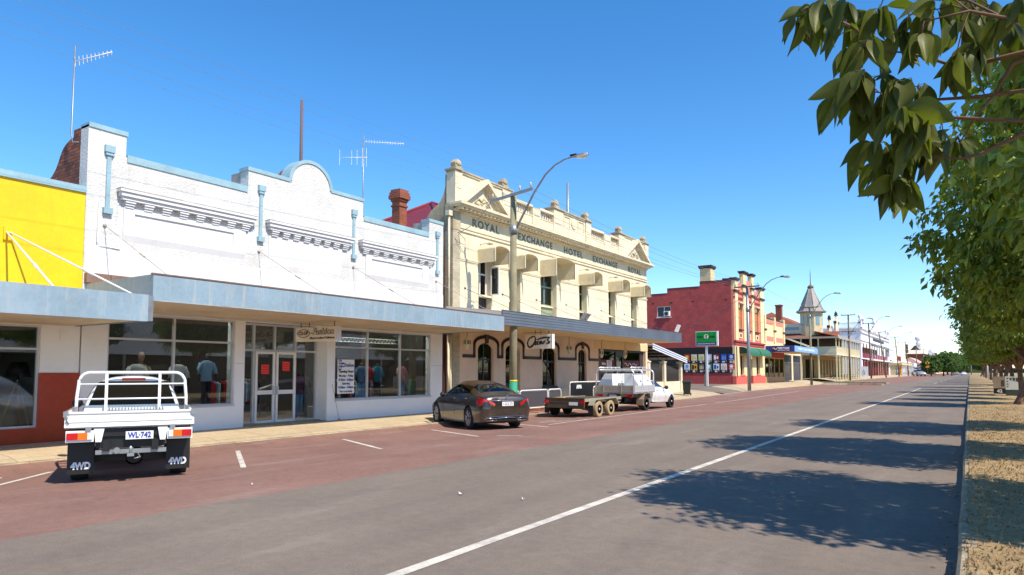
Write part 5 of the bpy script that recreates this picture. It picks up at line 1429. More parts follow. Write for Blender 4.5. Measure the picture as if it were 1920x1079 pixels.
def octo(r, z, o=math.pi / 8): return [(cx + r * math.cos(o + 2 * math.pi * i / n), cy + r * math.sin(o + 2 * math.pi * i / n), z) for i in range(n)]
mb = MB(); mb.grid([octo(1.62, 7.0), octo(1.62, 10.7)], False, True); tw = mb.build('turret', cm('turret_buff', (214, 196, 158), .8, var=.2), tu)
mb = MB()
for i in range(n):
    a = 2 * math.pi * i / n; c = Vector((math.cos(a), math.sin(a))); s = Vector((-c.y, c.x)); r = 1.5
    for (ra, w, z0, z1) in ((1.51, .3, 8.7, 10.2),):
        p = [Vector((cx, cy)) + c * ra + s * q for q in (-w, w)] + [Vector((cx, cy)) + c * (ra + .03) + s * q for q in (w, -w)]
        mb.prism([tuple(v) for v in p], 'z', z0, z1)
mb.build('turret_window', cm('turret_pane', (120, 150, 160), .15), tw)
mb = MB(); mb.grid([octo(2.15, 10.62), octo(2.2, 10.75), octo(1.75, 11.05), octo(1.2, 12.4), octo(.66, 13.75), octo(.36, 14.35)], False, True); mb.build('turret_roof', M['grey_roof'], tw)
mb = MB()
for i in range(n):
    o = math.pi / 8 + 2 * math.pi * i / n
    mb.tube([(cx + r * math.cos(o), cy + r * math.sin(o), z + .02) for r, z in ((2.2, 10.75), (1.75, 11.05), (1.2, 12.4), (.36, 14.35))], .05, 5)
mb.build('roof_hip', M['grey_roof'], tw)
mb = MB(); mb.lathe([(.3, 14.3), (.46, 14.45), (.46, 14.6), (.3, 14.8), (.1, 14.9), (.06, 15.2), (.05, 16.6), (.0, 17.4)], (cx, cy, 0), n=10); mb.build('finial', M['timber_dark'], tw)
mb = MB(); wall(mb, 'y', 110.2, 110.4, -24.5, -20.9, 7.5, 9.0, []); mb.box(-24.0, -21.2, 110.18, 110.199, 8.0, 8.55); mb.build('attic_wall', M['hotel_trim'], tu)
mb = MB(); mb.box(-23.9, -21.3, 110.15, 110.179, 8.05, 8.5); mb.build('attic_window', cm('turret_pane', (120, 150, 160)), tu)
for (y, zt, w) in ((122.5, 10.3, 1.2), (129.5, 11.4, 1.5)):
    mb = MB(); mb.prism([(y - w, 7.4), (y - w, zt - 1.4), (y - w * .8, zt - 1.3), (y - w * .45, zt - .5), (y - w * .3, zt), (y + w * .3, zt), (y + w * .45, zt - .5), (y + w * .8, zt - 1.3), (y + w, zt - 1.4), (y + w, 7.4)], 'x', TX - .2, TX + .1); g = mb.build('gable', M['hotel_trim'], tu)
    mb = MB(); mb.box(TX - .3, TX + .2, y - w * .4, y + w * .4, zt, zt + .2); mb.lathe([(.2, zt + .2), (.28, zt + .45), (.1, zt + .7), (.0, zt + .9)], (TX - .05, y, 0), n=8)
    for s in (-1, 1): mb.box(TX - .25, TX + .2, y + s * w - .25, y + s * w + .25, zt - 1.4, zt - 1.0)
    mb.build('gable_cap', M['brown_cap'], g)
    mb = MB(); mb.box(TX + .101, TX + .12, y - .4, y + .4, 8.0, 9.0); mb.build('gable_window', cm('turret_pane', (120, 150, 160)), g)
mb = MB(); mb.box(-25.5, -24.6, 114, 114.9, 9, 12.2); mb.box(-25.6, -24.5, 113.9, 115, 12.2, 12.4); mb.build('chimney', M['red_brick'], tu)
# cafe tables outside the turret hotel
r = random.Random(5)
for k in range(7):
    y = 112 + k * 3.1; x = -16.9
    t = thing('cafe_table', (x, y, .52), 'dark green cafe table with benches outside the turret hotel', 'table', 'cafe tables outside the turret hotel')
    mb = MB(); mb.box(x - .4, x + .4, y - .7, y + .7, 1.2, 1.26); mb.build('tabletop', cm('garden_green', (38, 70, 56), .6), t)
    for s in (-1, 1):
        mb = MB(); mb.box(x + s * .7 - .14, x + s * .7 + .14, y - .7, y + .7, .93, .98); mb.build('bench', cm('garden_green', (38, 70, 56)), t)
    mb = MB()
    for s in (-.5, .5): mb.tube([(x - .75, y + s, .5), (x - .1, y + s, 1.2)], .03, 5); mb.tube([(x + .75, y + s, .5), (x + .1, y + s, 1.2)], .03, 5)
    mb.build('leg_frame', cm('garden_green', (38, 70, 56)), t)
mw = MB(); mw.box(-20.0, -17.0, 154.3, 154.5, 0, 2.75); mu = tag(mw.build('mural_wall', M['lower_white'], None), 'low white wall with grey painted curves before the white hotel', 'wall')
mb = MB(); mb.tube([(-18.4, 154.28, 2.1), (-18.7, 154.28, 2.2), (-18.9, 154.28, 1.7), (-18.6, 154.28, 1.3), (-18.3, 154.28, 1.5)], .06, 5); mb.tube([(-17.7, 154.28, 2.2), (-17.6, 154.28, 1.2)], .08, 5); mb.build('painted_curve', M['steel_grey'], mu)

# ================================================================ white two storey hotel with crimson verandah
wh = thing('white_hotel', (-24, 185, .5), 'tall white two storey hotel with crimson verandah and ornate parapet', 'hotel')
W0, W1, WX = 155.2, 214.5, FX
CW = cm('far_white', (240, 238, 242), .8, var=.08)
mb = MB(); wall(mb, 'y', W0, W0 + .3, -26, WX, -.1, 10.95, []); mb.build('side_wall', CW, wh)
mb = MB(); wall(mb, 'x', WX - .3, WX, W0 + .3, W1, -.1, 10.9, [(W0 + 1.6, W1 - 6, 4.6, 7.6), (W0 + 1.6, W1 - 3, .4, 4.1)]); mb.build('front_wall', CW, wh)
mb = MB(); mb.box(-26, WX + .25, W0 - .2, W0 + .1, 10.5, 10.75); mb.box(WX, WX + .3, W0 - .2, W1, 9.7, 9.95); mb.box(WX, WX + .4, W0 - .2, W1, 10.55, 10.8); mb.box(WX, WX + .2, W0, W1, 8.1, 8.3); mb.build('cornice', CW, wh)
mb = MB()
mb.box(-23, WX, W0, W0 + .2, 11.7, 11.85)
for k in range(22): mb.box(-22.9 + k * .21, -22.8 + k * .21, W0 + .05, W0 + .15, 10.95, 11.7)
mb.box(WX - .25, WX - .05, W0, W1, 11.55, 11.7)
for k in range(70): mb.box(WX - .2, WX - .1, W0 + 1 + k * .83, W0 + 1.4 + k * .83, 10.9, 11.55)
mb.build('balustrade', CW, wh)
for (y, zt) in ((W0 + .6, 12.4), (W0 + 6, 12.0), (180, 13.4), (188, 13.4), (W1 - 6, 11.9), (W1 - .6, 11.9)):
    mb = MB(); mb.box(WX - .5, WX + .15, y - .6, y + .6, 10.9, zt); mb.lathe([(.35, zt), (.15, zt + .2), (.4, zt + .5), (.3, zt + .9), (.0, zt + 1.2)], (WX - .15, y, 0), n=10); mb.build('parapet_pier', CW, wh)
mb = MB(); mb.prism([(179, 10.9), (179, 12.4), (184, 14.2), (189, 12.4), (189, 10.9)], 'x', WX - .4, WX); mb.build('pediment', CW, wh)
mb = MB(); mb.box(WX + .001, WX + .05, 176, 200, 8.75, 9.35); mb.build('name_board', cm('far_sign', (70, 74, 74), .7, var=.5), wh)
mb = MB(); mb.box(WX - 3, WX - 2.9, W0 + .3, W1, .4, 7.6); mb.build('inner_wall', cm('inner_tan', (170, 140, 110), .8), wh)
mb = MB(); mb.box(WX - 2.9, WX + .0, W0 + .35, W1 - .2, 4.1, 4.35); mb.box(WX + .001, WX + 1.2, 165, W1, 4.15, 4.4); mb.build('balcony_floor', CW, wh)
mb = MB(); mb.box(WX - .02, WX + .04, W0 + 1.6, W1 - 6, 4.61, 5.6); mb.build('balcony_rail', M['crimson'], wh)
for k in range(11):
    y = W0 + 4 + k * 5
    mb = MB(); mb.box(WX - .1, WX + .06, y, y + .25, 4.6, 7.6); mb.build('upper_post', M['crimson'] if k < 3 else CW, wh)
    mb = MB(); mb.box(WX - .1, WX + .08, y - 1.2, y + .35, .4, 4.1); mb.build('lower_screen', M['crimson'], wh)
mb = MB(); mb.prism([(WX + 1.3, 7.3), (WX + .05, 7.95), (WX + .05, 7.85), (WX + 1.3, 7.2)], 'y', 172, W1); mb.build('balcony_roof', cm('far_slate', (110, 120, 122), .6), wh)
mb = MB(); mb.box(-26, WX - .3, W0 + .3, W1, 10.0, 10.2); mb.build('roof', M['iron_roof'], wh)

# ================================================================ farther buildings on the left
sh = thing('pale_roofed_store', (-26, 270, .4), 'long low store with broad pale cream roof beyond the white hotel', 'store')
mb = MB(); wall(mb, 'x', -19.3, -19, 222, 300, -.1, 4.4, [(224 + 6 * k, 228 + 6 * k, .6, 3.4) for k in range(12)]); mb.build('wall', CW, sh)
mb = MB(); mb.add([(-17.5, 222, 4.6), (-17.5, 345, 4.6), (-34, 345, 12.4), (-34, 222, 12.4)], [(0, 1, 2, 3)]); mb.add([(-34, 222, 12.4), (-34, 345, 12.4), (-50, 345, 4.6), (-50, 222, 4.6)], [(0, 1, 2, 3)]); mb.build('roof', M['pale_roof'], sh, fix=False)
mb = MB(); mb.add([(-17.6, 222.2, 4.55), (-34, 222.2, 12.3), (-49, 222.2, 4.55), (-49, 222.2, 0), (-17.6, 222.2, 0)], [(0, 1, 2, 3, 4)]); mb.build('gable_wall', M['tan'], sh, fix=False)
mb = MB(); mb.box(-19.2, -19.1, 222, 300, .4, 4); mb.build('pane', M['dark_glass'], sh)
mb = MB(); mb.box(-18.9, -15.8, 222, 262, 3.6, 4.2); mb.build('verandah', M['tan'], sh)
for k in range(12):
    mb = MB(); mb.box(-16.1, -15.9, 226 + k * 4.5, 226.3 + k * 4.5, .3, 3.6); mb.build('post', CW, sh)
mb = MB(); mb.box(-16.4, -15.6, 268, 283, 3.4, 4.6); mb.build('sign_board', CW, sh)
mb = MB(); mb.box(-19.2, -18.2, 250, 253, 4.8, 6.6); mb.build('red_panel', M['red_paint'], sh)
pk = thing('pink_roofed_shop', (-20, 330, .4), 'small shop with a faded pink awning roof beyond the pale roofed store', 'shop')
mb = MB(); mb.box(-22, -16.5, 305, 345, -.1, 4.4); mb.build('wall', cm('far_grey', (186, 176, 176), .8), pk)
mb = MB(); mb.prism([(-14.8, 4.3), (-19, 7.2), (-23, 4.3)], 'y', 304, 346); mb.build('roof', cm('far_pink', (206, 170, 156), .8), pk)
mb = MB(); mb.box(-16.5, -14.9, 304, 346, 3.4, 3.9); mb.build('awning', cm('far_grey', (186, 176, 176)), pk)
db = thing('domed_brick_building', (-24, 390, .4), 'dark red brick building with pale hipped roof and white ball topped tower', 'building')
mb = MB(); mb.box(-25, -17.5, 372, 470, -.1, 10); mb.build('wall', M['red_brick'], db)
mb = MB(); mb.add([(-25.6, 371, 10), (-17, 371, 10), (-17, 472, 10), (-25.6, 472, 10), (-21.4, 380, 13.4), (-21.4, 460, 13.4)], [(0, 1, 4), (1, 2, 5, 4), (2, 3, 5), (3, 0, 4, 5)]); mb.build('roof', M['pale_roof'], db, fix=False)
mb = MB(); mb.prism([(-23.4, 11.8), (-21.2, 14.2), (-19.0, 11.8)], 'y', 376, 379); mb.build('dark_gable', M['brown_cap'], db)
mb = MB(); mb.lathe([(1.1, 12), (1.1, 15.6), (1.3, 15.8), (.8, 16.2), (.8, 17), (1.3, 17.4), (1.5, 18.2), (1.1, 19.0), (.0, 19.4)], (-20.8, 395, 0), n=14); mb.build('tower', CW, db)
mb = MB(); mb.box(-25.0, -23.8, 372.1, 373.3, 9, 14.6); mb.build('chimney', M['dark_brick'], db)
mb = MB(); mb.lathe([(1.6, 10), (2.2, 11.5), (2.2, 13), (.6, 14.6), (.0, 15)], (-16.5, 440, 0), n=12); mb.build('corner_dome', CW, db)
mb = MB(); mb.prism([(-17.5, 4.6), (-12.5, 3.9), (-12.5, 3.6), (-17.5, 4.2)], 'y', 372, 470); mb.build('awning', M['crimson'], db)
for k in range(4):
    y = 490 + k * 45; c = ('far_cream', 'far_pink', 'far_buff', 'far_white')[k]
    lab = ('small far cream shop just past the domed brick building', 'small far pink shop, second past the domed brick building', 'small far buff shop, third past the domed brick building', 'small far white shop at the end of the left row')[k]
    t = thing('far_shop', (-20, y + 15, .3), lab, 'shop', 'far shops on the left')
    mb = MB(); mb.box(-26, -17, y, y + 34, -.1, 4.6 - k * .3); mb.build('wall', cm(c, {'far_cream': (226, 212, 170), 'far_pink': (206, 170, 156), 'far_buff': (230, 200, 140), 'far_white': (240, 238, 242)}[c], .8), t)
    mb = MB(); mb.prism([(-16, 4.2), (-21.5, 6.8), (-27, 4.2)], 'y', y - 1, y + 35); mb.build('roof', M['pale_roof'], t)
# house across the street on the right, seen in the shop windows, and fences and yards on the right
hs = thing('roofed_house', (24, 35, .1), 'long pale iron roofed house across the street that the shop windows mirror', 'house')
mb = MB(); mb.box(16.5, 30, 8, 62, -.1, 3.2); mb.build('wall', cm('house_shade_brown', (96, 70, 56), .9), hs)  # wall colour darkened to stand for shade under the verandah
mb = MB(); mb.add([(14.6, 7, 3.0), (14.6, 63, 3.0), (31.5, 63, 3.0), (31.5, 7, 3.0), (22.5, 15, 7.2), (22.5, 55, 7.2)], [(0, 1, 5, 4), (1, 2, 5), (2, 3, 4, 5), (3, 0, 4)]); mb.build('roof', M['iron_roof'], hs, fix=False)
for k in range(7):
    mb = MB(); mb.box(14.9, 15.05, 8.2 + k * 8.8, 8.35 + k * 8.8, 0, 2.98); mb.build('post', CW, hs)
    if k < 6:
        mb = MB(); mb.box(16.44, 16.49, 11 + k * 8.8, 13 + k * 8.8, .9, 2.4); mb.build('window', M['dark_glass'], hs)
# ================================================================ vehicles
def pchip(xs, ys):
    n = len(xs); h = [xs[i + 1] - xs[i] for i in range(n - 1)]; d = [(ys[i + 1] - ys[i]) / h[i] for i in range(n - 1)]
    m = [d[0]] + [0 if d[i - 1] * d[i] <= 0 else 2 * d[i - 1] * d[i] / (d[i - 1] + d[i]) for i in range(1, n - 1)] + [d[-1]]
    def f(x):
        x = max(xs[0], min(xs[-1], x)); i = 0
        while i < n - 2 and x > xs[i + 1]: i += 1
        t = (x - xs[i]) / h[i]
        return (2 * t ** 3 - 3 * t * t + 1) * ys[i] + (t ** 3 - 2 * t * t + t) * h[i] * m[i] + (-2 * t ** 3 + 3 * t * t) * ys[i + 1] + (t ** 3 - t * t) * h[i] * m[i + 1]
    return f
class Shell:
    """lofted car body: rows (y, z_bottom, w_sill, w_mid, z_mid, w_belt, z_belt, w_roof, z_top)"""
    def __init__(s, rows):
        s.f = [pchip([r[0] for r in rows], [r[k] for r in rows]) for k in range(1, 9)]
        s.y0, s.y1 = rows[0][0], rows[-1][0]
    def pt(s, y, t):
        zb, ws, wm, zm, wb, zt0, wr, zt = [f(y) for f in s.f]
        if t <= .5:
            P = [(0, zb), (ws - .06, zb), (ws, zb + .07), (wm, zm), ((wm * .55 + wb * .45), zm * .4 + zt0 * .6), (wb, zt0)]
            u = t / .5 * (len(P) - 1); i = min(int(u), len(P) - 2); u -= i
            a, b, c, d = P[max(0, i - 1)], P[i], P[i + 1], P[min(len(P) - 1, i + 2)]
            q = [.5 * ((2 * b[k]) + (c[k] - a[k]) * u + (2 * a[k] - 5 * b[k] + 4 * c[k] - d[k]) * u * u + (3 * b[k] - a[k] - 3 * c[k] + d[k]) * u ** 3) for k in (0, 1)]
        else:
            u = (t - .5) / .5
            hh = zt - zt0
            P = [(wb, zt0), (wb + (wr - wb) * .7, zt0 + hh * .72), (wr * .92, zt), (0, zt)]
            v = 1 - u
            q = [v ** 3 * P[0][k] + 3 * v * v * u * P[1][k] + 3 * v * u * u * P[2][k] + u ** 3 * P[3][k] for k in (0, 1)]
        return Vector((max(0, q[0]), y, q[1]))
    def nrm(s, y, t):
        e = .004
        a = s.pt(min(s.y1, y + e), t) - s.pt(max(s.y0, y - e), t); b = s.pt(y, min(1, t + e)) - s.pt(y, max(0, t - e))
        n = a.cross(b)
        n = n.normalized() if n.length > 1e-9 else Vector((0, 0, 1))
        p = s.pt(y, t)
        if n.x * p.x + n.z * (p.z - .75) < 0: n = -n
        return n
    def body(s, n=72, m=34):
        mb = MB(); rows = []
        for i in range(n + 1):
            u = i / n; u = .5 - .5 * math.cos(math.pi * u) if True else u
            y = s.y0 + (s.y1 - s.y0) * (.45 * u + .55 * i / n)
            h = [s.pt(y, j / m) for j in range(m + 1)]
            rows.append([(p.x, p.y, p.z) for p in h] + [(-p.x, p.y, p.z) for p in h[-2:0:-1]])
        mb.grid(rows, True, True)
        k = len(rows[0])
        mb.f.append(list(range(k))); mb.s.append(False)
        mb.f.append(list(range(len(mb.v) - k, len(mb.v)))); mb.s.append(False)
        return mb
    def patch(s, y0, y1, t0, t1, off=.005, sides=(1, -1), ny=14, nt=8, taper=None):
        mb = MB()
        for sd in sides:
            rows = []
            for i in range(ny + 1):
                y = y0 + (y1 - y0) * i / ny; row = []
                for j in range(nt + 1):
                    a, b = t0, t1
                    if taper: a, b = taper(i / ny, t0, t1)
                    t = a + (b - a) * j / nt
                    p = s.pt(y, t) + s.nrm(y, t) * off
                    row.append((p.x * sd, p.y, p.z))
                rows.append(row)
            mb.grid(rows, True)
        return mb
def cut_arches(obj, wheels, r, inner, wide=1.2):
    mb = MB()
    for (y, z) in wheels:
        for sd in (-1, 1):
            a, b = sorted((sd * inner, sd * wide))
            mb.lathe([(r, a), (r, b)], (0, y, z), 'x', 36, smooth=True)
    cut = mb.build('arch_cutter', None, None)
    cut.location = (0, 0, 0)
    off = ORG[cut.name]
    for v in cut.data.vertices: v.co += off
    md = obj.modifiers.new('arches', 'BOOLEAN'); md.operation = 'DIFFERENCE'; md.object = cut; md.solver = 'EXACT'
    par = obj.parent; obj.parent = None
    bpy.context.view_layer.update()
    me = bpy.data.meshes.new_from_object(obj.evaluated_get(bpy.context.evaluated_depsgraph_get()))
    obj.modifiers.clear(); old = obj.data; obj.data = me; obj.parent = par
    bpy.data.objects.remove(cut)
    for p in me.polygons: p.use_smooth = True
    if hasattr(me, 'set_sharp_from_angle'): me.set_sharp_from_angle(angle=R(38))
def wheel(par, x, y, r, w, rimmat, style, rr=.66):
    sd = 1 if x > 0 else -1
    mb = MB(); h = w / 2
    mb.lathe([(r * rr, -h * .9), (r * .8, -h), (r * .95, -h * .96), (r, -h * .7), (r * 1.0, h * .7), (r * .95, h * .96), (r * .8, h), (r * rr, h * .9)], (x, y, r), 'x', 36)
    t = mb.build('wheel', M['rubber'], par)
    mb = MB(); o = sd * h
    mb.lathe([(r * rr, o * .9), (r * rr * .96, o * .86), (r * rr * .9, o * .3), (.0, o * .25)], (x, y, r), 'x', 32)
    R0 = r * rr
    if style == 'alloy':
        n = 5
        for k in range(n):
            a0 = 2 * math.pi * k / n
            for da in (-.17, .17):
                p0 = (x + o * .78, y + .06 * math.cos(a0 + da * 2), r + .06 * math.sin(a0 + da * 2)); p1 = (x + o * .84, y + R0 * .95 * math.cos(a0 + da * 1.4), r + R0 * .95 * math.sin(a0 + da * 1.4))
                mb.tube([p0, p1], [.022, .02], 6)
        mb.lathe([(.07, o * .7), (.06, o * .88), (.0, o * .9)], (x, y, r), 'x', 16)
    else:
        mb.lathe([(R0 * .9, o * .6), (R0 * .6, o * .75), (R0 * .45, o * .5), (.0, o * .5)], (x, y, r), 'x', 28)
        for k in range(8):
            a = 2 * math.pi * k / 8
            mb.lathe([(.03, o * .69), (.03, o * .74), (.0, o * .745)], (x, y + R0 * .68 * math.cos(a), r + R0 * .68 * math.sin(a)), 'x', 8)
        mb.lathe([(.06, o * .5), (.055, o * .95), (.0, o * 1.0)], (x, y, r), 'x', 14)
    rim = mb.build('rim', rimmat, t)
    if style == 'alloy':
        mb = MB(); mb.lathe([(R0 * .93, o * .62), (.0, o * .6)], (x, y, r), 'x', 28); mb.build('rim_base', M['black'], rim)  # dark base disc of the two-tone rim, behind the light spokes
    return t
def plate(par, x, y, z, txt, col, w=.37, h=.12, face=-1):
    mb = MB(); mb.box(x - w / 2, x + w / 2, y - .006, y, z - h / 2, z + h / 2)
    p = mb.build('number_plate', cm('plate_white', (232, 232, 226), .4), par)
    if txt: text(txt, h * .95, col, (x, y - .0065, z), FACE_Y, p, width=w * .84, bold=.004)
RED_L = cm('lamp_red', (190, 20, 30), .15, coat=.6); AMB = cm('lamp_amber', (236, 110, 20), .15, coat=.6); CLR = cm('lamp_clear', (236, 226, 214), .15, coat=.6)
# ---------------------------------------------------------------- dark bronze sedan
SHELL = [(-1.08, .46, .50, .62, .62, .52, .74, .45, .76), (-1.05, .36, .66, .76, .62, .64, .86, .52, .90), (-.96, .27, .80, .855, .60, .745, .955, .58, 1.02), (-.8, .22, .84, .885, .60, .785, .985, .60, 1.055),
         (-.5, .20, .855, .905, .62, .80, .995, .60, 1.095), (-.2, .19, .86, .905, .64, .80, .99, .60, 1.215), (.35, .18, .86, .90, .66, .79, .97, .585, 1.385), (.9, .17, .86, .90, .66, .785, .95, .59, 1.44), (1.45, .17, .86, .90, .66, .785, .94, .59, 1.435),
         (1.95, .17, .86, .90, .66, .79, .935, .60, 1.315), (2.45, .18, .86, .905, .64, .80, .925, .62, 1.06), (2.9, .19, .855, .90, .62, .78, .86, .55, .965), (3.3, .20, .83, .87, .58, .70, .77, .50, .85), (3.55, .25, .72, .76, .54, .58, .66, .4, .70), (3.63, .36, .5, .58, .52, .45, .56, .3, .58)]
sh = Shell(SHELL)
sed = thing('sedan', (-13.05, 18.38, gz(-13.3, 17.8) - .01), 'dark bronze sedan parked nose in to the kerb in front of the white shop', 'car', rz=R(61), local=True)
bo = sh.body().build('body', M['bronze_paint'], sed); cut_arches(bo, [(0, .34), (2.84, .34)], .375, .5)
mb = MB()
for y in (0, 2.84): mb.box(-.7, .7, y - .42, y + .42, .2, .8)
mb.box(-.78, .78, -.7, 3.3, .2, .3); mb.build('underbody', M['black'], sed)
for sd in (1, -1): sh.patch(.18, 2.12, .545, .725, .004, (sd,)).build('side_window', M['dark_glass'], sed)
mb = sh.patch(.1, 2.2, .523, .536, .006); mb.build('window_trim', M['chrome'], sed)
sh.patch(1.1, 1.16, .54, .73, .008, nt=6, ny=2).build('door_pillar', M['black'], sed)
sh.patch(-.42, .22, .70, 1.0, .004, nt=12).build('rear_window', M['dark_glass'], sed)
sh.patch(1.72, 2.4, .70, 1.0, .004, nt=12).build('windscreen', M['dark_glass'], sed)
mb = sh.patch(-.97, -.74, .36, .475, .012, ny=8, nt=8, taper=lambda u, a, b: (a + .07 * u, b))
mb = MB()
rows = [[(sx * (.78), yy, zz) for (yy, zz) in ((-.995, .75), (-.99, .8))] for sx in (-1, 1)]
mb = MB(); mb.tube([(-.56, -1.035, .875), (-.3, -1.075, .872), (.3, -1.075, .872), (.56, -1.035, .875)], .017, 8); mb.build('boot_trim', M['chrome'], sed)
for sd in (-1, 1):      # lamps that wrap the corners
    mb = MB(); mb.grid([[(sd * x, y, z) for (x, y, z) in row] for row in ([(.44, -1.085, .79), (.44, -1.09, .735)], [(.58, -1.065, .865), (.58, -1.07, .68)], [(.72, -1.02, .91), (.735, -1.03, .665)], [(.81, -.945, .935), (.835, -.955, .68)], [(.85, -.8, .945), (.885, -.8, .73)], [(.84, -.6, .93), (.885, -.6, .84)])]); mb.build('tail_light', RED_L, sed)
    mb = MB(); mb.tube([(sd * .36, -1.075, .3), (sd * .72, -1.01, .3), (sd * .74, -1.0, .35), (sd * .68, -1.03, .38), (sd * .4, -1.085, .36), (sd * .36, -1.075, .3)], .014, 6); mb.build('exhaust_trim', M['chrome'], sed)
    mb = MB(); mb.box(sd * .41, sd * .68, -1.05, -.98, .31, .36); mb.build('exhaust_outlet', M['black'], sed)
    mb = MB(); mb.lathe([(.0, -.1), (.07, -.07), (.085, .0), (.07, .05), (.0, .07)], (sd * 1.0, 1.98, .98), 'y', 12); mb.tube([(sd * .8, 2.0, .95), (sd * .95, 1.98, .96)], .025, 6); mb.build('mirror', M['black'], sed)
    for y in (.28, 1.28):
        p = sh.pt(y, .44); mb = MB(); mb.tube([(sd * (p.x + .02), y - .1, p.z), (sd * (p.x + .025), y + .1, p.z)], .014, 6); mb.build('door_handle', M['chrome'], sed)
mb = MB(); mb.tube([(-.36, -1.085, .37), (0, -1.095, .39), (.36, -1.085, .37)], .012, 6); mb.tube([(-.6, -1.07, .42), (0, -1.1, .42), (.6, -1.07, .42)], .006, 4); mb.build('bumper_trim', M['chrome'], sed)
mb = MB(); mb.prism([(-.36, .28), (-.3, .36), (.3, .36), (.36, .28)], 'y', -1.06, -.9); mb.build('diffuser', M['black'], sed)
mb = MB(); mb.tube([(.055 * math.cos(2 * math.pi * i / 16), -1.085, .945 + .055 * math.sin(2 * math.pi * i / 16)) for i in range(17)], .006, 5)
for k in range(3):
    a = math.pi / 2 + k * 2.094; mb.tube([(0, -1.085, .945), (.052 * math.cos(a), -1.085, .945 + .052 * math.sin(a))], .005, 5)
mb.build('emblem', M['chrome'], sed)
mb = MB()
for k in range(4): mb.box(-.52 + k * .055, -.48 + k * .055, -1.075, -1.06, .925, .955)
mb.build('boot_script', M['chrome'], sed)
plate(sed, 0, -1.09, .775, '1 GCK 271', cm('plate_grey', (170, 170, 176)), .4, .12)
mb = MB(); mb.prism([(-.42, .70), (-.5, .86), (.5, .86), (.42, .70)], 'y', -1.082, -1.05); mb.build('boot_recess', M['bronze_paint'], sed)
for (x, y) in ((-.79, 0), (.79, 0), (-.79, 2.84), (.79, 2.84)): wheel(sed, x, y, .335, .225, M['alu'], 'alloy', .7)
# boot and door shut lines
mb = MB()
for sd in (-1, 1):
    for y in (.12, 1.15, 2.12):
        mb.tube([tuple(Vector((q.x * sd, q.y, q.z)) + Vector((sd * .001, 0, 0))) for q in [sh.pt(y + (.2 if y < .2 else 0) * max(0, (.4 - t)) * 2, t) for t in [.24 + .27 * k / 10 for k in range(11)]]], .004, 4)
mb.build('shut_line', M['black'], sed)

# ---------------------------------------------------------------- white tray-back utility seen from behind
ut = thing('tray_utility', (-12.32, 6.355, gz(-12.3, 6.4) - .02), 'white flat tray utility parked nose in, black mudflaps marked 4WD', 'utility truck', rz=R(62.5), local=True)
WB = M['white_body']
CAB = [(1.42, .5, .76, .82, .85, .80, 1.14, .62, 1.70), (1.47, .42, .8, .86, .85, .815, 1.16, .64, 1.735), (1.7, .40, .82, .87, .85, .82, 1.16, .66, 1.76), (2.4, .40, .82, .87, .85, .82, 1.14, .66, 1.76), (2.9, .40, .82, .87, .85, .82, 1.12, .65, 1.55), (3.3, .42, .82, .87, .85, .82, 1.08, .6, 1.20), (3.7, .44, .82, .87, .8, .80, 1.0, .6, 1.08), (4.05, .46, .8, .84, .75, .72, .9, .5, .98), (4.2, .5, .66, .7, .7, .6, .8, .4, .84)]
cs_ = Shell(CAB)
cb = cs_.body(50, 30).build('cab', WB, ut); cut_arches(cb, [(3.08, .38)], .43, .5)
for sd in (1, -1): cs_.patch(1.62, 2.95, .535, .74, .004, (sd,)).build('side_window', M['dark_glass'], ut)
mb = MB(); mb.prism([(-.74, 1.2), (-.6, 1.62), (-.55, 1.65), (.55, 1.65), (.6, 1.62), (.74, 1.2)], 'y', 1.405, 1.419); rw = mb.build('rear_window', M['dark_glass'], ut)
mb = MB(); mb.box(-.2, .2, 1.385, 1.42, 1.665, 1.715); mb.build('brake_light', RED_L, ut)
for sd in (-1, 1):
    mb = MB(); mb.lathe([(.0, -.06), (.09, -.04), (.1, .03), (.0, .06)], (sd * 1.0, 2.7, 1.2), 'y', 10); mb.tube([(sd * .82, 2.7, 1.15), (sd * .98, 2.7, 1.18)], .025, 6); mb.build('mirror', M['black'], ut)
mb = MB(); mb.box(-.925, .925, -.97, 1.33, .93, .985); mb.build('tray_floor', M['galv'], ut)
mb = MB()
mb.box(-.93, .93, -1.0, -.975, .95, 1.2); mb.box(-.93, .93, -1.02, -1.0, 1.165, 1.2); mb.box(-.93, .93, -1.02, -1.0, .95, .985)
mb.prism([(-1.0, 1.02), (-1.016, 1.035), (-1.016, 1.1), (-1.0, 1.115)], 'x', -.9, .9)
tg = mb.build('tailgate', WB, ut, bevel=.006)
for x in (-.6, .6): mb = MB(); mb.box(x - .04, x + .04, -1.04, -1.021, .9, .96); mb.build('hinge', M['galv'], tg)
for x in (-.91, .91):
    mb = MB(); mb.box(x - .035, x + .035, -1.04, -1.021, 1.12, 1.21)
    if x < 0: mb.tube([(-.88, -1.03, 1.16), (-.9, -1.04, 1.08), (-.87, -1.03, 1.0)], .01, 5)
    mb.build('latch', M['galv'], tg)
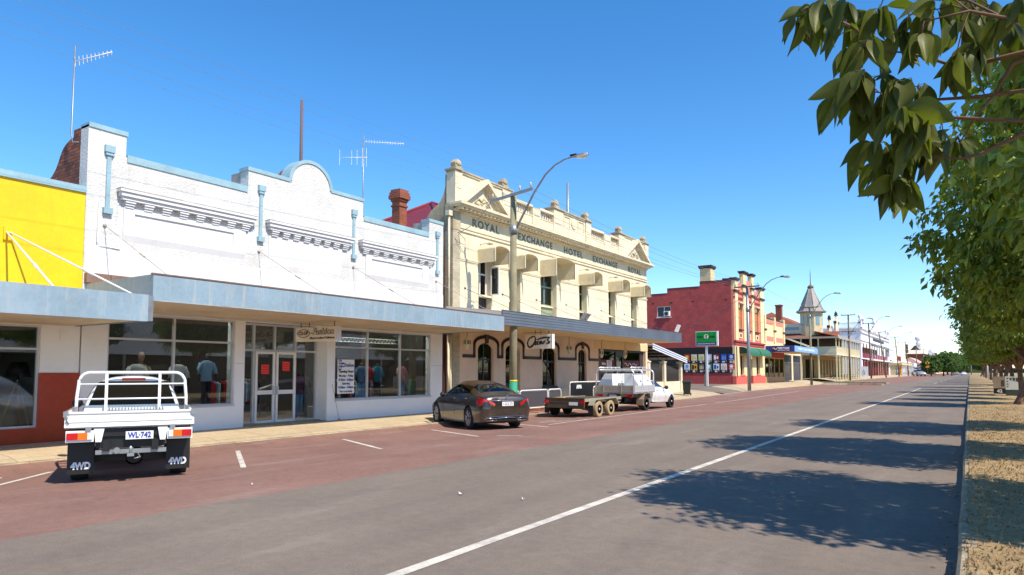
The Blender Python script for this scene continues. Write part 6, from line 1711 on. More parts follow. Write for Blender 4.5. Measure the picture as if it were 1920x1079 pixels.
for sd in (-1, 1):
    mb = MB(); mb.box(sd * .93, sd * .905, -.97, 1.33, .95, 1.2); mb.box(sd * .945, sd * .93, -.97, 1.33, 1.165, 1.2); mb.build('side_board', WB, ut)
    mb = MB(); mb.prism([(sd * .38, .93), (sd * .42, .71), (sd * .5, .71), (sd * .53, .93)], 'y', -.99, -.97); mb.build('lamp_bracket', WB, ut)
    mb = MB(); mb.box(sd * .525, sd * .905, -1.0, -.96, .72, .9); hl = mb.build('lamp_tray', WB, ut)
    for (a, b, m_) in ((.745, .89, RED_L), (.615, .742, AMB), (.545, .612, CLR)):
        mb = MB(); mb.box(sd * a, sd * b, -1.03, -1.0, .76, .868); mb.build('tail_light', m_, ut)
    mb = MB(); mb.box(sd * .53, sd * .9, -.62, -.6, .17, .66); mb.box(sd * .53, sd * .9, -.6, -.4, .64, .9); fl_ = mb.build('mudflap', M['black'], ut)
    text('4WD', .15, WH, (sd * .71, -.621, .3), FACE_Y, fl_, width=.28, bold=.008)
mb = MB(); arcp = []
for (cx, s0) in ((-.73, 1), (.73, -1)): pass
path = [(-.93, 1.3, .98), (-.925, 1.3, 1.35), (-.9, 1.3, 1.6)] + [(-.72 - .18 * math.cos(t), 1.3, 1.62 + .2 * math.sin(t)) for t in [math.pi / 2 * k / 6 for k in range(7)]] + [(.72 + .18 * math.sin(t), 1.3, 1.62 + .2 * math.cos(t)) for t in [math.pi / 2 * k / 6 for k in range(7)]] + [(.9, 1.3, 1.6), (.925, 1.3, 1.35), (.93, 1.3, .98)]
mb.tube(path, .03, 8)
for x in (-.45, .45): mb.box(x - .025, x + .025, 1.28, 1.32, 1.0, 1.81)
for z in (1.32, 1.6): mb.tube([(-.91, 1.3, z), (.91, 1.3, z)], .018, 6)
mb.build('headboard', WB, ut)
plate(ut, .12, -1.0, .8, 'WL·742', cm('plate_blue', (30, 60, 160)), .4, .13)
mb = MB(); mb.box(-.45, .6, -.94, -.9, .79, .92); mb.build('rear_beam', M['black'], ut)
mb = MB()
for x in (-.35, .35): mb.box(x - .05, x + .05, -.95, 3.9, .55, .72)
mb.box(-.6, .6, -.1, .1, .3, .45); mb.lathe([(.12, -.15), (.17, 0), (.12, .15)], (.05, 0, .37), 'y', 12); mb.box(-.5, .5, -.9, -.84, .6, .78); mb.build('chassis', M['black'], ut)
mb = MB(); mb.box(-.5, .52, -.9, -.84, .5, .57); mb.build('tow_bar', M['galv'], ut)
mb = MB(); mb.box(-.05, .05, -1.1, -.84, .47, .52); mb.lathe([(.03, .52), (.02, .56), (.04, .6), (.0, .64)], (0, -1.06, 0), n=10); mb.lathe([(.05, -1.0), (.05, -.9)], (-.2, 0, .56), 'y', 10); mb.tube([(.1, -.95, .5), (.14, -.98, .44), (.05, -1.0, .42)], .012, 5); mb.build('tow_ball', M['galv'], ut)
for (x, y) in ((-.75, 0), (.75, 0), (-.75, 3.08), (.75, 3.08)): wheel(ut, x, y, .38, .26, M['galv'], 'steel', .56)
# ribbed recovery track lying in the tray
mt = thing('recovery_track', (-12.6, 6.9, .9), 'grey ribbed recovery track lying across the tray of the white utility truck', 'track', rz=R(62.5), local=True)
mt.location = ut.location + Vector((-.28, .15, .985)); mt.rotation_euler = (0, 0, R(62.5))
mb = MB(); mb.box(-.4, .5, -.16, .16, .1, .16); mb.box(-.4, .5, -.16, -.13, .0, .17); mb.build('deck', M['steel_grey'], mt)
mb = MB()
for k in range(18): mb.box(-.38 + k * .05, -.36 + k * .05, -.175, .15, .161, .2)
mb.build('rib', M['galv'], mt)

# ---------------------------------------------------------------- white utility with silver tray, racks and toolboxes
fu = thing('rack_utility', (-13.62, 30.45, gz(-13.0, 30) - .01), 'white utility with silver tray, ladder racks and toolboxes, towing a trailer', 'utility truck', rz=R(0), local=True)
CB2 = [(.92, .42, .78, .85, .75, .80, 1.02, .6, 1.40), (1.0, .36, .82, .9, .72, .83, 1.04, .62, 1.46), (1.3, .32, .84, .92, .7, .84, 1.04, .62, 1.5), (1.8, .3, .84, .92, .7, .84, 1.02, .62, 1.47), (2.3, .3, .84, .92, .68, .84, 1.0, .62, 1.24), (2.7, .3, .84, .92, .66, .83, .97, .6, 1.06), (3.2, .3, .83, .91, .62, .8, .9, .56, .98), (3.7, .3, .8, .87, .58, .7, .8, .5, .86), (4.05, .34, .7, .76, .54, .55, .66, .36, .7), (4.15, .42, .5, .58, .5, .4, .58, .28, .6)]
sed.scale = (1, 1, 1.085)
c2 = Shell(CB2)
cb = c2.body(56, 30).build('cab', WB, fu); cut_arches(cb, [(3.26, .33)], .375, .5)
for sd in (1, -1): c2.patch(1.12, 2.28, .535, .73, .004, (sd,)).build('side_window', M['dark_glass'], fu)
c2.patch(1.75, 2.55, .72, 1.0, .004).build('windscreen', M['dark_glass'], fu)
mb = c2.patch(1.05, 3.6, .06, .2, .003); mb.build('lower_trim', M['black'], fu)
mb = MB()
for y in (1.06, 2.42): mb.tube([tuple(Vector((q.x + .001, q.y, q.z))) for q in [c2.pt(y, t) for t in [.2 + .3 * k / 10 for k in range(11)]]], .005, 4)
mb.build('shut_line', M['black'], fu)
for sd in (-1, 1):
    mb = MB(); mb.lathe([(.0, -.08), (.085, -.05), (.1, .03), (.0, .08)], (sd * 1.03, 2.2, 1.06), 'y', 10); mb.tube([(sd * .84, 2.22, 1.02), (sd * 1.0, 2.2, 1.04)], .025, 6); mb.build('mirror', M['black'], fu)
    mb = MB(); p = c2.pt(1.35, .42); mb.tube([(sd * (p.x + .02), 1.28, p.z), (sd * (p.x + .02), 1.44, p.z)], .014, 6); mb.build('door_handle', M['black'], fu)
mb = MB(); mb.box(-.95, .95, -1.6, .82, .84, .9); mb.build('tray_floor', M['alu'], fu)
def boards(mb, axis, a, b, u0, u1, z0, z1, n, sgn):
    for k in range(n):
        z = z0 + (z1 - z0) * k / n; q = z + (z1 - z0) / n - .012
        if axis == 'y': mb.box(u0, u1, min(a, b), max(a, b), z, q)
        else: mb.box(min(a, b), max(a, b), u0, u1, z, q)
mb = MB(); boards(mb, 'y', -1.63, -1.6, -.96, .96, .9, 1.22, 3, -1); mb.box(-.96, .96, -1.61, -1.595, .88, 1.21)
for x in (-.955, -.55, .35, .94): mb.box(x - .02, x + .02, -1.65, -1.631, .84, 1.23)
mb.build('tailgate', cm('tray_shaded', (186, 172, 152), .5, .3), fu)  # aluminium toned browner here to stand for the shaded rear face
for sd in (-1, 1):
    mb = MB(); boards(mb, 'x', sd * .96, sd * .985, -1.59, .82, .9, 1.22, 3, 1); mb.box(sd * .95, sd * .96, -1.59, .82, .88, 1.21)
    for y in (-1.56, -.8, 0, .78): mb.box(sd * .985, sd * 1.0, y - .02, y + .02, .84, 1.23)
    mb.build('side_board', M['alu'], fu)
AL = cm('rack_alu', (226, 226, 226), .35, .4)
def hoop(y, z):
    return [(-.95, y, 1.2), (-.95, y, 1.5)] + [(-.78 - .17 * math.cos(t), y, z - .2 + .2 * math.sin(t)) for t in [math.pi / 2 * k / 5 for k in range(6)]] + [(.78 + .17 * math.sin(t), y, z - .2 + .2 * math.cos(t)) for t in [math.pi / 2 * k / 5 for k in range(6)]] + [(.95, y, 1.5), (.95, y, 1.2)]
for (y, z) in ((-1.55, 1.9), (-.55, 1.9), (.75, 1.92)):
    mb = MB(); mb.tube(hoop(y, z), .032, 8)
    if y < -1: mb.box(-.9, .9, y - .025, y + .025, z + .05, z + .09)
    mb.build('rack_hoop', AL, fu)
for sd in (-1, 1):
    mb = MB()
    mb.tube([(sd * .8, -1.58, 1.93), (sd * .8, .78, 1.95)], .024, 6); mb.tube([(sd * .8, -1.58, 2.04), (sd * .8, .72, 2.05), (sd * .8, .8, 1.96)], .02, 6)
    for k in range(6): mb.tube([(sd * .8, -1.55 + k * .45, 1.93), (sd * .8, -1.55 + k * .45, 2.04)], .016, 5)
    mb.build('rack_rail', AL, fu)
for sd, y0, lab in ((1, -.95, 'white toolbox with sloped lid and two catches on the right of the silver tray'), (-1, -1.45, 'white toolbox with sloped lid on the left of the silver tray')):
    tx = thing('toolbox', (0, 0, 0), lab, 'toolbox', local=True); tx.location = fu.location
    pr = [(sd * .18, .905), (sd * .18, 1.74), (sd * .58, 1.74), (sd * .9, 1.26), (sd * .9, .905)]
    mb = MB(); mb.prism(pr, 'y', y0, .7); mb.build('case', cm('toolbox_white', (238, 238, 236), .35), tx, bevel=.012)
    mb = MB()
    a, b = Vector((sd * .59, 0, 1.73)), Vector((sd * .9, 0, 1.27)); nn = Vector((sd * .83, 0, .56)) * .008
    for y in (y0 + .45, .35):
        p = a.lerp(b, .66) + nn; q = a.lerp(b, .8) + nn
        mb.box(min(p.x, q.x), max(p.x, q.x) + .01, y - .04, y + .04, q.z, p.z)
    if sd < 0:
        for k in range(4): mb.box(sd * .175, sd * .165, y0 + .3 + k * .4, y0 + .31 + k * .4, .95, 1.72)
    mb.build('catch', M['dark_frame'], tx)
for sd in (-1, 1):
    mb = MB(); mb.box(sd * .58, sd * .9, -1.62, -1.58, .68, .8); mb.build('tail_light', RED_L, fu)
    mb = MB(); mb.prism([(-.42, .25), (-.55, .3), (-.55, .55), (-.3, .85), (.3, .85), (.42, .6), (.4, .58), (.26, .81), (-.27, .81), (-.5, .53), (-.5, .3), (-.42, .28)], 'x', sd * .62, sd * .95); mb.build('mudguard', cm('guard_tan', (150, 132, 108), .6, .1), fu)
mb = MB()
for x in (-.4, .4): mb.box(x - .05, x + .05, -1.55, 3.8, .45, .62)
mb.box(-.6, .6, -.1, .1, .28, .42); mb.box(-.5, .5, -1.55, -1.45, .4, .6); mb.build('chassis', M['black'], fu)
mb = MB(); mb.prism([(.5, .3), (.85, .3), (.85, .84), (.55, .84)], 'x', .7, .72); mb.build('step_bracket', M['galv'], fu)
plate(fu, -.1, -1.56, .72, None, None)
for (x, y) in ((-.8, 0), (.8, 0), (-.8, 3.26), (.8, 3.26)): wheel(fu, x, y, .335, .22, cm('rim_cream', (206, 196, 176), .5, .2), 'steel', .62)

# ---------------------------------------------------------------- tandem flat trailer
tl = thing('trailer', (-13.62, 25.66, gz(-13.0, 25.5) - .01), 'low dark tandem axle trailer with tan tyres hitched behind the white rack utility', 'trailer', local=True)
TD = cm('trailer_dark', (96, 82, 66), .6, .2, var=.3); TG = cm('trailer_galv', (172, 164, 142), .5, .2, var=.25)
mb = MB(); mb.box(-.85, .85, -1.45, 1.95, .7, .74); mb.build('deck', TD, tl)
mb = MB(); mb.box(-.9, .9, -1.5, -1.455, .38, .78); mb.box(-.9, .9, -1.512, -1.5, .6, .63); mb.box(-.9, .9, -1.515, -1.5, .75, .79); mb.build('tailgate', TD, tl)
for sd in (-1, 1):
    mb = MB(); mb.box(sd * .86, sd * .9, -1.45, 1.95, .64, .765)
    mb.build('side_rail', TG, tl)
    mb = MB(); pr = [(-1.2, .5), (-.95, .74), (.95, .78), (1.25, .5), (1.25, .46), (.93, .74), (-.93, .7), (-1.16, .47)]
    mb.prism(pr, 'x', sd * .9, sd * 1.13); mb.build('mudguard', TG, tl)
    mb = MB(); mb.box(sd * .9, sd * 1.12, -1.18, -1.16, .14, .5); mb.build('mudflap', M['black'], tl)
    mb = MB(); mb.box(sd * .74, sd * .93, -1.545, -1.5, .56, .7); mb.build('tail_light', RED_L, tl)
    mb = MB(); mb.tube([(sd * .9, 1.2, .72), (sd * .95, 1.55, .55), (sd * .95, 1.75, .55)], .02, 5); mb.build('rope_rail', TG, tl)
plate(tl, .42, -1.52, .56, None, None, .4, .13)
mb = MB(); mb.box(-.5, -.1, -1.45, -1.25, .741, .8); mb.build('yellow_strap', cm('strap_yellow', (236, 176, 30), .7), tl)
mb = MB()
for sd in (-1, 1): mb.tube([(sd * .7, 1.75, .5), (.0, 3.1, .5)], .04, 6)
mb.box(-.08, .08, 3.0, 3.3, .46, .56); mb.box(-.8, .8, -.6, -.48, .3, .4); mb.box(-.8, .8, .48, .6, .3, .4); mb.box(-.7, .7, -1.4, 1.7, .44, .519); mb.build('drawbar', TD, tl)
for (x, y) in ((-1.0, -.54), (1.0, -.54), (-1.0, .54), (1.0, .54)):
    w = wheel(tl, x, y, .325, .2, cm('rim_silver', (190, 186, 180), .4, .3), 'steel', .56)
    w.data.materials.clear(); w.data.materials.append(cm('tan_rubber', (168, 148, 112), .9, var=.2) if x > 0 else M['rubber'])  # tan tyres on the right side, black ones on the left
# ---------------------------------------------------------------- cars far down the street
HB = [(-.9, .4, .7, .78, .7, .7, .95, .5, 1.0), (-.8, .3, .8, .86, .66, .78, 1.0, .55, 1.3), (-.4, .22, .84, .88, .66, .8, 1.02, .6, 1.48), (.6, .2, .85, .9, .66, .8, 1.0, .62, 1.55), (1.5, .2, .85, .9, .66, .8, .98, .62, 1.5), (2.2, .2, .85, .9, .64, .8, .96, .6, 1.15), (2.9, .22, .84, .88, .6, .76, .88, .5, .98), (3.4, .28, .74, .8, .56, .6, .74, .4, .8), (3.5, .4, .55, .6, .54, .5, .62, .3, .66)]
def far_car(x, y, rz, paint, label, s=1.0, lift=0.0):
    t = thing('far_car', (x, y, gz(x, y)), label, 'car', rz=rz, local=True); t.scale = (s, s, s * (1 + lift))
    q = Shell(HB); b = q.body(36, 22).build('body', paint, t); cut_arches(b, [(0, .32), (2.65, .32)], .36, .5)
    q.patch(-.35, 1.95, .54, .73, .005).build('side_window', M['dark_glass'], t)
    q.patch(-.86, -.45, .62, 1.0, .006).build('rear_window', M['dark_glass'], t)
    q.patch(1.6, 2.2, .68, 1.0, .005).build('windscreen', M['dark_glass'], t)
    for sd in (1, -1):
        q.patch(-.88, -.7, .36, .48, .01, (sd,)).build('tail_light', RED_L, t)
        q.patch(3.25, 3.42, .36, .48, .01, (sd,)).build('headlight', CLR, t)
    for (a, b) in ((-.78, 0), (.78, 0), (-.78, 2.65), (.78, 2.65)): wheel(t, a, b, .32, .21, M['alu'], 'steel', .6)
far_car(-14.4, 262, R(200), M['silver_body'], 'silver grey car parked at the far kerb by the yellow post', 1.45)
far_car(-16.5, 292, R(170), WB, 'white wagon parked behind the silver grey car', 1.5, .2)
far_car(-2.2, 372, R(180), WB, 'white car driving towards the viewer far down the road', 1.15)
far_car(-5.6, 395, R(0), M['silver_body'], 'silver car driving away beside the far white car', 1.2, .12)
far_car(7.8, 104, R(90), cm('teal_paint', (60, 110, 124), .3, .2, .8), 'blue green car parked in the side street beyond the right hand trees')
# ================================================================ poles, wires, aerials, flagpoles
POLES = []
def power_pole(x, y, h, mat, label, lean=0, lamp=True, arm_z=None, first=False, two=False, tilt=0.0):
    g = gz(x, y) - .05
    t = thing('power_pole', (x, y, g), label, 'power pole', 'power poles along the left kerb')
    mb = MB(); mb.tube([(x, y, g), (x + lean * .3, y, g + h * .4), (x + lean, y, g + h)], [.17, .155, .125] if first else [.15, .135, .11], 14)
    p = mb.build('pole', mat, t)
    if first:
        mb = MB(); mb.tube([(x, y, g), (x, y, g + 1.4)], [.174, .169], 14); mb.build('green_band', M['pole_green'], p)
        mb = MB(); mb.tube([(x, y, g + 1.401), (x, y, g + 1.48)], [.168, .167], 14); mb.build('yellow_band', cm('band_yellow', (220, 210, 70), .7, var=.2), p)
    zc = g + h - .12
    arms = [zc] + ([zc - 2.6] if two else [])
    for z in arms:
        mb = MB(); d = 1.05
        mb.add([], [])
        q = [(x - d, -.05), (x + d, -.05), (x + d, .05), (x - d, .05)]
        mb.prism([(x + lean + u * d, z + v + u * tilt) for (u, v) in ((-1, -.055), (1, -.055), (1, .055), (-1, .055))], 'y', y - .2, y - .11)
        ca = mb.build('crossarm', M['steel_grey'] if first else M['timber_dark'], t)
        for u in (-.9, -.4, .4, .9):
            mb = MB(); zz = z + .055 + u * d * 0 + u * tilt
            mb.lathe([(.02, zz), (.02, zz + .08), (.055, zz + .1), (.035, zz + .16), (.05, zz + .18), (.02, zz + .24)], (x + lean + u * d, y - .155, 0), n=8); mb.build('insulator', M['porcelain'], ca)
    if lamp:
        za = arm_z if arm_z else g + h - 1.5
        pts = [(x + .1, y, za), (x + 1.0, y, za + 1.42), (x + 1.55, y, za + 2.1), (x + 2.0, y, za + 2.42), (x + 2.45, y, za + 2.58), (x + 2.8, y, za + 2.62)]
        mb = MB(); mb.tube(pts, [.045, .042, .04, .035, .032, .03], 8); mb.tube([(x, y, za - .15), (x, y, za + .2)], .185 if first else .16, 12)
        la = mb.build('lamp_arm', M['galv'], t)
        e = Vector(pts[-1])
        mb = MB(); mb.grid([[(e.x + a, e.y + w * math.cos(k * math.pi / 6), e.z - .01 + w * .62 * math.sin(k * math.pi / 6)) for k in range(12)] for (a, w) in ((-.06, .03), (-.04, .06), (.12, .075), (.3, .12), (.5, .13), (.66, .09), (.72, .02))], True, True); lh = mb.build('lamp_head', M['galv'], la)
        mb = MB(); mb.grid([[(e.x + a, e.y + w * math.cos(-k * math.pi / 8), e.z - .02 - w * .95 * math.sin(k * math.pi / 8)) for k in range(9)] for (a, w) in ((.18, .04), (.28, .115), (.5, .132), (.64, .1), (.7, .03))]); mb.build('lamp_lens', cm('lens_clear', (226, 220, 206), .08, coat=.8), lh)
        mb = MB(); mb.box(e.x - .08, e.x + .2, e.y - .06, e.y + .06, e.z + .03, e.z + .09); mb.build('photo_cell', M['black'], lh)
    POLES.append((x + lean, y, zc + .25))
    return t
PX_ = -15.55
power_pole(PX_, 23.35, 9.25, M['timber_pole'], 'nearest power pole, timber with green painted foot, in front of the cream hotel', first=True, lamp=True, arm_z=7.6, tilt=0.12)
power_pole(PX_, 59.4, 9.0, M['galv'], 'slim grey pole with street lamp in front of the dark red brick building', lamp=True, arm_z=7.0)
power_pole(PX_ - .1, 87.4, 9.4, M['timber_pole'], 'pale timber power pole at the corner by the blue sign shop', lamp=True, arm_z=8.3)
power_pole(PX_ - .1, 119, 10.4, M['timber_dark'], 'tall dark pole with two crossarms in front of the cream verandah', lamp=True, arm_z=7.4, two=True)
power_pole(PX_ - .1, 147, 10.7, M['timber_dark'], 'dark power pole at the near corner of the white hotel', lamp=True, lean=-.2)
power_pole(PX_ - .1, 175, 10.4, M['timber_dark'], 'dark leaning power pole before the crimson verandah', lamp=True, lean=-1.2)
power_pole(PX_ - .1, 209, 10.7, M['timber_dark'], 'dark power pole with two crossarms past the white hotel', lamp=True, two=True, lean=-.7)
power_pole(PX_ - .1, 244, 10.6, M['timber_dark'], 'dark power pole in front of the long pale roof', lamp=True, two=True, lean=-.7)
power_pole(PX_ - .1, 284, 10.6, M['timber_dark'], 'faraway power pole with a lamp before the domed brick building', lamp=True)
power_pole(PX_ - .1, 330, 10.6, M['timber_dark'], 'farthest power pole standing above the street trees on the left', lamp=True)
def wire(a, b, sag, r, label, n=22, name='power_line'):
    a, b = Vector(a), Vector(b); mb = MB()
    mb.tube([a.lerp(b, i / n) - Vector((0, 0, sag * 4 * (i / n) * (1 - i / n))) for i in range(n + 1)], r, 5)
    return tag(mb.build(name, cm('wire_grey', (120, 126, 136), .6), None), label, 'cable', 'power lines along the street')
OFF = (-.95, -.42, .42, .95)
nm = ('leftmost', 'second', 'third', 'rightmost')
for k in range(4):
    wire((PX_ + OFF[k], -14, 9.35 + OFF[k] * .12), (PX_ + OFF[k], 23.2, 9.35 + OFF[k] * .12), .45, .0035, '%s thin power line from the nearest pole over the white shop to the left edge' % nm[k])
spans = ['from the nearest pole to the slim grey lamp pole', 'between the slim grey pole and the blue sign shop corner', 'over the side street to the tall dark pole', 'before the turret hotel and white hotel', 'along the white hotel front', 'past the white hotel', 'before the long pale roof', 'before the domed brick building', 'above the far street trees']
for i in range(len(POLES) - 1):
    for k in ((0, 3) if i else (0, 1, 2, 3)):
        a, b = POLES[i], POLES[i + 1]
        wire((a[0] + OFF[k], a[1] - .15, a[2] - .1), (b[0] + OFF[k], b[1] - .15, b[2] - .1), .5, .008 + .002 * i, '%s power line %s' % (nm[k], spans[i]))
wire((PX_ - .95, 23.2, 9.0), (FX + .05, 22.95, 7.75), .25, .014, 'black service cable drooping from the nearest pole to the hotel corner', 14, 'service_cable')
mb = MB(); mb.tube([(FX + .06, 22.95, 7.75), (FX + .3, 23.1, 7.45), (FX + .25, 23.2, 7.2), (FX + .1, 22.9, 7.3), (FX + .02, 22.7, 7.5)], .012, 5); tag(mb.build('service_cable', M['black'], None), 'looped end of black cable fixed to the hotel corner', 'cable')
wire((PX_, 59.2, 8.2), (FX - 8, B0 - .02, 4.6), .1, .02, 'dark cable slanting across the dark red brick side wall', 10, 'service_cable')
# aerials
a1 = thing('tv_aerial', (-18.9, 8.25, 7.0), 'tall thin TV aerial on the brick end wall of the white shop, white crossbars', 'aerial')
mb = MB(); mb.tube([(-18.55, 7.98, 7.55), (-18.85, 7.98, 7.6), (-18.95, 7.98, 7.85), (-18.93, 7.98, 10.15)], .018, 6); mb.build('mast', M['galv'], a1)
mb = MB(); mb.tube([(-18.95, 7.95, 9.72), (-18.1, 8.5, 9.98)], .014, 5)
for k in range(10):
    p = Vector((-18.9, 7.98, 9.73)).lerp(Vector((-18.12, 8.49, 9.97)), k / 9); l = .2 - .012 * k
    mb.tube([p + Vector((-.02, .03, -l)) * .6, p + Vector((.02, -.03, l)) * .6], .008, 4)
mb.build('boom', M['white_frame'], a1)
a2 = thing('tv_aerial', (-19.4, 17.9, 7.0), 'TV aerial with two booms behind the white shop parapet', 'aerial')
X, Y = -19.6, 18.75
mb = MB(); mb.tube([(X, Y, 6.5), (X, Y, 11.05)], .022, 6); mb.build('mast', M['galv'], a2)
mb = MB(); mb.tube([(X - .1, Y, 10.85), (X + .9, Y + 1.35, 10.95)], .012, 5)
for k in range(16):
    p = Vector((X, Y, 10.85)).lerp(Vector((X + .88, Y + 1.32, 10.94)), k / 15); mb.tube([p + Vector((0, 0, -.07)), p + Vector((0, 0, .07))], .006, 4)
mb.tube([(X - .7, Y - .6, 10.15), (X + .1, Y + .1, 10.2)], .012, 5)
for k in range(5):
    p = Vector((X - .7, Y - .6, 10.15)).lerp(Vector((X + .08, Y + .08, 10.2)), (0, .45, .65, .85, 1)[k]); l = .3 if k in (0, 1, 2) else .38
    mb.tube([p - Vector((0, 0, l)), p + Vector((0, 0, l))], .008, 4)
mb.build('boom', M['white_frame'], a2)
mb = MB(); X, Y = -19.8, 15.9; mb.tube([(X, Y, 6.5), (X - .02, Y, 11.6)], [.07, .05], 8); tag(mb.build('flagpole', cm('pole_brown', (104, 84, 84), .8), None), 'brown flagpole behind the arched pediment of the white shop', 'flagpole')
mb = MB(); X, Y = -19.6, 35.3; mb.tube([(X, Y, 8), (X, Y, 13.0)], [.09, .07], 8); tag(mb.build('flagpole', M['steel_grey'], None), 'grey flagpole behind the middle parapet block of the cream hotel', 'flagpole')
# wheelie bin
wb = thing('wheelie_bin', (-16.6, 47, gz(-16.6, 47)), 'dark green wheelie bin on the footpath beside the garden wall', 'bin', rz=R(15), local=True)
BG = cm('bin_green', (34, 44, 36), .55)
mb = MB(); rows = [[(-a, -b, z), (a, -b, z), (a, b, z), (-a, b, z)] for (a, b, z) in ((.2, .22, .08), (.27, .33, .88), (.29, .35, .9), (.29, .35, .94))]
mb.grid(rows, False, True); mb.f.append([0, 1, 2, 3]); mb.s.append(False); mb.build('tub', BG, wb)
mb = MB(); mb.prism([(-.37, .945), (-.34, 1.0), (.2, 1.06), (.36, 1.02), (.4, .96), (.4, .945)], 'x', -.3, .3); mb.build('lid', BG, wb)
mb = MB(); mb.tube([(-.2, .42, .96), (.2, .42, .96)], .018, 6); mb.build('handle', BG, wb)
for s in (-1, 1):
    mb = MB(); mb.lathe([(.1, -.03), (.1, .03)], (s * .24, .26, .1), 'x', 14); mb.build('wheel', M['black'], wb)
# far signs
ys_ = thing('warning_sign', (-11.6, 266, gz(-11.6, 266)), 'yellow diamond pedestrian warning sign far down the street before a green tree', 'sign')
YL = cm('sign_yellow', (246, 170, 20), .5)
mb = MB(); c = (-11.6, 4.6); mb.prism([(c[0] - .75, c[1]), (c[0], c[1] - .75), (c[0] + .75, c[1]), (c[0], c[1] + .75)], 'y', 265.9, 265.95); mb.build('diamond', YL, ys_)
mb = MB(); mb.box(-12.1, -11.1, 265.9, 265.95, 3.0, 3.6); mb.build('plate', YL, ys_)
mb = MB(); mb.box(-11.75, -11.45, 265.86, 265.89, 4.2, 5.0); mb.tube([(-11.8, 265.88, 4.0), (-11.6, 265.88, 4.4), (-11.4, 265.88, 4.0)], .1, 5); mb.build('figure', M['black'], ys_)
mb = MB(); mb.tube([(-11.6, 266, .2), (-11.6, 266, 5.2)], .07, 6); mb.build('post', M['timber_dark'], ys_)
yp = thing('marker_post', (-16.9, 232, gz(-16.9, 232)), 'tall yellow post with white box on top beside the dark pole', 'post')
mb = MB(); mb.box(-17.15, -16.65, 231.8, 232.2, .3, 4.0); mb.build('post', YL, yp)
mb = MB(); mb.box(-17.2, -16.6, 231.75, 232.25, 4.01, 4.8); mb.build('box', M['white_frame'], yp)
# two notice boards between the right hand trunks
def board(x, y, w, h, label, c, dark, scrib):
    t = thing('notice_board', (x, y, .13), label, 'board', 'boards beside the right hand trees')
    mb = MB(); mb.box(x - w / 2, x + w / 2, y - .04, y + .04, .13 + h * .33, .13 + h); mb.build('face', c, t)
    mb = MB(); mb.box(x - w / 2, x + w / 2, y - .045, y + .045, .13, .13 + h * .328); mb.build('foot', dark, t)
    mb = MB(); mb.box(x + w / 2 + .001, x + w / 2 + .32, y - .04, y + .6, .13, .13 + h * .98); mb.build('side', M['timber_pole'], t)
    if scrib: text(scrib, h * .25, WH, (x, y - .046, .13 + h * .17), FACE_Y, t, bold=.01)
    mb = MB()
    if scrib: mb.box(x + w * .15, x + w * .4, y - .046, y - .041, .13 + h * .45, .13 + h * .8)
    else:
        for k in range(4): mb.box(x - w * .4 + k * .16, x - w * .3 + k * .18, y - .046, y - .041, .13 + h * (.86 - .04 * k), .13 + h * .93)
        for k in range(3): mb.box(x - w * .42, x - w * .3, y - .046, y - .041, .13 + h * (.45 + .14 * k), .13 + h * (.5 + .14 * k))
    mb.build('print', cm('board_ink', (90, 70, 60), .7), t)
board(1.75, 60.5, .72, 1.25, 'brown board with 42 on its black foot beside the right hand trunks', cm('board_tan', (176, 156, 124), .7, var=.2), M['black'], '42')
board(2.32, 55.5, .78, 1.3, 'white board stained green next to the nearest leaning trunk', cm('board_pale', (228, 230, 214), .6, var=.15), cm('board_foot', (60, 74, 66), .7), None)
pf = thing('picket_fence', (7.2, 75, .1), 'white picket fence behind the right hand street trees', 'fence')
for a in steps(46, 92, 4.6)[:-1]:
    mb = MB()
    for z in (.35, 1.0): mb.box(7.2, 7.24, a, a + 4.6, z, z + .08)
    for k in range(30): mb.prism([(a + k * .153, .15), (a + k * .153, 1.25), (a + k * .153 + .045, 1.33), (a + k * .153 + .09, 1.25), (a + k * .153 + .09, .15)], 'x', 7.17, 7.199)
    mb.build('picket_panel', M['white_frame'], pf)
mb = MB(); mb.tube([(3.1, 172, .1), (3.1, 172, 5.2)], .12, 8); tag(mb.build('white_post', M['white_frame'], None), 'white pole standing among the far right hand trees', 'pole')
mb = MB(); mb.tube([(.7, 400, .1), (.7, 400, 8)], .25, 8); tag(mb.build('far_post', M['steel_grey'], None), 'pale pole at the far end of the right kerb', 'pole')
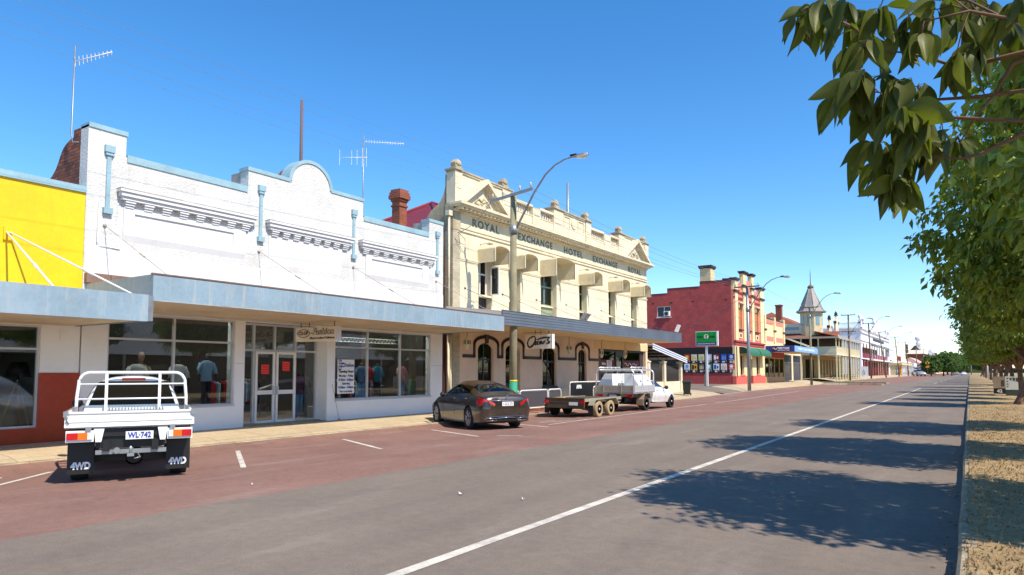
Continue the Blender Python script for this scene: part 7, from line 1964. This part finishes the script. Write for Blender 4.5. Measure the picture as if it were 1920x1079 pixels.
# ================================================================ trees
def leaf(mb, b, d, l, w, r, curl=.25):
    d = d.normalized()
    up = Vector((r.uniform(-1, 1), r.uniform(-1, 1), r.uniform(-.2, 1)))
    s = d.cross(up); s = s.normalized() if s.length > 1e-4 else Vector((1, 0, 0))
    n = s.cross(d)
    m = b + d * l * .5 + n * l * .04; t = b + d * l - n * l * curl * .5 + Vector((0, 0, -l * .12))
    k = len(mb.v)
    mb.v += [tuple(b), tuple(m + s * w + n * w * .35), tuple(m), tuple(m - s * w + n * w * .35), tuple(t)]
    mb.f += [[k, k + 1, k + 2], [k, k + 2, k + 3], [k + 1, k + 4, k + 2], [k + 2, k + 4, k + 3]]
    mb.s += [False] * 4
def big_leaf(mb, b, d, l, w, r):
    """a large leaf close to the viewer: stalk, curved blade with a folded midrib and wavy edge"""
    d = d.normalized()
    s = d.cross(Vector((r.uniform(-1, 1), r.uniform(-1, 1), r.uniform(-.3, .6)))); s = s.normalized(); n = s.cross(d)
    rows = []; ph = r.uniform(0, 6); droop = r.uniform(.05, .3); fold = r.uniform(.1, .45)
    for i in range(9):
        t = i / 8; c = b + d * l * t + Vector((0, 0, -droop * l * t * t)) + n * l * .06 * math.sin(t * 3)
        wd = w * (math.sin(math.pi * min(1, t * 1.02) ** .8) ** .85 if 0 < t < .985 else .02) * (1 + .07 * math.sin(9 * t + ph))
        rows.append([c + s * wd * q + n * (abs(q) * wd * fold + .04 * w * math.sin(7 * t + ph + 3 * q)) for q in (-1, -.5, 0, .5, 1)])
    mb.grid(rows, True)
def crown(seed, rx, rz, zc, ncl, per, ll, lw, flat_bottom=.55, squash=1.0):
    r = random.Random(seed); mb = MB(); tips = []
    ph = [r.uniform(0, 6.28) for _ in range(6)]
    for i in range(ncl):
        z = r.uniform(-1, 1); a = r.uniform(0, 2 * math.pi); q = math.sqrt(max(0, 1 - z * z))
        lump = 1 + .13 * math.sin(3 * a + ph[0]) * math.cos(2 * z + ph[1]) + .1 * math.sin(5 * a + ph[2] + 4 * z) + .07 * math.sin(9 * a + 7 * z + ph[3])
        rad = (r.random() ** .33) if r.random() < .8 else r.uniform(.3, .9)
        rad = .35 + .65 * rad
        zz = z * rad * rz * lump
        if zz < -rz * flat_bottom: zz = -rz * flat_bottom + r.uniform(-.12, .12) * rz
        c = Vector((math.cos(a) * q * rad * rx * lump, math.sin(a) * q * rad * rx * lump * squash, zc + zz))
        tips.append(c)
        out = Vector((c.x, c.y, 0)); out = out.normalized() if out.length > .01 else Vector((1, 0, 0))
        for k in range(per):
            az = r.uniform(0, 6.28)
            d = Vector((math.cos(az), math.sin(az), 0)) * r.uniform(.3, 1.0) + out * .35 + Vector((0, 0, r.uniform(-1.5, .1)))
            b = c + Vector((r.gauss(0, .13), r.gauss(0, .13), r.gauss(0, .1)))
            l = ll * r.uniform(.65, 1.2); leaf(mb, b, d, l, lw * l * r.uniform(.8, 1.2), r)
    return mb, tips
def limbs(seed, tips, base, fork, r0, lean=(0, 0), n=9, twigs=60):
    r = random.Random(seed); mb = MB(); b = Vector(base); f = Vector(fork)
    m = b.lerp(f, .5) + Vector((lean[0], lean[1], 0))
    mb.tube([b - Vector((0, 0, .15)), b + Vector((0, 0, .12)), m, f], [r0 * 1.5, r0 * 1.1, r0 * .9, r0 * .8], 12)
    for v in range(len(mb.v)):
        x, y, z = mb.v[v]; k = 1 + .1 * math.sin(7 * math.atan2(y - b.y, x - b.x) + z * 2)
        mb.v[v] = (b.x + (x - b.x) * k, b.y + (y - b.y) * k, z)
    mains = []
    for i in range(n):
        t = r.choice(tips); e = f.lerp(t, .85); mid = f.lerp(e, .5) + Vector((r.uniform(-.2, .2), r.uniform(-.2, .2), r.uniform(.05, .35)))
        mb.tube([f - Vector((0, 0, .1)), f.lerp(mid, .5) + Vector((0, 0, .1)), mid, e], [r0 * .62, r0 * .45, r0 * .3, r0 * .1], 8); mains += [mid, e, mid.lerp(e, .5)]
    for i in range(twigs):
        t = r.choice(tips); m2 = min(mains, key=lambda q: (q - t).length); mb.tube([m2, m2.lerp(t, .5) + Vector((0, 0, .08)), t], [r0 * .14, r0 * .09, r0 * .05], 5)
    return mb
def make_tree(label, cat_group, x, y, seed, rx, rz, zc, fork, ncl, per, ll, lw, lmat, base_dx=0.0, r0=.16, name='street_tree'):
    t = thing(name, (x, y, .1), label, 'tree', cat_group, local=True)
    mb, tips = crown(seed, rx, rz, zc, ncl, per, ll, lw)
    limbs(seed, tips, (base_dx, 0, 0), fork, r0).build('trunk', M['bark'], t)
    mb.build('crown', M[lmat], t, fix=False)
    return t
GRP = 'street trees on the right verge'
ORD = ['second', 'third', 'fourth', 'fifth', 'sixth', 'seventh', 'eighth', 'ninth', 'tenth', 'eleventh', 'twelfth', 'thirteenth', 'fourteenth', 'fifteenth', 'sixteenth', 'seventeenth', 'eighteenth', 'nineteenth']
protos = [make_tree('second verge tree from the viewer, its crown cut by the right edge', GRP, 2.75, 9.6, 21, 2.4, 2.5, 4.7, (.1, 0, 2.2), 1050, 20, .21, .22, 'leaf_street', r0=.17),
          make_tree('third verge tree from the viewer, big sunlit crown of drooping leaves', GRP, 2.15, 16.6, 22, 2.55, 2.85, 5.0, (.0, .1, 2.1), 1200, 20, .21, .22, 'leaf_street', r0=.17),
          make_tree('fourth verge tree from the viewer, partly behind the big sunlit crown', GRP, 2.3, 24.2, 23, 2.7, 2.5, 4.7, (.35, 0, 1.8), 950, 20, .21, .22, 'leaf_street', base_dx=-.3, r0=.18)]
place = [(2.25, 41.9, 2, 1.0, 2.6), (2.5, 49.5, 1, .9, 1.0), (2.4, 57.0, 0, .85, 4.0), (2.3, 66.5, 2, .95, 5.2), (2.4, 76.5, 1, .9, .3), (2.3, 89, 0, 1.05, 2.0), (3.0, 112, 1, 1.1, 3.3), (3.2, 126, 2, 1.1, 1.1), (3.4, 141, 0, 1.15, .4), (3.4, 160, 1, 1.15, 2.9), (3.4, 181, 2, 1.2, 4.4), (3.4, 206, 0, 1.25, 5.0), (3.4, 236, 1, 1.3, 1.7), (3.4, 272, 2, 1.3, .9)]
for i, (x, y, k, s, rz) in enumerate(place):
    c = copy_tree(protos[k]); c.location = (x, y, .1); c.scale = (s, s, s) if i < 1 else (s * (1 + .14 * math.sin(i * 5)), s * (1 + .16 * math.sin(i * 3)), s * (1 + .1 * math.cos(i * 4))); c.rotation_euler = (0, 0, rz if k != 2 or i else 0)
    if i == 0: c.rotation_euler = (0, 0, 0)
    c['label'] = '%s verge tree from the viewer along the right kerb%s' % (ORD[i + 3], ', leaning trunk beside the boards' if i == 0 else '')
# the tree over the camera: only its hanging outer branch is in view
nt_ = thing('street_tree', (2.6, 1.2, .1), 'nearest verge tree, big dark leaves hanging from the top right corner', 'tree', GRP)
r = random.Random(8)
mb = MB()
mb.tube([(2.6, 1.2, 0), (2.55, 1.3, 1.3), (2.3, 1.5, 2.5)], [.26, .2, .17], 12)
mb.tube([(2.3, 1.5, 2.4), (1.4, 2.4, 3.3), (.8, 2.95, 3.2), (.45, 3.25, 3.0)], [.12, .075, .045, .028], 8)
mb.tube([(2.3, 1.5, 2.4), (1.6, 2.0, 3.8), (1.0, 2.4, 4.6)], [.12, .07, .03], 8)
mb.tube([(2.3, 1.5, 2.4), (2.8, 1.8, 4.0), (3.2, 1.6, 5.4)], [.12, .07, .03], 8)
mb.build('trunk', M['bark'], nt_)
BR = [[(0.45, 3.25, 3.0), (0.1, 3.35, 3.02), (-0.01, 3.35, 3.03), (-0.1, 3.35, 3.09), (-0.2, 3.35, 3.14), (-0.31, 3.35, 3.18)],
      [(0.45, 3.25, 3.0), (0.23, 3.35, 2.87), (0.06, 3.35, 2.88), (-0.07, 3.35, 2.9), (-0.18, 3.35, 2.94), (-.33, 3.3, 2.98)],
      [(0.45, 3.25, 2.98), (0.22, 3.3, 2.73), (0.0, 3.3, 2.79), (-0.07, 3.3, 2.81), (-0.12, 3.3, 2.84)],
      [(0.5, 3.2, 3.0), (0.24, 3.35, 3.11), (0.15, 3.35, 3.2), (0.05, 3.4, 3.32), (-.25, 3.4, 3.42)],
      [(0.45, 3.25, 2.98), (0.22, 3.35, 2.7), (0.07, 3.35, 2.64), (-0.0, 3.35, 2.63), (-0.25, 3.4, 2.72)],
      [(-0.25, 3.4, 3.2), (-0.38, 3.35, 3.3), (-0.47, 3.35, 3.38), (-0.62, 3.45, 3.5)],
      [(0.45, 3.25, 3.02), (0.19, 3.35, 2.99), (0.12, 3.35, 2.87), (0.06, 3.35, 2.8), (0.0, 3.35, 2.7)],
      [(0.5, 3.2, 3.0), (.2, 3.2, 3.1), (.05, 3.15, 3.16), (-.1, 3.1, 3.14)]]
mb = MB()
for p in BR: mb.tube(p, [.011 - .0085 * k / (len(p) - 1) for k in range(len(p))], 6)
CL = [(-0.65, 3.57, 3.54), (-0.58, 3.57, 3.54), (-0.45, 3.03, 3.3), (-0.39, 3.05, 3.28), (-0.4, 3.5, 3.45), (-0.31, 3.44, 3.32), (-0.28, 3.4, 3.38), (-0.31, 3.18, 3.15), (-0.39, 3.36, 3.21), (-0.2, 3.36, 3.24), (-0.15, 3.35, 3.3), (-0.11, 3.1, 3.08), (-0.06, 3.26, 3.25), (-0.04, 3.24, 3.28), (0.02, 3.43, 3.25), (0.06, 3.6, 3.41), (0.13, 3.57, 3.35), (0.16, 3.33, 3.17), (0.07, 3.27, 3.07), (0, 3.16, 3.0), (-0.35, 3.02, 2.94), (-0.31, 3.02, 2.96), (-0.28, 3.28, 3.03), (-0.19, 3.19, 2.95), (-0.14, 3.23, 2.93), (-0.46, 3.54, 3.08), (-0.38, 3.32, 2.96), (-0.33, 3.34, 2.93), (-0.25, 3.14, 2.88), (-0.19, 3.01, 2.77), (-0.15, 3.2, 2.8), (-0.1, 3.08, 2.73), (-0.3, 3.31, 2.75), (-0.28, 3.6, 2.79), (-0.21, 3.4, 2.75), (-0.15, 3.11, 2.68), (-0.11, 3.54, 2.76), (-0.06, 3.48, 2.8), (-0.01, 3.44, 2.74), (-0.25, 3.54, 2.73), (-0.3, 3.46, 2.7), (-.27, 3.4, 2.62), (-.23, 3.45, 2.6), (-.21, 3.38, 2.58), (0.2, 3.47, 3.18), (0.21, 3.21, 3.18), (0.13, 3.59, 3.22)]
lf = MB()
pts = [Vector(q) for p in BR for q in p]
for c in CL:
    c = Vector(c); q = min(pts, key=lambda v: (v - c).length)
    mb.tube([q, q.lerp(c, .5) + Vector((0, 0, .02)), c], [.0035, .003, .002], 5)
    for k in range(r.randint(6, 9)):
        a = r.uniform(0, 6.28)
        d = Vector((math.cos(a) * .45, math.sin(a) * .45, -1.0 if r.random() < .85 else -.15)) + Vector((-.1, 0, 0))
        st = c + Vector((math.cos(a), math.sin(a), .15)) * r.uniform(.012, .035)
        mb.tube([c, st], .0014, 4)
        l = r.choice((r.uniform(.06, .11), r.uniform(.1, .17), r.uniform(.12, .19))); big_leaf(lf, st, d, l, l * r.uniform(.19, .28), r)
mb.build('hanging_branch', M['twig'], nt_)
lf.build('hanging_leaves', M['leaf_big'], nt_, fix=False)
mb = MB()      # the rest of the crown, overhead and to the right of the view
for i in range(260):
    x = r.uniform(-.4, 5.0); y = r.uniform(-2.2, 3.7); z = r.uniform(3.9, 7.2)
    if ((x - 2.4) / 2.8) ** 2 + ((y - 1.0) / 2.9) ** 2 + ((z - 4.9) / 2.3) ** 2 > 1: continue
    if x < .7 and z < 4.3: continue
    c = Vector((x, y, z))
    for k in range(13):
        a = r.uniform(0, 6.28); d = Vector((math.cos(a), math.sin(a), r.uniform(-1.5, .0)))
        l = r.uniform(.11, .2); leaf(mb, c + Vector((r.gauss(0, .13), r.gauss(0, .13), r.gauss(0, .1))), d, l, l * .22, r)
mb.build('crown', M['leaf_big'], nt_, fix=False)
# far trees at the left kerb and the end of the street
ft = make_tree('dense green street tree behind the yellow warning sign', None, -11.0, 276, 31, 4.0, 4.2, 4.9, (0, 0, 1.6), 560, 22, .62, .3, 'leaf_far', r0=.3)
ft.scale = (.7, .7, .8)
for (x, y, s, rz, lab) in ((-8.2, 305, .95, 1.1, 'broad green tree to the right of the yellow warning sign'), (-6.3, 345, .9, 2.2, 'light green tree beyond the broad tree on the left kerb'), (-9.5, 420, 1.3, .6, 'far green tree on the left beside the crimson awning'), (-7.0, 470, 1.3, 3.0, 'farther tree on the left near the end of the street'), (-4.5, 560, 1.5, 4.0, 'low hazy tree closing the left side of the road'), (6, 420, 1.4, 1.0, 'far dark tree on the right behind the pale pole')):
    c = copy_tree(ft); c.location = (x, y, .1); c.scale = (s, s, s); c.rotation_euler = (0, 0, rz); c['label'] = lab
    c['group'] = 'far street trees'
ft['group'] = 'far street trees'
# trees across the street that the shop windows mirror, and behind the right hand fence
for i, (x, y, s) in enumerate(((12.5, 20, 1.3), (13.5, 38, 1.4), (12, 64, 1.2), (14, 90, 1.5))):
    c = copy_tree(protos[i % 3]); c.location = (x, y, .1); c.scale = (s, s, s); c.rotation_euler = (0, 0, i * 1.3)
    c['group'] = 'yard trees behind the right hand verge'
    c['label'] = ('yard tree in front of the long roofed house', 'yard tree past the end of the long roofed house', 'yard tree behind the middle of the picket fence', 'tall yard tree at the far end of the picket fence')[i]
# the dark wooded rise that closes the street
mb = MB(); r = random.Random(3); rows = []
for i in range(61):
    x = -420 + 14 * i; h = 7 + 4 * math.sin(i * .7) + 3 * math.sin(i * 1.9) + r.uniform(0, 3)
    rows.append([(x, 1250 + 30 * math.sin(i), -1), (x, 1248 + 30 * math.sin(i), h * .7), (x, 1262 + 30 * math.sin(i), h), (x, 1330, -1)])
mb.grid(rows, False)
o = mb.build('wooded_rise', M['leaf_olive'], None); o['kind'] = 'stuff'; tag(o, 'dark line of far trees closing the end of the street', 'trees')
# a low tuft of a garden tree behind the white shop parapet
c = make_tree('small green tree top peeping over the white shop parapet', None, -22.0, 21.2, 44, 1.1, 1.1, 7.1, (0, 0, 5.5), 120, 14, .2, .22, 'leaf_street', r0=.1, name='garden_tree')
